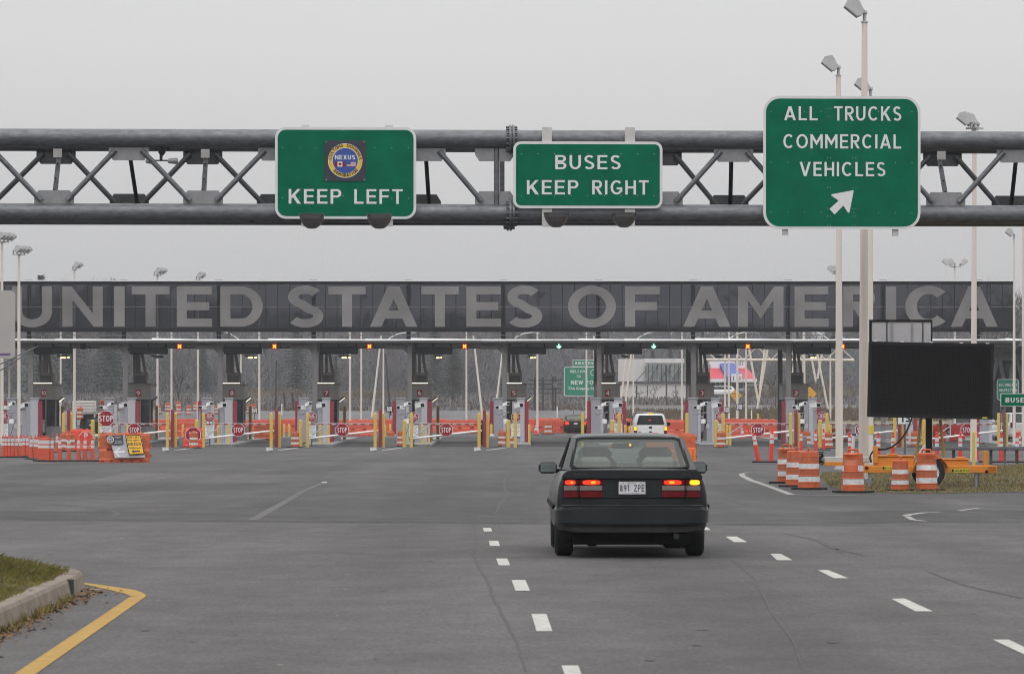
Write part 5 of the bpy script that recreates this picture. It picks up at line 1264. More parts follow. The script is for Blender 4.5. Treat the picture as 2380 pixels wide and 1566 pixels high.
def car(label, cat, px, d, rz, paint, L=4.85, W=1.75, Ht=1.415, kind='sedan', hero=False, lit=True, z=None, lights=None, group=None, glassm=None):
    t = thing('parked_car' if cat == 'parked car' else 'car', label, cat, (X(px, d), d, gz(d) if z is None else z), rz, group); s = W/1.75; g = glassm or (CGLASS if hero else DGLASS)
    tall = kind != 'sedan'; dz = Ht-1.415 if tall else 0; deck = 1.0 if not tall else .98+dz*.55; e_ = deck-1.0
    def sec(y, zb_, wl, wm, ws, zs, zd): return (y, [(0, zb_), (.86*wl*s, zb_), (wl*s, zb_+.07), (wm*s, .50), (wm*s, .70+e_*.5), ((ws+wm)/2*s+.02, .86+e_), (ws*s, zs+e_), (ws*.93*s, zd+e_), (0, zd+.012+e_)])
    b = MB()
    Lf = L
    loftm(b, [sec(.02, .36, .78, .825, .745, .955, .985), sec(.03, .34, .80, .84, .755, .96, .99), sec(.12, .30, .84, .865, .775, .965, 1.0), sec(.7, .26, .86, .875, .795, .97, 1.008), sec(1.2, .24, .865, .88, .80, .965, .99), sec(2.4, .22, .87, .885, .80, .955, .975), sec(Lf-1.0, .22, .865, .88, .78, .93, .965), sec(Lf-.6, .24, .86, .875, .75, .85, .90), sec(Lf-.12, .28, .80, .84, .70, .74, .78), sec(Lf-.02, .34, .74, .79, .66, .68, .70), sec(Lf, .36, .70, .75, .64, .66, .68)], paint)
    b.build('body', t, sub=1)
    # greenhouse: roof, pillars, panes
    y0, y1, y2, y3 = (.70, 1.46, 3.0, 3.75) if not tall else (.06, .42, 3.1, 3.85)
    hb, hr = .765*s, .645*s; zr = Ht; zb_ = deck-.005
    b = MB()
    rp = lambda w, z_: [(0, z_-.085), (w-.05, z_-.085), (w+.005, z_-.085), (w-.012, z_-.052), (w*.90, z_-.022), (w*.66, z_-.006), (0, z_)]
    loftm(b, [(y1-.03, rp(hr*.985, zr-.035)), (y1+.12, rp(hr, zr-.012)), (y1+.5, rp(hr, zr)), (y2-.5, rp(hr, zr)), (y2, rp(hr*.98, zr-.02)), (y2+.08, rp(hr*.97, zr-.045))], paint); b.build('roof', t, sub=1)
    zt_ = zr-.075
    for sgn in (1, -1):
        o = (lambda q: q) if sgn > 0 else (lambda q: q[::-1])
        m = lambda x, y, z_: (sgn*x, y, z_)
        b = MB().use(paint)
        slab(b, o([m(hb, y0-.02, zb_), m(hb+.005, y0+.36, zb_), m(hr+.004, y1+.30, zt_+.02), m(hr, y1-.02, zt_+.02)]), .05)
        slab(b, o([m(hb-.085*s, y0-.03, zb_), m(hb, y0-.02, zb_), m(hr, y1-.02, zt_+.02), m(hr-.045, y1-.03, zt_+.02)]), .04)
        b.build('rear_pillar', t)
        yb = (y0+y3)/2+.1
        b = MB().use(SEAL); slab(b, o([m(hb+.004, yb-.05, zb_), m(hb+.004, yb+.05, zb_), m(hr+.004, yb+.03, zt_+.01), m(hr+.004, yb-.05, zt_+.01)]), .04); b.build('door_pillar', t)
        b = MB().use(paint); slab(b, o([m(hb+.004, y3-.10, zb_), m(hb, y3, zb_), m(hr, y2+.06, zt_+.01), m(hr+.004, y2-.02, zt_+.01)]), .05); b.build('front_pillar', t)
        b = MB().use(g); slab(b, o([m(hb-.005, y0+.3, zb_), m(hb-.005, y3-.1, zb_), m(hr-.008, y2-.02, zt_), m(hr-.008, y1+.25, zt_)]), .006); b.build('side_window', t)
    b = MB().use(SEAL)
    wr0, wr1 = hb-.075*s, hr-.04
    fr = [(-wr0, y0-.005, zb_+.015), (wr0, y0-.005, zb_+.015), (wr1, y1-.005, zt_+.01), (-wr1, y1-.005, zt_+.01)]
    def rounded(q, r, n=5):
        o = []
        for i in range(4):
            p, a, c = Vector(q[i]), Vector(q[i-1]), Vector(q[(i+1) % 4]); u, w = (a-p).normalized()*r, (c-p).normalized()*r
            for k in range(n+1): s_ = k/n; o.append(tuple((p+u)*(1-s_)**2+p*2*s_*(1-s_)+(p+w)*s_**2))
        return o
    ring = rounded(fr, .10); ring_in = rounded([tuple(Vector(q)+(Vector((0, (y0+y1)/2, (zb_+zt_)/2))-Vector(q)).normalized()*.035) for q in fr], .10)
    for a, c in zip(ring, ring[1:]+ring[:1]): b.tube(a, c, .012, n=6)
    for k in range(len(ring)):
        j = (k+1) % len(ring); b.add([tuple(Vector(q)+Vector((0, -.008, .004))) for q in (ring[k], ring[j], ring_in[j], ring_in[k])], [(0, 1, 2, 3)], False)
    b.use(paint)
    for i in range(4):
        arc_ = ring[i*6:i*6+6]; b.add([fr[i]]+[tuple(q) for q in arc_], [(0, k+1, k+2) for k in range(5)], False)
    b.use(SEAL)
    if hero:
        for i in range(1, 12):
            u = i/12; b.tube((-wr0*(1-u)-wr1*u+.05, y0+(y1-y0)*u+.012, zb_+.015+(zt_-zb_)*u), (wr0*(1-u)+wr1*u-.05, y0+(y1-y0)*u+.012, zb_+.015+(zt_-zb_)*u), .0012, n=4)
    b.build('window_seal', t)
    b = MB().use(g); b.add(ring, [tuple(range(len(ring)))], False); b.build('rear_window', t)
    b = MB().use(g); slab(b, [(hb-.06, y3-.02, zb_), (-hb+.06, y3-.02, zb_), (-hr+.04, y2+.03, zt_), (hr-.04, y2+.03, zt_)], .006); b.build('windscreen', t)
    r = .315 if not tall else .36
    for x, sd_ in ((-.755*s, -1), (.755*s, 1)):
        for y in (.98, Lf-.95): wheel(t, x, y, r, .205, sd_)
    MB().use(SEAL).box(-.66*s, .66*s, .3, Lf-.5, .145, .32).build('underbody', t)
    b = MB(); bump = lambda z0, z1, off: [(0, z0)]
    pl = [(-.86*s, .42), (-.875*s, .22), (-.862*s, .12), (-.825*s, .02), (-.76*s, -.045), (-.66*s, -.08), (-.4*s, -.10), (0, -.11), (.4*s, -.10), (.66*s, -.08), (.76*s, -.045), (.825*s, .02), (.862*s, .12), (.875*s, .22), (.86*s, .42)]
    zt0, zt1, zt2, zt3 = .295, .40, .565, .595
    rings = [(zt0, .90), (zt0+.02, .945), (zt0+.06, .97), (zt1-.01, .975), (zt1+.005, 1.0), (zt2-.02, 1.005), (zt2+.02, .99), (zt3, .95)]
    for (za, sa), (zc, sc) in zip(rings, rings[1:]):
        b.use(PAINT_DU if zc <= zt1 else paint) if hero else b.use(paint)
        v = [(x*sa, (y-.2)*(1 if sa > .97 else .85)+.2, za) for x, y in pl]+[(x*sc, (y-.2)*(1 if sc > .97 else .85)+.2, zc) for x, y in pl]; n = len(pl)
        b.add(v, [(k, k+1, k+1+n, k+n) for k in range(n-1)], True)
    v = [(x*.95, (y-.2)*.85+.2, zt3) for x, y in pl]; b.use(paint).add(v+[(x*.955, (y-.2)*.85+.2, zt0) for x, y in pl], [tuple(range(len(pl)))], False); b.add([(x*.955, (y-.2)*.85+.2, zt0) for x, y in pl], [tuple(range(len(pl)))[::-1]], False)
    b.build('bumper', t)
    if not hero:
        lz0, lz1 = (.66, .86) if not tall else (.75+dz*.3, 1.0+dz*.5)
        for sgn in (1, -1):
            b = MB().use(lights or (LITR if lit else LENSR)); xa, xb_ = sgn*.50*s, sgn*.78*s
            b.bbox(min(xa, xb_), max(xa, xb_), -.03, .15, lz0, lz1, .03); b.build('tail_light', t)
            b = MB().use(paint); b.bbox(sgn*.98*s-.12, sgn*.98*s+.12, y3-.35, y3-.2, zb_+.0, zb_+.15, .03); b.build('mirror', t)
        b = MB().use(REFL).box(-.15, .15, -.01, .02, .70, .82); b.build('licence_plate', t)
        MB().use(SEAL).box(-.62*s, .62*s, y0+.55, y0+1.2, .6, zb_+.12).build('seat', t)
    return t
# --- the dark sedan in front of the camera
hd = 46.25
hero = car('dark green sedan seen from behind with glowing tail lights and plate 891 ZPE', 'car', 1469, hd, R(.35), PAINT_D, hero=True, z=0)
rear = MB().use(PAINT_D)
rear.bbox(-.60, .60, .005, .06, .60, .685, .01)
rear.use(PAINT_D).prism([(-.795, .905), (.795, .905), (.79, .935), (.765, .968), (.72, .99), (.65, 1.0), (-.65, 1.0), (-.72, .99), (-.765, .968), (-.79, .935)], -.045, .03)
rear.use(SEAL).box(-.79, .79, -.02, .02, .893, .9035)
rear.use(PAINT_D).box(-.335, .335, -.005, .02, .686, .893)
rear.use(mat('bumper_top_pale', (.085, .085, .083), .7, var=.4, scale=5)).box(-.80, .80, -.085, .03, .5955, .601)  # thin paler strip along the top edge of the bumper
rear.use(CHROME).lathe([(.018, 0), (.018, .012)], 12, c=(0, 0, 0)) if False else None
rear.build('trunk_lid', hero)
b = MB().use(SEAL)
for sgn in (1, -1):
    b.tube((sgn*.745, -.015, 1.0), (sgn*.69, -.048, .905), .004, n=4).tube((sgn*.635, -.034, .89), (sgn*.60, -.034, .685), .004, n=4).tube((sgn*.60, -.0, .685), (sgn*.585, -.0, .60), .004, n=4)
b.build('panel_gap', hero)
for sgn in (1, -1):
    x0, x1 = (.338, .772); mid = .60
    b = MB().use(SEAL).bbox(*sorted((sgn*x0-sgn*.006, sgn*x1+sgn*.006)), -.012, .10, .682, .893, .01); hs = b.build('tail_light', hero)
    for k, (z0, z1, m) in enumerate(((.828, .888, LENSR), (.765, .822, LENSW), (.687, .759, LENSR))):
        for (a, c) in ((x0, mid-.006), (mid+.006, x1)):
            b = MB().use(m).bbox(*sorted((sgn*a, sgn*c)), -.028, .02, z0, z1, .006)
            b.build('lens', hs)
    if sgn > 0: spots = [(.36, .56, LITR, .832, .884), (.42, .48, LITC, .843, .873), (.65, .765, LITA, .83, .886)]
    else: spots = [(.36, .56, LITR, .832, .884), (.41, .465, LITC, .843, .873), (.64, .76, LITR, .832, .884), (.668, .697, LITC, .847, .87)]
    for j, (a, c, m, z0, z1) in enumerate(spots):
        y = -.030-.002*(m is LITC); cxm = sgn*(a+c)/2; w = (c-a)/2; zc = (z0+z1)/2; hh = (z1-z0)/2
        MB().use(m).face([(cxm+w*math.copysign(abs(math.cos(q))**.6, math.cos(q)), y, zc+hh*math.copysign(abs(math.sin(q))**.6, math.sin(q))) for q in (2*math.pi*i/20 for i in range(20))]).build('lit_bulb', hs)
b = MB().use(REFL).bbox(-.152, .152, -.03, -.006, .722, .866, .006); b.use(mat('plate_blue', (.03, .04, .09), .5))
b.text('891', -.138, -.035, .755, .832, -.0315, .02).text('ZPE', .022, .138, .755, .832, -.0315, .02).text('Québec', -.05, .05, .842, .858, -.0315, .0).text('Je me souviens', -.08, .08, .730, .742, -.0315, .0)
b.tube((-.10, -.036, .852), (-.10, -.03, .852), .006, n=6).tube((.10, -.036, .852), (.10, -.03, .852), .006, n=6); b.build('licence_plate', hero)
MB().use(CHROME).tube((.43, -.012, .79), (.43, -.002, .79), .014, n=12).build('lock', hero)
for a, c, w_ in ((-.66, -.50, 'VOLVO'), (.56, .66, '960')): MB().use(mat('badge_grey', (.05, .05, .052), .4, .3)).text(w_, a, c, .935, .962, -.049, .02).build('badge', hero)
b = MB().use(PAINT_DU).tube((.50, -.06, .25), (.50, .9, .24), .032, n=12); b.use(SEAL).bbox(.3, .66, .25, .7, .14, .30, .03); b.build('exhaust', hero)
b = MB().use(SEAL).tube((-.65, .98, .25), (.65, .98, .25), .06, n=8).bbox(-.5, -.38, .5, .9, .12, .22, .02).bbox(.38, .6, .6, 1.1, .10, .25, .03); b.build('axle', hero)
for sgn in (1, -1):
    b = MB().use(PAINT_D).at((sgn*.905, 2.95, .985), rz=R(sgn*-6)).bbox(-.115, .105, -.05, .07, -.065, .075, .035); b.use(SEAL).box(-.19 if sgn > 0 else .09, -.09 if sgn > 0 else .19, 0, .05, -.06, -.01); mo = b.build('mirror', hero)
    MB().use(CGLASS if False else mat('mirror_glass', (.26, .29, .29), .1, .5)).at((sgn*.905, 2.95, .985), rz=R(sgn*-6)).bbox(-.098, .088, -.054, -.051, -.046, .056, .002).build('mirror_glass', mo)
    b = MB().use(SEAL).box(sgn*.885-.012, sgn*.885+.012, .4, 4.4, .55, .60); b.build('side_trim', hero)
for x in (-.37, .35):
    b = MB().use(INT).bbox(x-.26, x+.26, 2.0, 2.18, .55, 1.13, .07); b.use(INT).bbox(x-.2, x+.2, 2.02, 2.14, 1.09, 1.245, .06); b.build('front_seat', hero)
    b = MB().use(INTL).bbox(x-.22+.03*(x > 0), x+.16+.05*(x > 0), 1.15, 1.3, .9, 1.135, .05); b.build('headrest', hero)
MB().use(INT).bbox(-.12, .12, 1.15, 1.28, .9, 1.09, .03).build('headrest', hero)
MB().use(INT).box(-.68, .68, .72, 1.5, .90, .985).build('parcel_shelf', hero)
MB().use(SEAL).box(-.70, .70, 3.1, 3.7, .8, 1.0).build('dashboard', hero)
b = MB().use(SEAL).bbox(-.14, .13, 2.95, 2.98, 1.22, 1.285, .02); b.build('interior_mirror', hero)
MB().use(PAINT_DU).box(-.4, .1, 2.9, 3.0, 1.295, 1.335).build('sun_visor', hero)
MB().use(LITO).bbox(.018, .04, 1.42, 1.44, 1.26, 1.285, .004).build('lit_bulb', hero)
# --- other traffic
def pickup():
    d = 234.0; t = thing('pickup_truck', 'white pickup with a dark rear window and lit amber lamps at booth 4', 'pickup truck', (X(1512, d), d, 0)); s = .96
    b = MB().use(PAINT_W).bbox(-1.0*s, 1.0*s, .05, 5.6, .55, 1.24, .06); b.bbox(-.97*s, .97*s, 4.0, 5.7, .6, 1.15, .08); b.build('body', t)
    b = MB().use(PAINT_W); loftm(b, [(.10, [(0, 1.2), (.95*s, 1.2), (.975*s, 1.26), (.93*s, 1.5), (.80*s, 1.84), (.72*s, 1.89), (0, 1.91)]), (1.9, [(0, 1.2), (.95*s, 1.2), (.975*s, 1.26), (.93*s, 1.5), (.80*s, 1.86), (.72*s, 1.915), (0, 1.94)]), (3.2, [(0, 1.2), (.95*s, 1.2), (.975*s, 1.26), (.93*s, 1.5), (.80*s, 1.86), (.72*s, 1.90), (0, 1.92)]), (4.0, [(0, 1.2), (.95*s, 1.2), (.96*s, 1.24), (.92*s, 1.25), (.9*s, 1.26), (.72*s, 1.27), (0, 1.28)])], PAINT_W); b.build('cab', t)
    b = MB().use(DGLASS).prism([(-.83*s, 1.27), (.83*s, 1.27), (.70*s, 1.77), (.62*s, 1.81), (-.62*s, 1.81), (-.70*s, 1.77)], .07, .095); b.build('rear_window', t)
    b = MB().use(PAINT_W).bbox(-.80*s, .80*s, -.01, .06, .66, 1.235, .02); b.build('tailgate', t)
    MB().use(SEAL).bbox(-.09, .09, -.03, -.012, 1.06, 1.17, .01).build('handle', t)
    b = MB().use(CHROME).add([(.11*math.cos(2*math.pi*k/20), -.016, .86+.05*math.sin(2*math.pi*k/20)) for k in range(20)], [tuple(range(20))], False); b.use(NAVY).add([(.095*math.cos(2*math.pi*k/20), -.019, .86+.038*math.sin(2*math.pi*k/20)) for k in range(20)], [tuple(range(20))], False); b.build('oval_emblem', t)
    MB().use(SEAL).box(-.72, -.53, -.014, -.011, .85, .88).build('badge', t)
    for sgn in (1, -1):
        a, c = sorted((sgn*.815*s, sgn*.985*s)); b = MB().use(LENSR).bbox(a, c, -.02, .1, .70, 1.2, .02); tl = b.build('tail_light', t)
        MB().use(LITA).lathe([(.085, 0), (.06, .01), (0, .012)], 14).at() if False else None
        MB().use(LITA).bbox(a+.015, c-.015, -.028, -.018, .95, 1.15, .01).build('lit_bulb', tl)
        b = MB().use(SEAL).bbox(sgn*1.16-.11, sgn*1.16+.11, 3.5, 3.62, 1.2, 1.42, .03); b.build('mirror', t)
        for y in (1.2, 4.7): wheel(t, sgn*.84, y, .39, .26, sgn)
    MB().use(LITO).box(-.13, .13, .08, .13, 1.885, 1.93).build('roof_glow', t)  # lit lamp on the cab roof
    MB().use(LITR).box(-.12, -.0+.02, .065, .069, 1.52, 1.545).build('brake_lamp', t)
    MB().use(PAINT_W).bbox(-.98*s, .98*s, -.12, .05, .50, .66, .03).build('bumper', t)
pickup()
car('tall dark van with a pale roof just ahead of the white pickup', 'van', 1500, 247, R(-1), PAINT_G, Ht=1.98, W=1.86, kind='suv', lit=False)
car('black car stopped at booth 5 with red lights lit', 'car', 1338, 316, R(1), PAINT_K, Ht=1.46, W=1.8, glassm=CGLASS)
car('dark car behind the red barrier near booth 10', 'car', 212, 300, R(-8), PAINT_K, Ht=1.62, W=1.85, kind='suv', lit=False)
car('dark parked car right of the trailer board', 'parked car', 2330, 305, R(60), PAINT_K, lit=False)
car('white parked van cut by the right edge', 'parked car', 2378, 262, R(8), PAINT_W, Ht=1.85, W=1.85, kind='suv', lit=False)
car('white estate car before the red roofed restaurant', 'parked car', 1708, 585, R(90), PAINT_W, Ht=1.5, kind='wagon', lit=False, z=4.85)
car('dark estate car right of the restaurant', 'parked car', 1788, 590, R(90), PAINT_G, Ht=1.6, kind='wagon', lit=False, z=5.0)

# ------------------------------------------------------------------ sign trailer
TD = 95.0; tk = TD/F; TX = X(2165, TD)
tr = thing('sign_trailer', 'orange towed trailer carrying a big unlit black message board', 'sign trailer', (TX, TD, 0), R(-1.5))
qx = lambda z: X(1910.8+z*.25249, TD)-TX
qz = lambda z: Z(757.7+z*.25249, TD)
b = MB().use(TRAIL).bbox(qx(380), qx(1600), -.10, .0, qz(1350), qz(1283), .012).bbox(qx(380), qx(1600), 1.1, 1.2, qz(1350), qz(1283), .012).bbox(qx(1520), qx(1606), -.1, 1.2, qz(1345), qz(1285), .012)
b.build('frame', tr)
b = MB().use(ALU).bbox(qx(30), qx(470), .45, .6, qz(1255), qz(1205), .01); b.use(TRAIL).bbox(qx(30), qx(400), .4, .45, qz(1288), qz(1252), .008); b.use(STEEL).tube((qx(30), .5, qz(1230)), (qx(-12), .5, qz(1235)), .06, n=10).tube((qx(-12), .5, qz(1290)), (qx(-12), .5, qz(1190)), .05, n=8); b.build('drawbar', tr)
b = MB().use(BLACK); rdm = random.Random(2)
for k in range(9): b.pipe([(qx(-10)+rdm.uniform(-.2, .1), .45+rdm.uniform(-.1, .1), qz(1240)+rdm.uniform(-.12, .2)) for _ in range(4)], .012, 5)
b.build('chain', tr)
for a, c, e_, g_ in ((495, 850, 1290, 1192), (1058, 1350, 1300, 1222)):
    b = MB().use(TRAIL).bbox(qx(a), qx(c), .0, 1.0, qz(e_), qz(g_+10), .02).bbox(qx(a-8), qx(c+8), -.03, 1.03, qz(g_+10), qz(g_-2), .012); bo = b.build('battery_box', tr)
    MB().use(TRAIL).bbox(qx((a+c)/2-(60 if a < 600 else -50)), qx((a+c)/2+(30 if a < 600 else 130)), .2, .8, qz(g_-2), qz(g_-18), .015).build('lid_vent', bo)
for a, c, e_, g_ in ((470, 515, 1262, 1105), (1482, 1525, 1297, 1145)): MB().use(TRAIL).bbox(qx(a), qx(c), -.05, .12, qz(e_), qz(g_), .012).build('board_rest', tr)
for y in (-.16, 1.26):
    wheel(tr, 0, 0, .3, .2, 1) if False else None
    b = MB().use(TYRE).at((qx(992), y, .335), rx=R(90)); b.lathe([(.2, -.1), (.30, -.1), (.33, -.07), (.335, 0), (.33, .07), (.30, .1), (.2, .1)], 28, cap=False); w_ = b.build('wheel', tr)
    MB().use(REFL).at((qx(992), y, .335), rx=R(90)).lathe([(.0, .06), (.1, .07), (.2, .09)], 20, cap=False).build('rim', w_)
    b = MB().use(TRAIL); arcp = [(qx(992)+.42*math.cos(R(a)), .335+.44*math.sin(R(a))) for a in range(170, 5, -15)]
    for (xa, za), (xb_, zb_) in zip(arcp, arcp[1:]): b.add([(xa, y-.15, za), (xb_, y-.15, zb_), (xb_, y+.15, zb_), (xa, y+.15, za), (xa, y-.15, za-.03), (xb_, y-.15, zb_-.03), (xb_, y+.15, zb_-.03), (xa, y+.15, za-.03)], [(0,1,2,3),(7,6,5,4),(0,4,5,1),(2,6,7,3)], False)
    b.build('fender', tr)
for a, bot in ((1415, 1530), (1479, 1480), (432, 1450)): MB().use(STEEL).tube((qx(a), -.02 if a != 1479 else 1.1, 0.0), (qx(a), -.02 if a != 1479 else 1.1, qz(1300)), .028, n=8).build('jack', tr)
MB().use(SEAL).box(qx(972), qx(1028), .5, .65, qz(1290), qz(840)).build('mast', tr)
for (xa, za), (xb_, zb_) in (((925, 850), (885, 1200)), ((1105, 860), (1140, 1205))): MB().use(YBOLD).tube((qx(xb_), .6, qz(zb_)), (qx(xa), .6, qz(za)), .035, n=6).build('prop', tr)
b = MB().use(BLACKR).pipe([(qx(z), .1, qz(y)) for z, y in ((830, 845), (810, 900), (780, 970), (740, 1030), (690, 1080), (640, 1115), (590, 1133), (540, 1137), (515, 1135))], .022, 8).pipe([(qx(z), -.02, qz(y)) for z, y in ((470, 1150), (448, 1180), (440, 1220), (455, 1255))], .02, 8); b.build('cable', tr)
for a, c, e_, g_, tx_ in ((553, 655, 1320, 1291, ('SOLAR', 578, 652)), (1187, 1350, 1346, 1312, ('SOLARTECH', 1216, 1346))):
    b = MB().use(mat('decal_yellow', (.55, .50, .03), .5)).box(qx(a), qx(c), -.106, -.101, qz(e_), qz(g_)); b.use(BLACK).text(tx_[0], qx(tx_[1]), qx(tx_[2]), qz(e_-7), qz(g_+7), -.109, .03); b.box(qx(a+2), qx(a+20), -.108, -.106, qz(e_-4), qz(g_+4)); b.build('decal', tr)
for z in (408, 1510):
    MB().use(LENSR).at((qx(z), -.115, qz(1303 if z < 600 else 1340)), rx=R(90)).lathe([(.045, 0), (.04, .02), (0, .025)], 14).build('side_lamp', tr)
b = MB().use(LEDB).at((qx(1005), .30, qz(500)), ry=R(1.2)); bw, bh = (1577-430)*.25249*tk/2, (848-152)*.25249*tk/2
b.bbox(-bw, bw, -.14, .14, -bh, bh, .02); bo = b.build('message_board', tr)
b = MB().use(mat('board_cell', (.020, .018, .019), .7, var=.4, scale=30, spec=.06)).at((qx(1005), .30, qz(500)), ry=R(1.2)); nx_, nz_ = 50, 28; sw, sh = (2*bw-.16)/nx_, (2*bh-.16)/nz_
for i in range(nx_):
    for j in range(nz_):
        cx_0, cz_0 = -bw+.08+sw*(i+.5), -bh+.08+sh*(j+.5); b.add([(cx_0-sw*.34, -.142, cz_0-sh*.34), (cx_0+sw*.34, -.142, cz_0-sh*.34), (cx_0+sw*.34, -.142, cz_0+sh*.34), (cx_0-sw*.34, -.142, cz_0+sh*.34)], [(0, 1, 2, 3)], False)
b.build('pixel_grid', bo)
b = MB().use(FRAMEK).at((qx(1005), .30, qz(500)), ry=R(1.2))
for x0_, x1_, z0_, z1_ in ((-bw, bw, bh-.075, bh), (-bw, bw, -bh, -bh+.075), (-bw, -bw+.07, -bh+.076, bh-.076), (bw-.07, bw, -bh+.076, bh-.076)): b.box(x0_, x1_, -.16, -.141, z0_, z1_)
b.use(CAMW)
for u in (-.9, -.47, .0, .48, .9): b.box(u*bw-.04, u*bw+.04, -.13, -.08, bh+.001, bh+.02)
b.use(TRAILY).box(bw-.24, bw-.12, -.163, -.1605, -bh+.02, -bh+.05); b.build('board_frame', bo)
b = MB().use(PANELD).at((qx(457), .5, qz(150))); pw, ph = (1025-457)*.25249*tk, (150+62)*.25249*tk
b.box(0, pw, -.03, 0, 0, ph); sp_ = b.build('solar_panel', tr)
b = MB().use(SEAL).at((qx(457), .5, qz(150)))
for x0_, x1_, z0_, z1_ in ((-.03, .03, 0, ph), (pw-.02, pw+.01, 0, ph), (0.031, pw-.021, ph-.05, ph+.0), (pw*.26, pw*.275, 0, ph-.051), (pw*.845, pw*.86, 0, ph-.051)): b.box(x0_, x1_, -.05, -.031, z0_, z1_)
b.use(STEEL).box(pw*.33, pw*.37, -.05, -.031, 0, ph-.051).box(pw*.66, pw*.69, -.05, -.031, 0, ph-.051); b.build('panel_frame', sp_)
MB().use(SEAL).box(qx(700), qx(760), .51, .6, qz(170), qz(60)).build('panel_mount', tr)

# ------------------------------------------------------------------ roadside signs, guard rail and other near things at right and left
b = thing('guard_rail', 'grey steel box guard rail on short posts at the right', 'guard rail', (X(2260, 142), 142, 0)); gx_ = lambda p: X(p, 142)-X(2260, 142)
MB().use(GALV).bbox(gx_(2150), gx_(2700), -.08, .08, Z(1046, 142), Z(1037.6, 142), .015).build('rail', b)
e = MB().use(ALU); e.prism([(gx_(2150), Z(1033, 142)), (gx_(2158), Z(1036, 142)), (gx_(2136), Z(1066, 142)), (gx_(2127), Z(1063, 142))], -.1, .1); e.build('end_terminal', b)
for p in (2156, 2217, 2261, 2304, 2364, 2420): MB().use(GALVD).box(gx_(p)-.05, gx_(p)+.05, .085, .15, -.02, Z(1039, 142)).build('post', b)
def roadsign(name, label, cat, px0, px1, py0, py1, d, m, border, lines, posts, rad=2, ink=None, z0=None, group=None):
    k = d/F; pc = (px0+px1)/2; t = thing(name, label, cat, (X(pc, d), d, gz(d) if z0 is None else z0), 0, group); zz = t.location.z
    x = lambda p: (p-pc)*k; z = lambda p: Z(p, d)-zz
    b = MB().use(border).prism(rrect(x(px0), x(px1), z(py1), z(py0), rad*k), 0, .03); i = 1.5*k
    b.use(m).prism(rrect(x(px0)+i, x(px1)-i, z(py1)+i, z(py0)-i, rad*k*.7), -.01, .01)
    b.use(ink or LETW)
    for s_, a, c, e_, g_ in lines: b.text(s_, x(a), x(c), z(g_), z(e_), -.016, .02)
    b.build('panel', t)
    for p, yt in posts: MB().use(GALV).box(x(p)-.035, x(p)+.035, .031, .10, 0, z(yt)).build('post', t)
    return t
roadsign('speed_limit_sign', 'white SPEED LIMIT 15 sign, its lower half showing under the board', 'speed sign', 2085, 2121, 942, 987, 145, WHITE, BLACK, [('SPEED', 2091, 2115, 945, 951), ('LIMIT', 2092, 2114, 953, 959), ('15', 2093, 2115, 962, 981)], ((2103, 985),), ink=BLACK)
roadsign('bus_sign', 'green BUSES sign cut by the right edge of the view', 'road sign', 2325.5, 2403, 914, 944.5, 142, GREEN, SIGNB, [('BUSES', 2337, 2391, 924, 935)], ((2335.5, 930), (2393, 930)), rad=3)
roadsign('inspection_sign', 'green SECONDARY INSPECTION sign behind a pale pole', 'road sign', 2317, 2368.5, 881, 930, 255, GREEN2, SIGNB, [('SECONDARY', 2321.5, 2365, 891, 897.5), ('INSPECTION', 2322, 2364, 903.5, 910)], ((2326, 925), (2360, 925)), rad=6)
sg = roadsign('welcome_sign', 'green WELCOME TO NEW YORK sign half hidden by the column of booth 4', 'welcome sign', 1311, 1404, 852.8, 920.5, 400, GREEN2, SIGNB, [('WELCOME', 1325.3, 1365, 860, 866.5), ('TO', 1339.6, 1349.5, 871.8, 877.7), ('NEW YORK', 1327, 1397, 884, 893.5), ('The Empire State', 1319.5, 1394, 899.5, 907.5)], ((1333, 918), (1392, 918)), rad=4)
kk2 = 400/F; e = MB().use(LETW).prism(octagon((1380-1357.5)*kk2, Z(866, 400)-gz(400), 8*kk2), -.02, -.012); e.use(GREEN2).prism(octagon((1380-1357.5)*kk2, Z(866, 400)-gz(400), 6.5*kk2), -.026, -.021); e.build('shield', sg)
e = MB().use(SIGNB).prism(rrect((1331-1357.5)*kk2, (1398-1357.5)*kk2, Z(852.5, 400)-gz(400), Z(836, 400)-gz(400), .05), 0, .03); e.use(GREEN2).box((1332.3-1357.5)*kk2, (1396.7-1357.5)*kk2, -.01, -.002, Z(851, 400)-gz(400), Z(837.3, 400)-gz(400)); e.use(LETW).text('BIENVENUE', (1337-1357.5)*kk2, (1391-1357.5)*kk2, Z(847, 400)-gz(400), Z(841, 400)-gz(400), -.016, .02); e.build('top_panel', sg)
for px, py, n, d in ((591.5, 954, 8, 330), (905, 951, 7, 330), (1688, 953, 3, 332), (1718.5, 946, 33, 328), (2034, 936, 2, 380)):
    lab = {8: 'small white ALL TRAFFIC arrow sign right of booth 8', 7: 'small white ALL TRAFFIC arrow sign left of booth 6', 3: 'lower of two white ALL TRAFFIC arrow signs right of booth 3', 33: 'upper of two white ALL TRAFFIC arrow signs right of booth 3', 2: 'small white sign beside the thick light poles, far off'}[n]
    s_ = roadsign('arrow_sign', lab, 'arrow sign', px-7.5, px+7.5, py-7, py+7, d, WHITE, BLACK, [('ALL', px-3, px+3, py-5.6, py-2.8), ('TRAFFIC', px-5.8, px+5.8, py-1.8, py+1)], ((px, py),), ink=BLACK, rad=.8)
    k = d/F; sgn = 1 if n in (7, 8) else -1; zz = Z(py+4, d)-gz(d); MB().use(BLACK).face([(sgn*x_*k, -.018, zz+z_*k) for x_, z_ in ((-5, -.5), (1.5, -.5), (1.5, -1.8), (5, 0), (1.5, 1.8), (1.5, .5), (-5, .5))][::sgn]).build('arrow', s_)
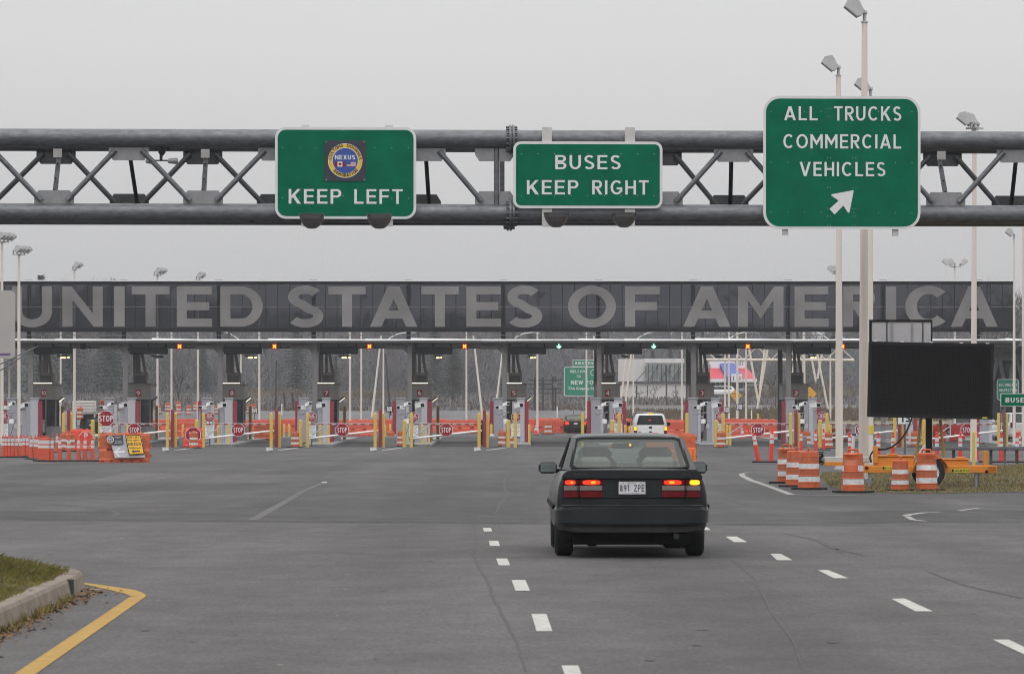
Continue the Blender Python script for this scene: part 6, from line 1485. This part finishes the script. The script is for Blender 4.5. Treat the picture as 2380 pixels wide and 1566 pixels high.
d = 350; k = d/F; t = thing('diamond_sign', 'yellow diamond warning sign behind the pole by the restaurant', 'warning sign', (X(1711, d), d, gz(d))); zc = Z(918.6, d)-gz(d); hh = 15.5*k
b = MB().use(BLACK).prism([(-hh, zc), (0, zc-hh), (hh, zc), (0, zc+hh)], 0, .03); b.use(mat('diamond_yellow', (.72, .37, .03), .5, var=.06)).prism([(-hh*.94, zc), (0, zc-hh*.94), (hh*.94, zc), (0, zc+hh*.94)], -.01, .005); b.use(BLACK).text('SINGLE', -hh*.55, hh*.55, zc+.06, zc+.18, -.014, .02).text('LINE', -hh*.4, hh*.4, zc-.17, zc-.05, -.014, .02); b.build('panel', t); MB().use(GALV).box(-.04, .04, .031, .1, 0, zc).build('post', t)
d = 360; k = d/F; t = thing('diamond_sign', 'yellow diamond sign peeking out right of booth 2', 'warning sign', (X(1882, d), d, gz(d))); zc = Z(915, d)-gz(d); hh = 17*k
MB().use(mat('diamond_yellow', (.72, .37, .03))).prism([(-hh, zc), (0, zc-hh), (hh, zc), (0, zc+hh)], 0, .03).build('panel', t); MB().use(GALV).box(-.04, .04, .031, .1, 0, zc).build('post', t)
ylb = YT.put((X(2263, 139.5), 139.5, 0), 'tall yellow bollard before the light pole behind the trailer', group='yellow bollards'); ylb.scale = (.62, .62, .62*.97)
YL.put((X(1762, 340), 340, gz(340)), 'tiny yellow bollard beside the crossing legs right of booth 3', group='yellow bollards')
WP = Kind(lambda: MB().use(CAMW).lathe([(.045, 0), (.045, 1.15), (.02, 1.2)], 10).build('marker_post', cat='marker post'))
for px, d, w in ((655, 400, 'far off right of booth 8'), (1295, 380, 'far off left of the green welcome sign'), (1810, 300, 'left of booth 2'), (1747, 360, 'in the reeds right of booth 3')):
    WP.put((X(px, d), d, gz(d)), f'thin white marker post {w}', group='white marker posts')
d = 99.0; p0, p1 = P(1974, 1122, d), P(1985, 1012, d); p0.z = 0
b = MB().use(CAMW).tube((0, 0, 0), tuple(p1-p0), .04, n=10); b.use(BLACK).tube(tuple((p1-p0)*1.001), tuple((p1-p0)*1.03), .05, n=10); b.build('marker_stake', None, tuple(p0), 'slim white stake with a black tip leaning beside the thick light pole', 'marker post')
# blank sign at the left edge, close to the camera
d = 42; k = d/F; t = thing('roadside_sign', 'pale grey sign back cut by the left edge of the view', 'road sign', (X(-75, d), d, .13))
b = MB().use(mat('sign_back', (.44, .42, .41), .55, var=.06, scale=2)).prism(rrect((-190+75)*k, (35+75)*k, Z(833, d)-.13, Z(675, d)-.13, .05), 0, .01); b.use(mat('purple_ink', (.12, .06, .22), .6)).prism([((-60+75)*k, Z(826.5, d)-.13), ((22+75)*k, Z(825.5, d)-.13), ((26+75)*k, Z(821, d)-.13), ((-60+75)*k, Z(823, d)-.13)], -.003, -.001); b.build('panel', t)
MB().use(GALV).box(-.03, .03, .011, .06, 0, Z(680, d)-.13).build('post', t)
d = 190; t = thing('steel_stay', 'pair of thin steel rods slanting in from the left edge', 'steel rods', (X(-60, d), d, 0))
for (xa, ya), (xb_, yb_) in (((-60, 875), (90, 804)), ((-60, 900), (70, 816.5))): MB().use(GALV).tube((X(xa, d)-X(-60, d), 0, Z(ya, d)), (X(xb_, d)-X(-60, d), 0, Z(yb_, d)), .028, n=8).build('rod', t)
MB().use(GALVD).tube((0, 0, 0), (0, 0, Z(870, d)), .09, n=12).build('post', t)
# standing STOP sign at booth 9 lane
d = 230; t = thing('stop_sign', 'large STOP sign on a post, left of booth 9', 'stop sign', (X(246.5, d), d, 0)); zc = Z(972.5, d); k = d/F
b = MB().use(SIGNB).prism(octagon(0, zc, 19.6*k), 0, .02); b.use(RED).prism(octagon(0, zc, 18.4*k), -.006, .004); b.use(LETW).text('STOP', -.385, .385, zc-.17, zc+.17, -.01, .03); b.build('plate', t)
b = MB().use(WHITE).box(-.36, .3, .005, .02, Z(1004, d), Z(991, d)); b.use(mat('notice_ink', (.18, .10, .11))).text('INSPECTION', -.26, .22, Z(997, d), Z(993.5, d), -.001, .02).text('BOOTH', -.16, .14, Z(1002, d), Z(998.5, d), -.001, .02); b.build('notice', t)
MB().use(GALVD).box(-.05, .05, .021, .09, 0, zc).build('post', t)
d = 236; t = thing('equipment_box', 'white louvred equipment box on posts left of the STOP sign', 'equipment box', (X(195, 300), 300, gz(300)))
k = 300/F; b = MB().use(POLE).bbox(-27*k, 27*k, 0, .6, Z(957, 300)-gz(300), Z(932, 300)-gz(300), .03); b.use(PORTAL)
for j in range(3): b.box(-26*k, 26*k, -.01, 0, Z(951-7*j, 300)-gz(300)-.04, Z(951-7*j, 300)-gz(300)+.04)
b.build('cabinet', t)
for x_ in (-24*k, 24*k): MB().use(POLE).box(x_-.06, x_+.06, .2, .3, 0, Z(957, 300)-gz(300)).build('leg', t)
b = thing('black_bin', 'black domed bin left of booth 5', 'bin', (X(1122, 246), 246, gz(246))); MB().use(SEAL).lathe([(.25, 0), (.3, .9), (.32, .95), (.3, 1.25), (.18, 1.42), (0, 1.48)], 16).build('body', b)

# ------------------------------------------------------------------ buildings far off
def bld(name, label, d, px): return thing(name, label, 'building', (X(px, d), d, gz(d)))
d = 560; k = d/F; t = bld('white_building', 'long white building with a ruined grey upper storey behind booth 4', d, 1518); z0 = gz(d); bx = lambda p: X(p, d)-X(1518, d); bz = lambda p: Z(p, d)-z0
WALLW = mat('wall_white', (.62, .60, .59), .8, var=.1, scale=.5, streak=(2, 1, .3)); WALLG = mat('wall_weathered', (.24, .25, .25), .9, var=.5, scale=1.2, detail=9)
MB().use(WALLW).box(bx(1440), bx(1596), 0, 8, -.5, bz(890)).build('lower_wall', t)
MB().use(WALLW).box(bx(1440), bx(1501), 1.5, 8, bz(889), bz(833.8)).box(bx(1501), bx(1594), 5, 8, bz(889), bz(832)).build('upper_wall', t)
MB().use(WALLG).box(bx(1500), bx(1597), .8, 5, bz(887), bz(843)).build('weathered_wall', t)
b = MB().use(WOODP)
for i in range(9): b.box(bx(1507+10*i), bx(1508.2+10*i), .7, .79, bz(886), bz(846))
for x0_, x1_ in ((1510, 1530), (1535, 1560), (1562, 1585), (1570, 1592)): b.tube((bx(x0_), .65, bz(884)), (bx(x1_), .65, bz(848)), .05, n=5)
b.build('stud', t)
MB().use(mat('roof_purple', (.10, .09, .11), .8)).box(bx(1438), bx(1597), -.4, 8.2, bz(889.8), bz(886)).build('lower_roof', t)
for p in (1478, 1504, 1570): MB().use(WOODP).box(bx(p), bx(p+(3 if p == 1478 else 1.6)), -.06, -.005, -.3, bz(895)).build('door' if p == 1478 else 'downpipe', t)
MB().use(WOODP).tube((bx(1478), .3, bz(886)), (bx(1500), .6, bz(862)), .06, n=6).build('stay', t)
MB().use(ALU).box(bx(1499.5), bx(1502.5), .72, .79, bz(850), bz(845)).build('light_box', t)
d = 640; k = d/F; t = bld('restaurant', 'small restaurant with red roof, blue stripe and white sign tower', d, 1700); z0 = gz(d); bx = lambda p: X(p, d)-X(1700, d); bz = lambda p: Z(p, d)-z0
ROOFR = mat('roof_red', (.56, .055, .085), .6, var=.08, scale=.7); ROOFB = mat('roof_blue', (.085, .12, .40), .6, var=.08, scale=.7)
MB().use(mat('shop_wall', (.13, .14, .15), .7, var=.15, scale=.5)).box(bx(1655), bx(1742), .6, 9, -.4, bz(886)).build('wall', t)
for p in (1662, 1673, 1691, 1700, 1716, 1728, 1741): MB().use(WALLW).box(bx(p), bx(p+1.6), .48, .59, -.3, bz(886)).build('window_post', t)
MB().use(CAMW).box(bx(1651), bx(1759), -.6, 9.2, bz(888), bz(880.5)).build('fascia', t)
b = MB().use(ROOFR); b.add([(bx(1651), -.6, bz(880.4)), (bx(1759), -.6, bz(880.4)), (bx(1739), 3, bz(855)), (bx(1651), 3, bz(855)), (bx(1651), 9, bz(880.4)), (bx(1759), 9, bz(880.4)), (bx(1739), 6, bz(855)), (bx(1651), 6, bz(855))], [(0,1,2,3),(3,2,6,7),(1,5,6,2),(4,0,3,7),(5,4,7,6)], False); b.build('roof', t)
b = MB().use(ROOFB); b.add([(bx(1688), -.75, bz(875)), (bx(1724), -.75, bz(870)), (bx(1707), 3, bz(843)), (bx(1675), 3, bz(844)), (bx(1688), -.75, bz(887)), (bx(1675), 3, bz(857)), (bx(1724), -.75, bz(882)), (bx(1707), 3, bz(856))], [(0,1,2,3),(0,3,5,4),(4,6,1,0),(1,6,7,2)], False); b.build('blue_gable', t)
MB().use(CAMW).box(bx(1651), bx(1734), 3, 6, bz(860), bz(832)).build('sign_tower', t)
b = MB().use(CAMW).box(bx(1699), bx(1724), -.95, -.8, bz(888), bz(869)); b.use(RED)
for p in (1703, 1718): b.box(bx(p), bx(p+2.2), -.97, -.951, bz(884), bz(874))
b.build('sign_board', t)
b = MB().use(mat('sign_faded', (.42, .38, .46), .7))
for p, w_ in ((1710, 4), (1716, 3), (1721, 4), (1727, 3)): b.box(bx(p), bx(p+w_), 2.95, 2.999, bz(848), bz(838))
b.use(ROOFB).box(bx(1651), bx(1653), 2.9, 2.99, bz(868), bz(846)); b.build('tower_lettering', t)
MB().use(WOODP).box(bx(1745), bx(1787), 2, 6, -.3, bz(890)).build('annex', t)
d = 332; t = bld('inspection_hall', 'dark inspection hall with slanting columns at the right edge', d, 2345); z0 = gz(d); bx = lambda p: X(p, d)-X(2345, d); bz = lambda p: Z(p, d)-z0
MB().use(CANG).add([(bx(2240), -3, bz(806)), (bx(2700), -3, bz(806)), (bx(2700), -3, bz(800)), (bx(2240), -3, bz(800)), (bx(2270), 12, bz(836)), (bx(2700), 12, bz(836)), (bx(2700), 12, bz(800)), (bx(2240), 12, bz(800))], [(0,1,2,3),(0,4,5,1),(3,2,6,7),(0,3,7,4)], False).build('roof', t)
MB().use(FRAMEK).box(bx(2280), bx(2700), 6, 6.3, bz(846), bz(835)).build('beam', t)
for a, c in ((2328, 2314), (2328, 2341), (2368, 2354), (2368, 2384)): MB().use(COLG).tube((bx(c), 2, bz(884)), (bx(a), 2, bz(822)), .17, n=10).build('column', t)
MB().use(FRAMEK).box(bx(2290), bx(2700), 2.6, 3.0, bz(884), bz(869)).build('lintel', t)
MB().use(DGLASS).box(bx(2290), bx(2700), 7, 7.2, 0, bz(846)).build('glazing', t)
MB().use(WALLG).box(bx(2290), bx(2700), 7.6, 8, 0, bz(900)).build('wall', t)
d = 430; t = thing('billboard_frame', 'bare dark steel frame of a billboard right of booth 5', 'billboard frame', (X(1275, d), d, gz(d))); bx = lambda p: X(p, d)-X(1275, d); bz = lambda p: Z(p, d)-gz(d)
for py in (883, 893, 904, 914): MB().use(WOODP).box(bx(1227), bx(1306), -.04, .04, bz(py)-.06, bz(py)+.06).build('rail', t)
for p in (1243, 1262, 1285, 1291): MB().use(WOODP).box(bx(p)-.1, bx(p)+.1, .05, .2, -.2, bz(876)).build('post', t)
MB().use(CANG).box(bx(1286), bx(1294), -.12, -.05, bz(900), bz(889)).build('sign_back', t)
d = 440; t = thing('wooden_post_row', 'two leaning dark posts with wire in the grass right of booth 8', 'fence posts', (X(668, d), d, gz(d)))
for a, c in ((660, 664), (679, 683)): MB().use(WOODP).tube((X(c, d)-X(668, d), 0, -.2), (X(a, d)-X(668, d), 0, 1.9), .13, n=8).build('post', t)

# ------------------------------------------------------------------ trees and growth
def tri(vs, fs, p, q, w):
    d_ = Vector(q)-Vector(p); n = d_.cross(Vector((random.uniform(-1, 1), random.uniform(-1, 1), random.uniform(-.3, .3)))).normalized()*w
    o = len(vs); vs += [tuple(Vector(p)-n), tuple(Vector(p)+n), tuple(q)]; fs.append((o, o+1, o+2))
def bare_tree(h, spread, seed, twigs=9, depth=4):
    """returns limbs (MB tubes) and twig triangles"""
    r = random.Random(seed); limbs = []; vs, fs = [], []
    def grow(p, dr, ln, rad, lev):
        q = p+dr*ln; limbs.append((p, q, rad, rad*.65))
        if lev == 0 or rad < .012:
            for _ in range(twigs):
                e = Vector((r.gauss(0, 1), r.gauss(0, 1), r.gauss(.5, .7))).normalized(); s = p+dr*ln*r.uniform(.2, 1)
                tri(vs, fs, s, s+(dr*.6+e*.8)*ln*r.uniform(.5, 1.1), .016*h/10+.006)
            return
        for i in range(3 if lev > 1 else 2):
            e = Vector((r.gauss(0, 1), r.gauss(0, 1), r.gauss(.15, .5))).normalized(); nd = (dr*.9+e*spread).normalized()
            grow(p+dr*ln*r.uniform(.6, 1), nd, ln*r.uniform(.62, .82), rad*.6, lev-1)
    grow(Vector((0, 0, 0)), Vector((r.gauss(0, .04), r.gauss(0, .04), 1)).normalized(), h*.32, h*.016, depth)
    return limbs, vs, fs
def conifer(h, w, seed):
    r = random.Random(seed); vs, fs = [], []; z = h*.08
    while z < h*.98:
        rr = w*(1-z/h)**.85*(.75+.35*r.random()); n = 9
        for i in range(n):
            a = 2*math.pi*i/n+r.uniform(-.4, .4); l = rr*r.uniform(.6, 1.1); dz = -.18*l
            p = Vector((0, 0, z)); q = Vector((math.cos(a)*l, math.sin(a)*l, z+dz))
            for u in (.25, .5, .75, 1.0):
                m = p.lerp(q, u); s = .28*h/10*(1.1-u*.45)
                for _ in range(4):
                    e = Vector((r.gauss(0, 1), r.gauss(0, 1), r.gauss(-.5, .5))).normalized()*s*r.uniform(.8, 1.9); tri(vs, fs, m, m+e, s*.30)
        z += h*.035
    return vs, fs
def mesh_obj(name, vs, fs, m, parent=None, loc=None, **kw):
    b = MB().use(m); b.v = vs; b.f = fs; b.m = [0]*len(fs); b.sm = [False]*len(fs); return b.build(name, parent, loc, **kw)
def single_tree(px, d, h, sp, seed, label, tw=9, dep=4, m=TWIG2, z=None):
    t = thing('bare_tree', label, 'tree', (X(px, d), d, gz(d) if z is None else z), group='bare trees standing apart'); l, v, f = bare_tree(h, sp, seed, tw, dep)
    b = MB().use(BARK)
    for p, q, r0, r1 in l: b.tube(p, q, max(r0, .012), max(r1, .01), n=5, caps=False)
    b.build('trunk', t); mesh_obj('crown', v, f, m, t); return t
single_tree(415, 430, 6.5, .35, 3, 'slender leafless tree standing in the field between booths 9 and 8', 5, 4)
single_tree(1866, 400, 5.2, .75, 8, 'leafless spreading bush like tree right of booth 2', 8, 4)
single_tree(1802, 470, 5.5, .5, 14, 'thin leafless sapling left of the column of booth 2', 6, 4)
single_tree(2325, 430, 15.5, .62, 5, 'tall leafless tree rising above the right end of the glass band', 10, 5)
single_tree(2370, 470, 15.0, .6, 6, 'leafless tree at the right edge, beyond the slim pale pole', 10, 5)
single_tree(1520, 520, 3.4, .8, 9, 'low leafless bush before the white building', 8, 3)
single_tree(1575, 520, 2.6, .8, 10, 'low leafless bush at the right end of the white building', 8, 3)
single_tree(1485, 520, 2.4, .8, 12, 'low leafless bush near the door of the white building', 8, 3)
for px, d, h, w, sd_, lab in ((1052, 540, 8.6, 3.2, 2, 'dark evergreen tree between booths 6 and 5'), (1010, 600, 12, 3.6, 3, 'taller evergreen behind the number 6 booth'), (1000+2*30, 620, 9, 3.2, 4, 'evergreen half merged with the wood left of booth 5'), (690, 600, 13, 3.5, 6, 'evergreen seen through the glass near the S of STATES'), (260, 610, 18, 4.2, 7, 'tall evergreen behind the N of UNITED'), (95, 600, 18.5, 4.2, 9, 'tall evergreen behind the U of UNITED'), (160, 615, 17.5, 4, 10, 'evergreen between the U and N of UNITED')):
    t = thing('evergreen_tree', lab, 'tree', (X(px, d), d, gz(d)), group='evergreens at the edge of the wood'); v, f = conifer(h, w, sd_); mesh_obj('crown', v, f, NEEDLE, t); MB().use(BARK).tube((0, 0, 0), (0, 0, h*.9), .18, .03, n=6).build('trunk', t)
# the wood behind everything
import array
protos = []
for i in range(5):
    l, v, f = bare_tree(10, .62, 40+i, 5, 4); vs = list(v); fs = list(f)
    for p, q, r0, r1 in l:
        if r0 > .02: tri(vs, fs, p, q+(q-p)*.2, r0*.6)
    r = random.Random(i)
    for _ in range(620):                                   # fine twig haze filling the crown
        a, rr, z = r.uniform(0, 6.28), 3.4*math.sqrt(r.random()), r.uniform(.5, 10.2); rr *= math.sin(min(1, max(.12, (10.6-z)/7))*1.57)
        p = Vector((math.cos(a)*rr, math.sin(a)*rr, z)); tri(vs, fs, p, p+Vector((r.gauss(0, .45), r.gauss(0, .45), r.uniform(.3, 1.5))), r.uniform(.03, .085))
    protos.append((vs, fs))
cprotos = [conifer(10, 2.4, 70+i) for i in range(2)]
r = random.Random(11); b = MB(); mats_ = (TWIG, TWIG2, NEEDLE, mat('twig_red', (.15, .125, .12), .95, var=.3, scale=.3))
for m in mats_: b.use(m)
def plantat(x, y, h, pr, mi):
    o = len(b.v); s = h/10; a = r.uniform(0, 6.28); c, sn_ = math.cos(a)*s*1.1, math.sin(a)*s*1.1; z0 = gz(y)-.3
    b.v += [(x+p[0]*c-p[1]*sn_, y+p[0]*sn_+p[1]*c, z0+p[2]*s) for p in pr[0]]; n = len(pr[1])
    b.f += [(f[0]+o, f[1]+o, f[2]+o) for f in pr[1]]; b.m += [mi]*n; b.sm += [False]*n
def topline(px):
    pts = [(-300, 690), (60, 700), (130, 690), (230, 668), (330, 700), (520, 720), (700, 735), (900, 740), (1100, 735), (1400, 745), (1700, 765), (2000, 750), (2250, 720), (2700, 700)]
    for (a, ya), (c, yc) in zip(pts, pts[1:]):
        if px <= c: return ya+(yc-ya)*(px-a)/(c-a)
    return 720
n = 0
for row, y in enumerate((632, 640, 648, 658, 668, 680, 694, 710, 728, 748, 772, 800)):
    x = -105*y/640
    while x < 108*y/640:
        px = CX+x*F/y; yy = y+r.uniform(-7, 7); top = Z(topline(px), yy)-gz(yy)
        h = top*(r.uniform(.55, .8) if row < 3 else r.uniform(.78, 1.04))
        if (1640 < px < 1770 and yy < 672): x += 3; continue
        if r.random() < .13: plantat(x, yy, h*.95, cprotos[r.randrange(2)], 2)
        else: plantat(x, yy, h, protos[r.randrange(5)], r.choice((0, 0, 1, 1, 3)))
        x += r.uniform(3.0, 5.2); n += 1
b.build('woodland', label='grey brown leafless wood closing the view behind the canopy', cat='wood', kind='stuff')
# reeds and rough grass between the far road and the wood
b = MB(); 
def tuft(n, y0, y1, hmin, hmax, wd, ms, wts, xf=1.0, pxr=None):
    for _ in range(n):
        y = r.uniform(y0, y1); x = r.uniform(-78, 78)*y/560 if pxr is None else X(r.uniform(*pxr), y)
        px = CX+x*F/y
        if y < (500 if px > 1400 else 432): continue
        b.use(ms[0] if r.random() < wts*(.6+.5*math.sin(x*.21)*math.sin(y*.13+1)) else ms[1]); h = r.uniform(hmin, hmax); z = gz(y)-.05; w = wd*r.uniform(.6, 1.4)
        b.add([(x-w, y, z), (x+w, y, z), (x+r.gauss(0, h*.25), y+r.gauss(0, .1), z+h)], [(0, 1, 2)], False)
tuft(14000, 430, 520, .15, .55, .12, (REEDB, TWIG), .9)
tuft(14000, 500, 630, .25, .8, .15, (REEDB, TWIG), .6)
tuft(3500, 545, 600, .4, 1.2, .16, (REED, REEDB), .9, pxr=(760, 1010)); tuft(1800, 560, 640, .8, 2.2, .25, (REED, REEDB), .9, pxr=(1740, 1980)); tuft(1500, 560, 600, .6, 1.5, .22, (REED, REEDB), .9, pxr=(560, 700))
b.build('reeds', label='brown and straw coloured reeds between the far road and the wood', cat='reeds', kind='stuff')
b = MB()
for _ in range(5200):                                      # dark brush on the slope right of booth 3
    y = r.uniform(372, 428); x = X(r.uniform(1440, 2420), y); 
    fr = 372+(424-372)*min(1, max(0, (CX+x*F/y-1240)/200)); 
    if y > fr+6 and CX+x*F/y > 1440 and False: continue
    b.use(r.choice((REEDB, REEDB, REED, BLADE1))); h = r.uniform(.15, .55 if CX+x*F/y < 1640 else .9); z = gz(y); w = r.uniform(.05, .12)
    b.add([(x-w, y, z), (x+w, y, z), (x+r.gauss(0, h*.3), y, z+h)], [(0, 1, 2)], False)
b.build('rough_grass', label='rough brown grass on the bank right of the white pickup', cat='grass', kind='stuff')
for xs, yy in (((-150, X(1180, 353)), 356), ((-150, X(1180, 420)), 421)):
    b = MB().use(PAINTW); b.add([(xs[0], yy, gz(yy)+.05), (xs[1], yy, gz(yy)+.05), (xs[1], yy+.35, gz(yy+.35)+.05), (xs[0], yy+.35, gz(yy+.35)+.05)], [(0, 1, 2, 3)], False); b.build('road_marking', kind='structure')
for px in (590, 640, 720, 800, 1075, 1270, 1390):
    y = 388; b = MB().use(PAINTW); x = X(px, y); b.add([(x, y, gz(y)+.05), (x+1.6, y, gz(y)+.05), (x+1.6, y+.4, gz(y+.4)+.05), (x, y+.4, gz(y+.4)+.05)], [(0, 1, 2, 3)], False); b.build('road_marking', kind='structure')

# ------------------------------------------------------------------ haze
hm = bpy.data.materials.new('haze'); hm.use_nodes = True; nt = hm.node_tree; nt.nodes.clear()
o_ = nt.nodes.new('ShaderNodeOutputMaterial'); v_ = nt.nodes.new('ShaderNodeVolumePrincipled'); v_.inputs['Color'].default_value = (.90, .95, 1.0, 1); v_.inputs['Density'].default_value = .00021; v_.inputs['Anisotropy'].default_value = .1
nt.links.new(v_.outputs[0], o_.inputs['Volume'])
MB().use(hm).box(-2600, 2600, -70, 3050, -1.3, 40).build('haze', kind='stuff')

# labels have to single things out
seen = {}
for o in COL.objects:
    if o.parent is None and o.get('label'): seen.setdefault(o['label'], []).append(o.name)
for l, ns in seen.items():
    if len(ns) > 1: print('SAME LABEL', l, len(ns))
    if not 4 <= len(l.split()) <= 16: print('LABEL LENGTH', l)
for o in COL.objects:
    if o.parent is None and o.type in ('EMPTY', 'MESH') and not o.get('kind') and not (o.get('label') and o.get('category')): print('UNTAGGED', o.name)
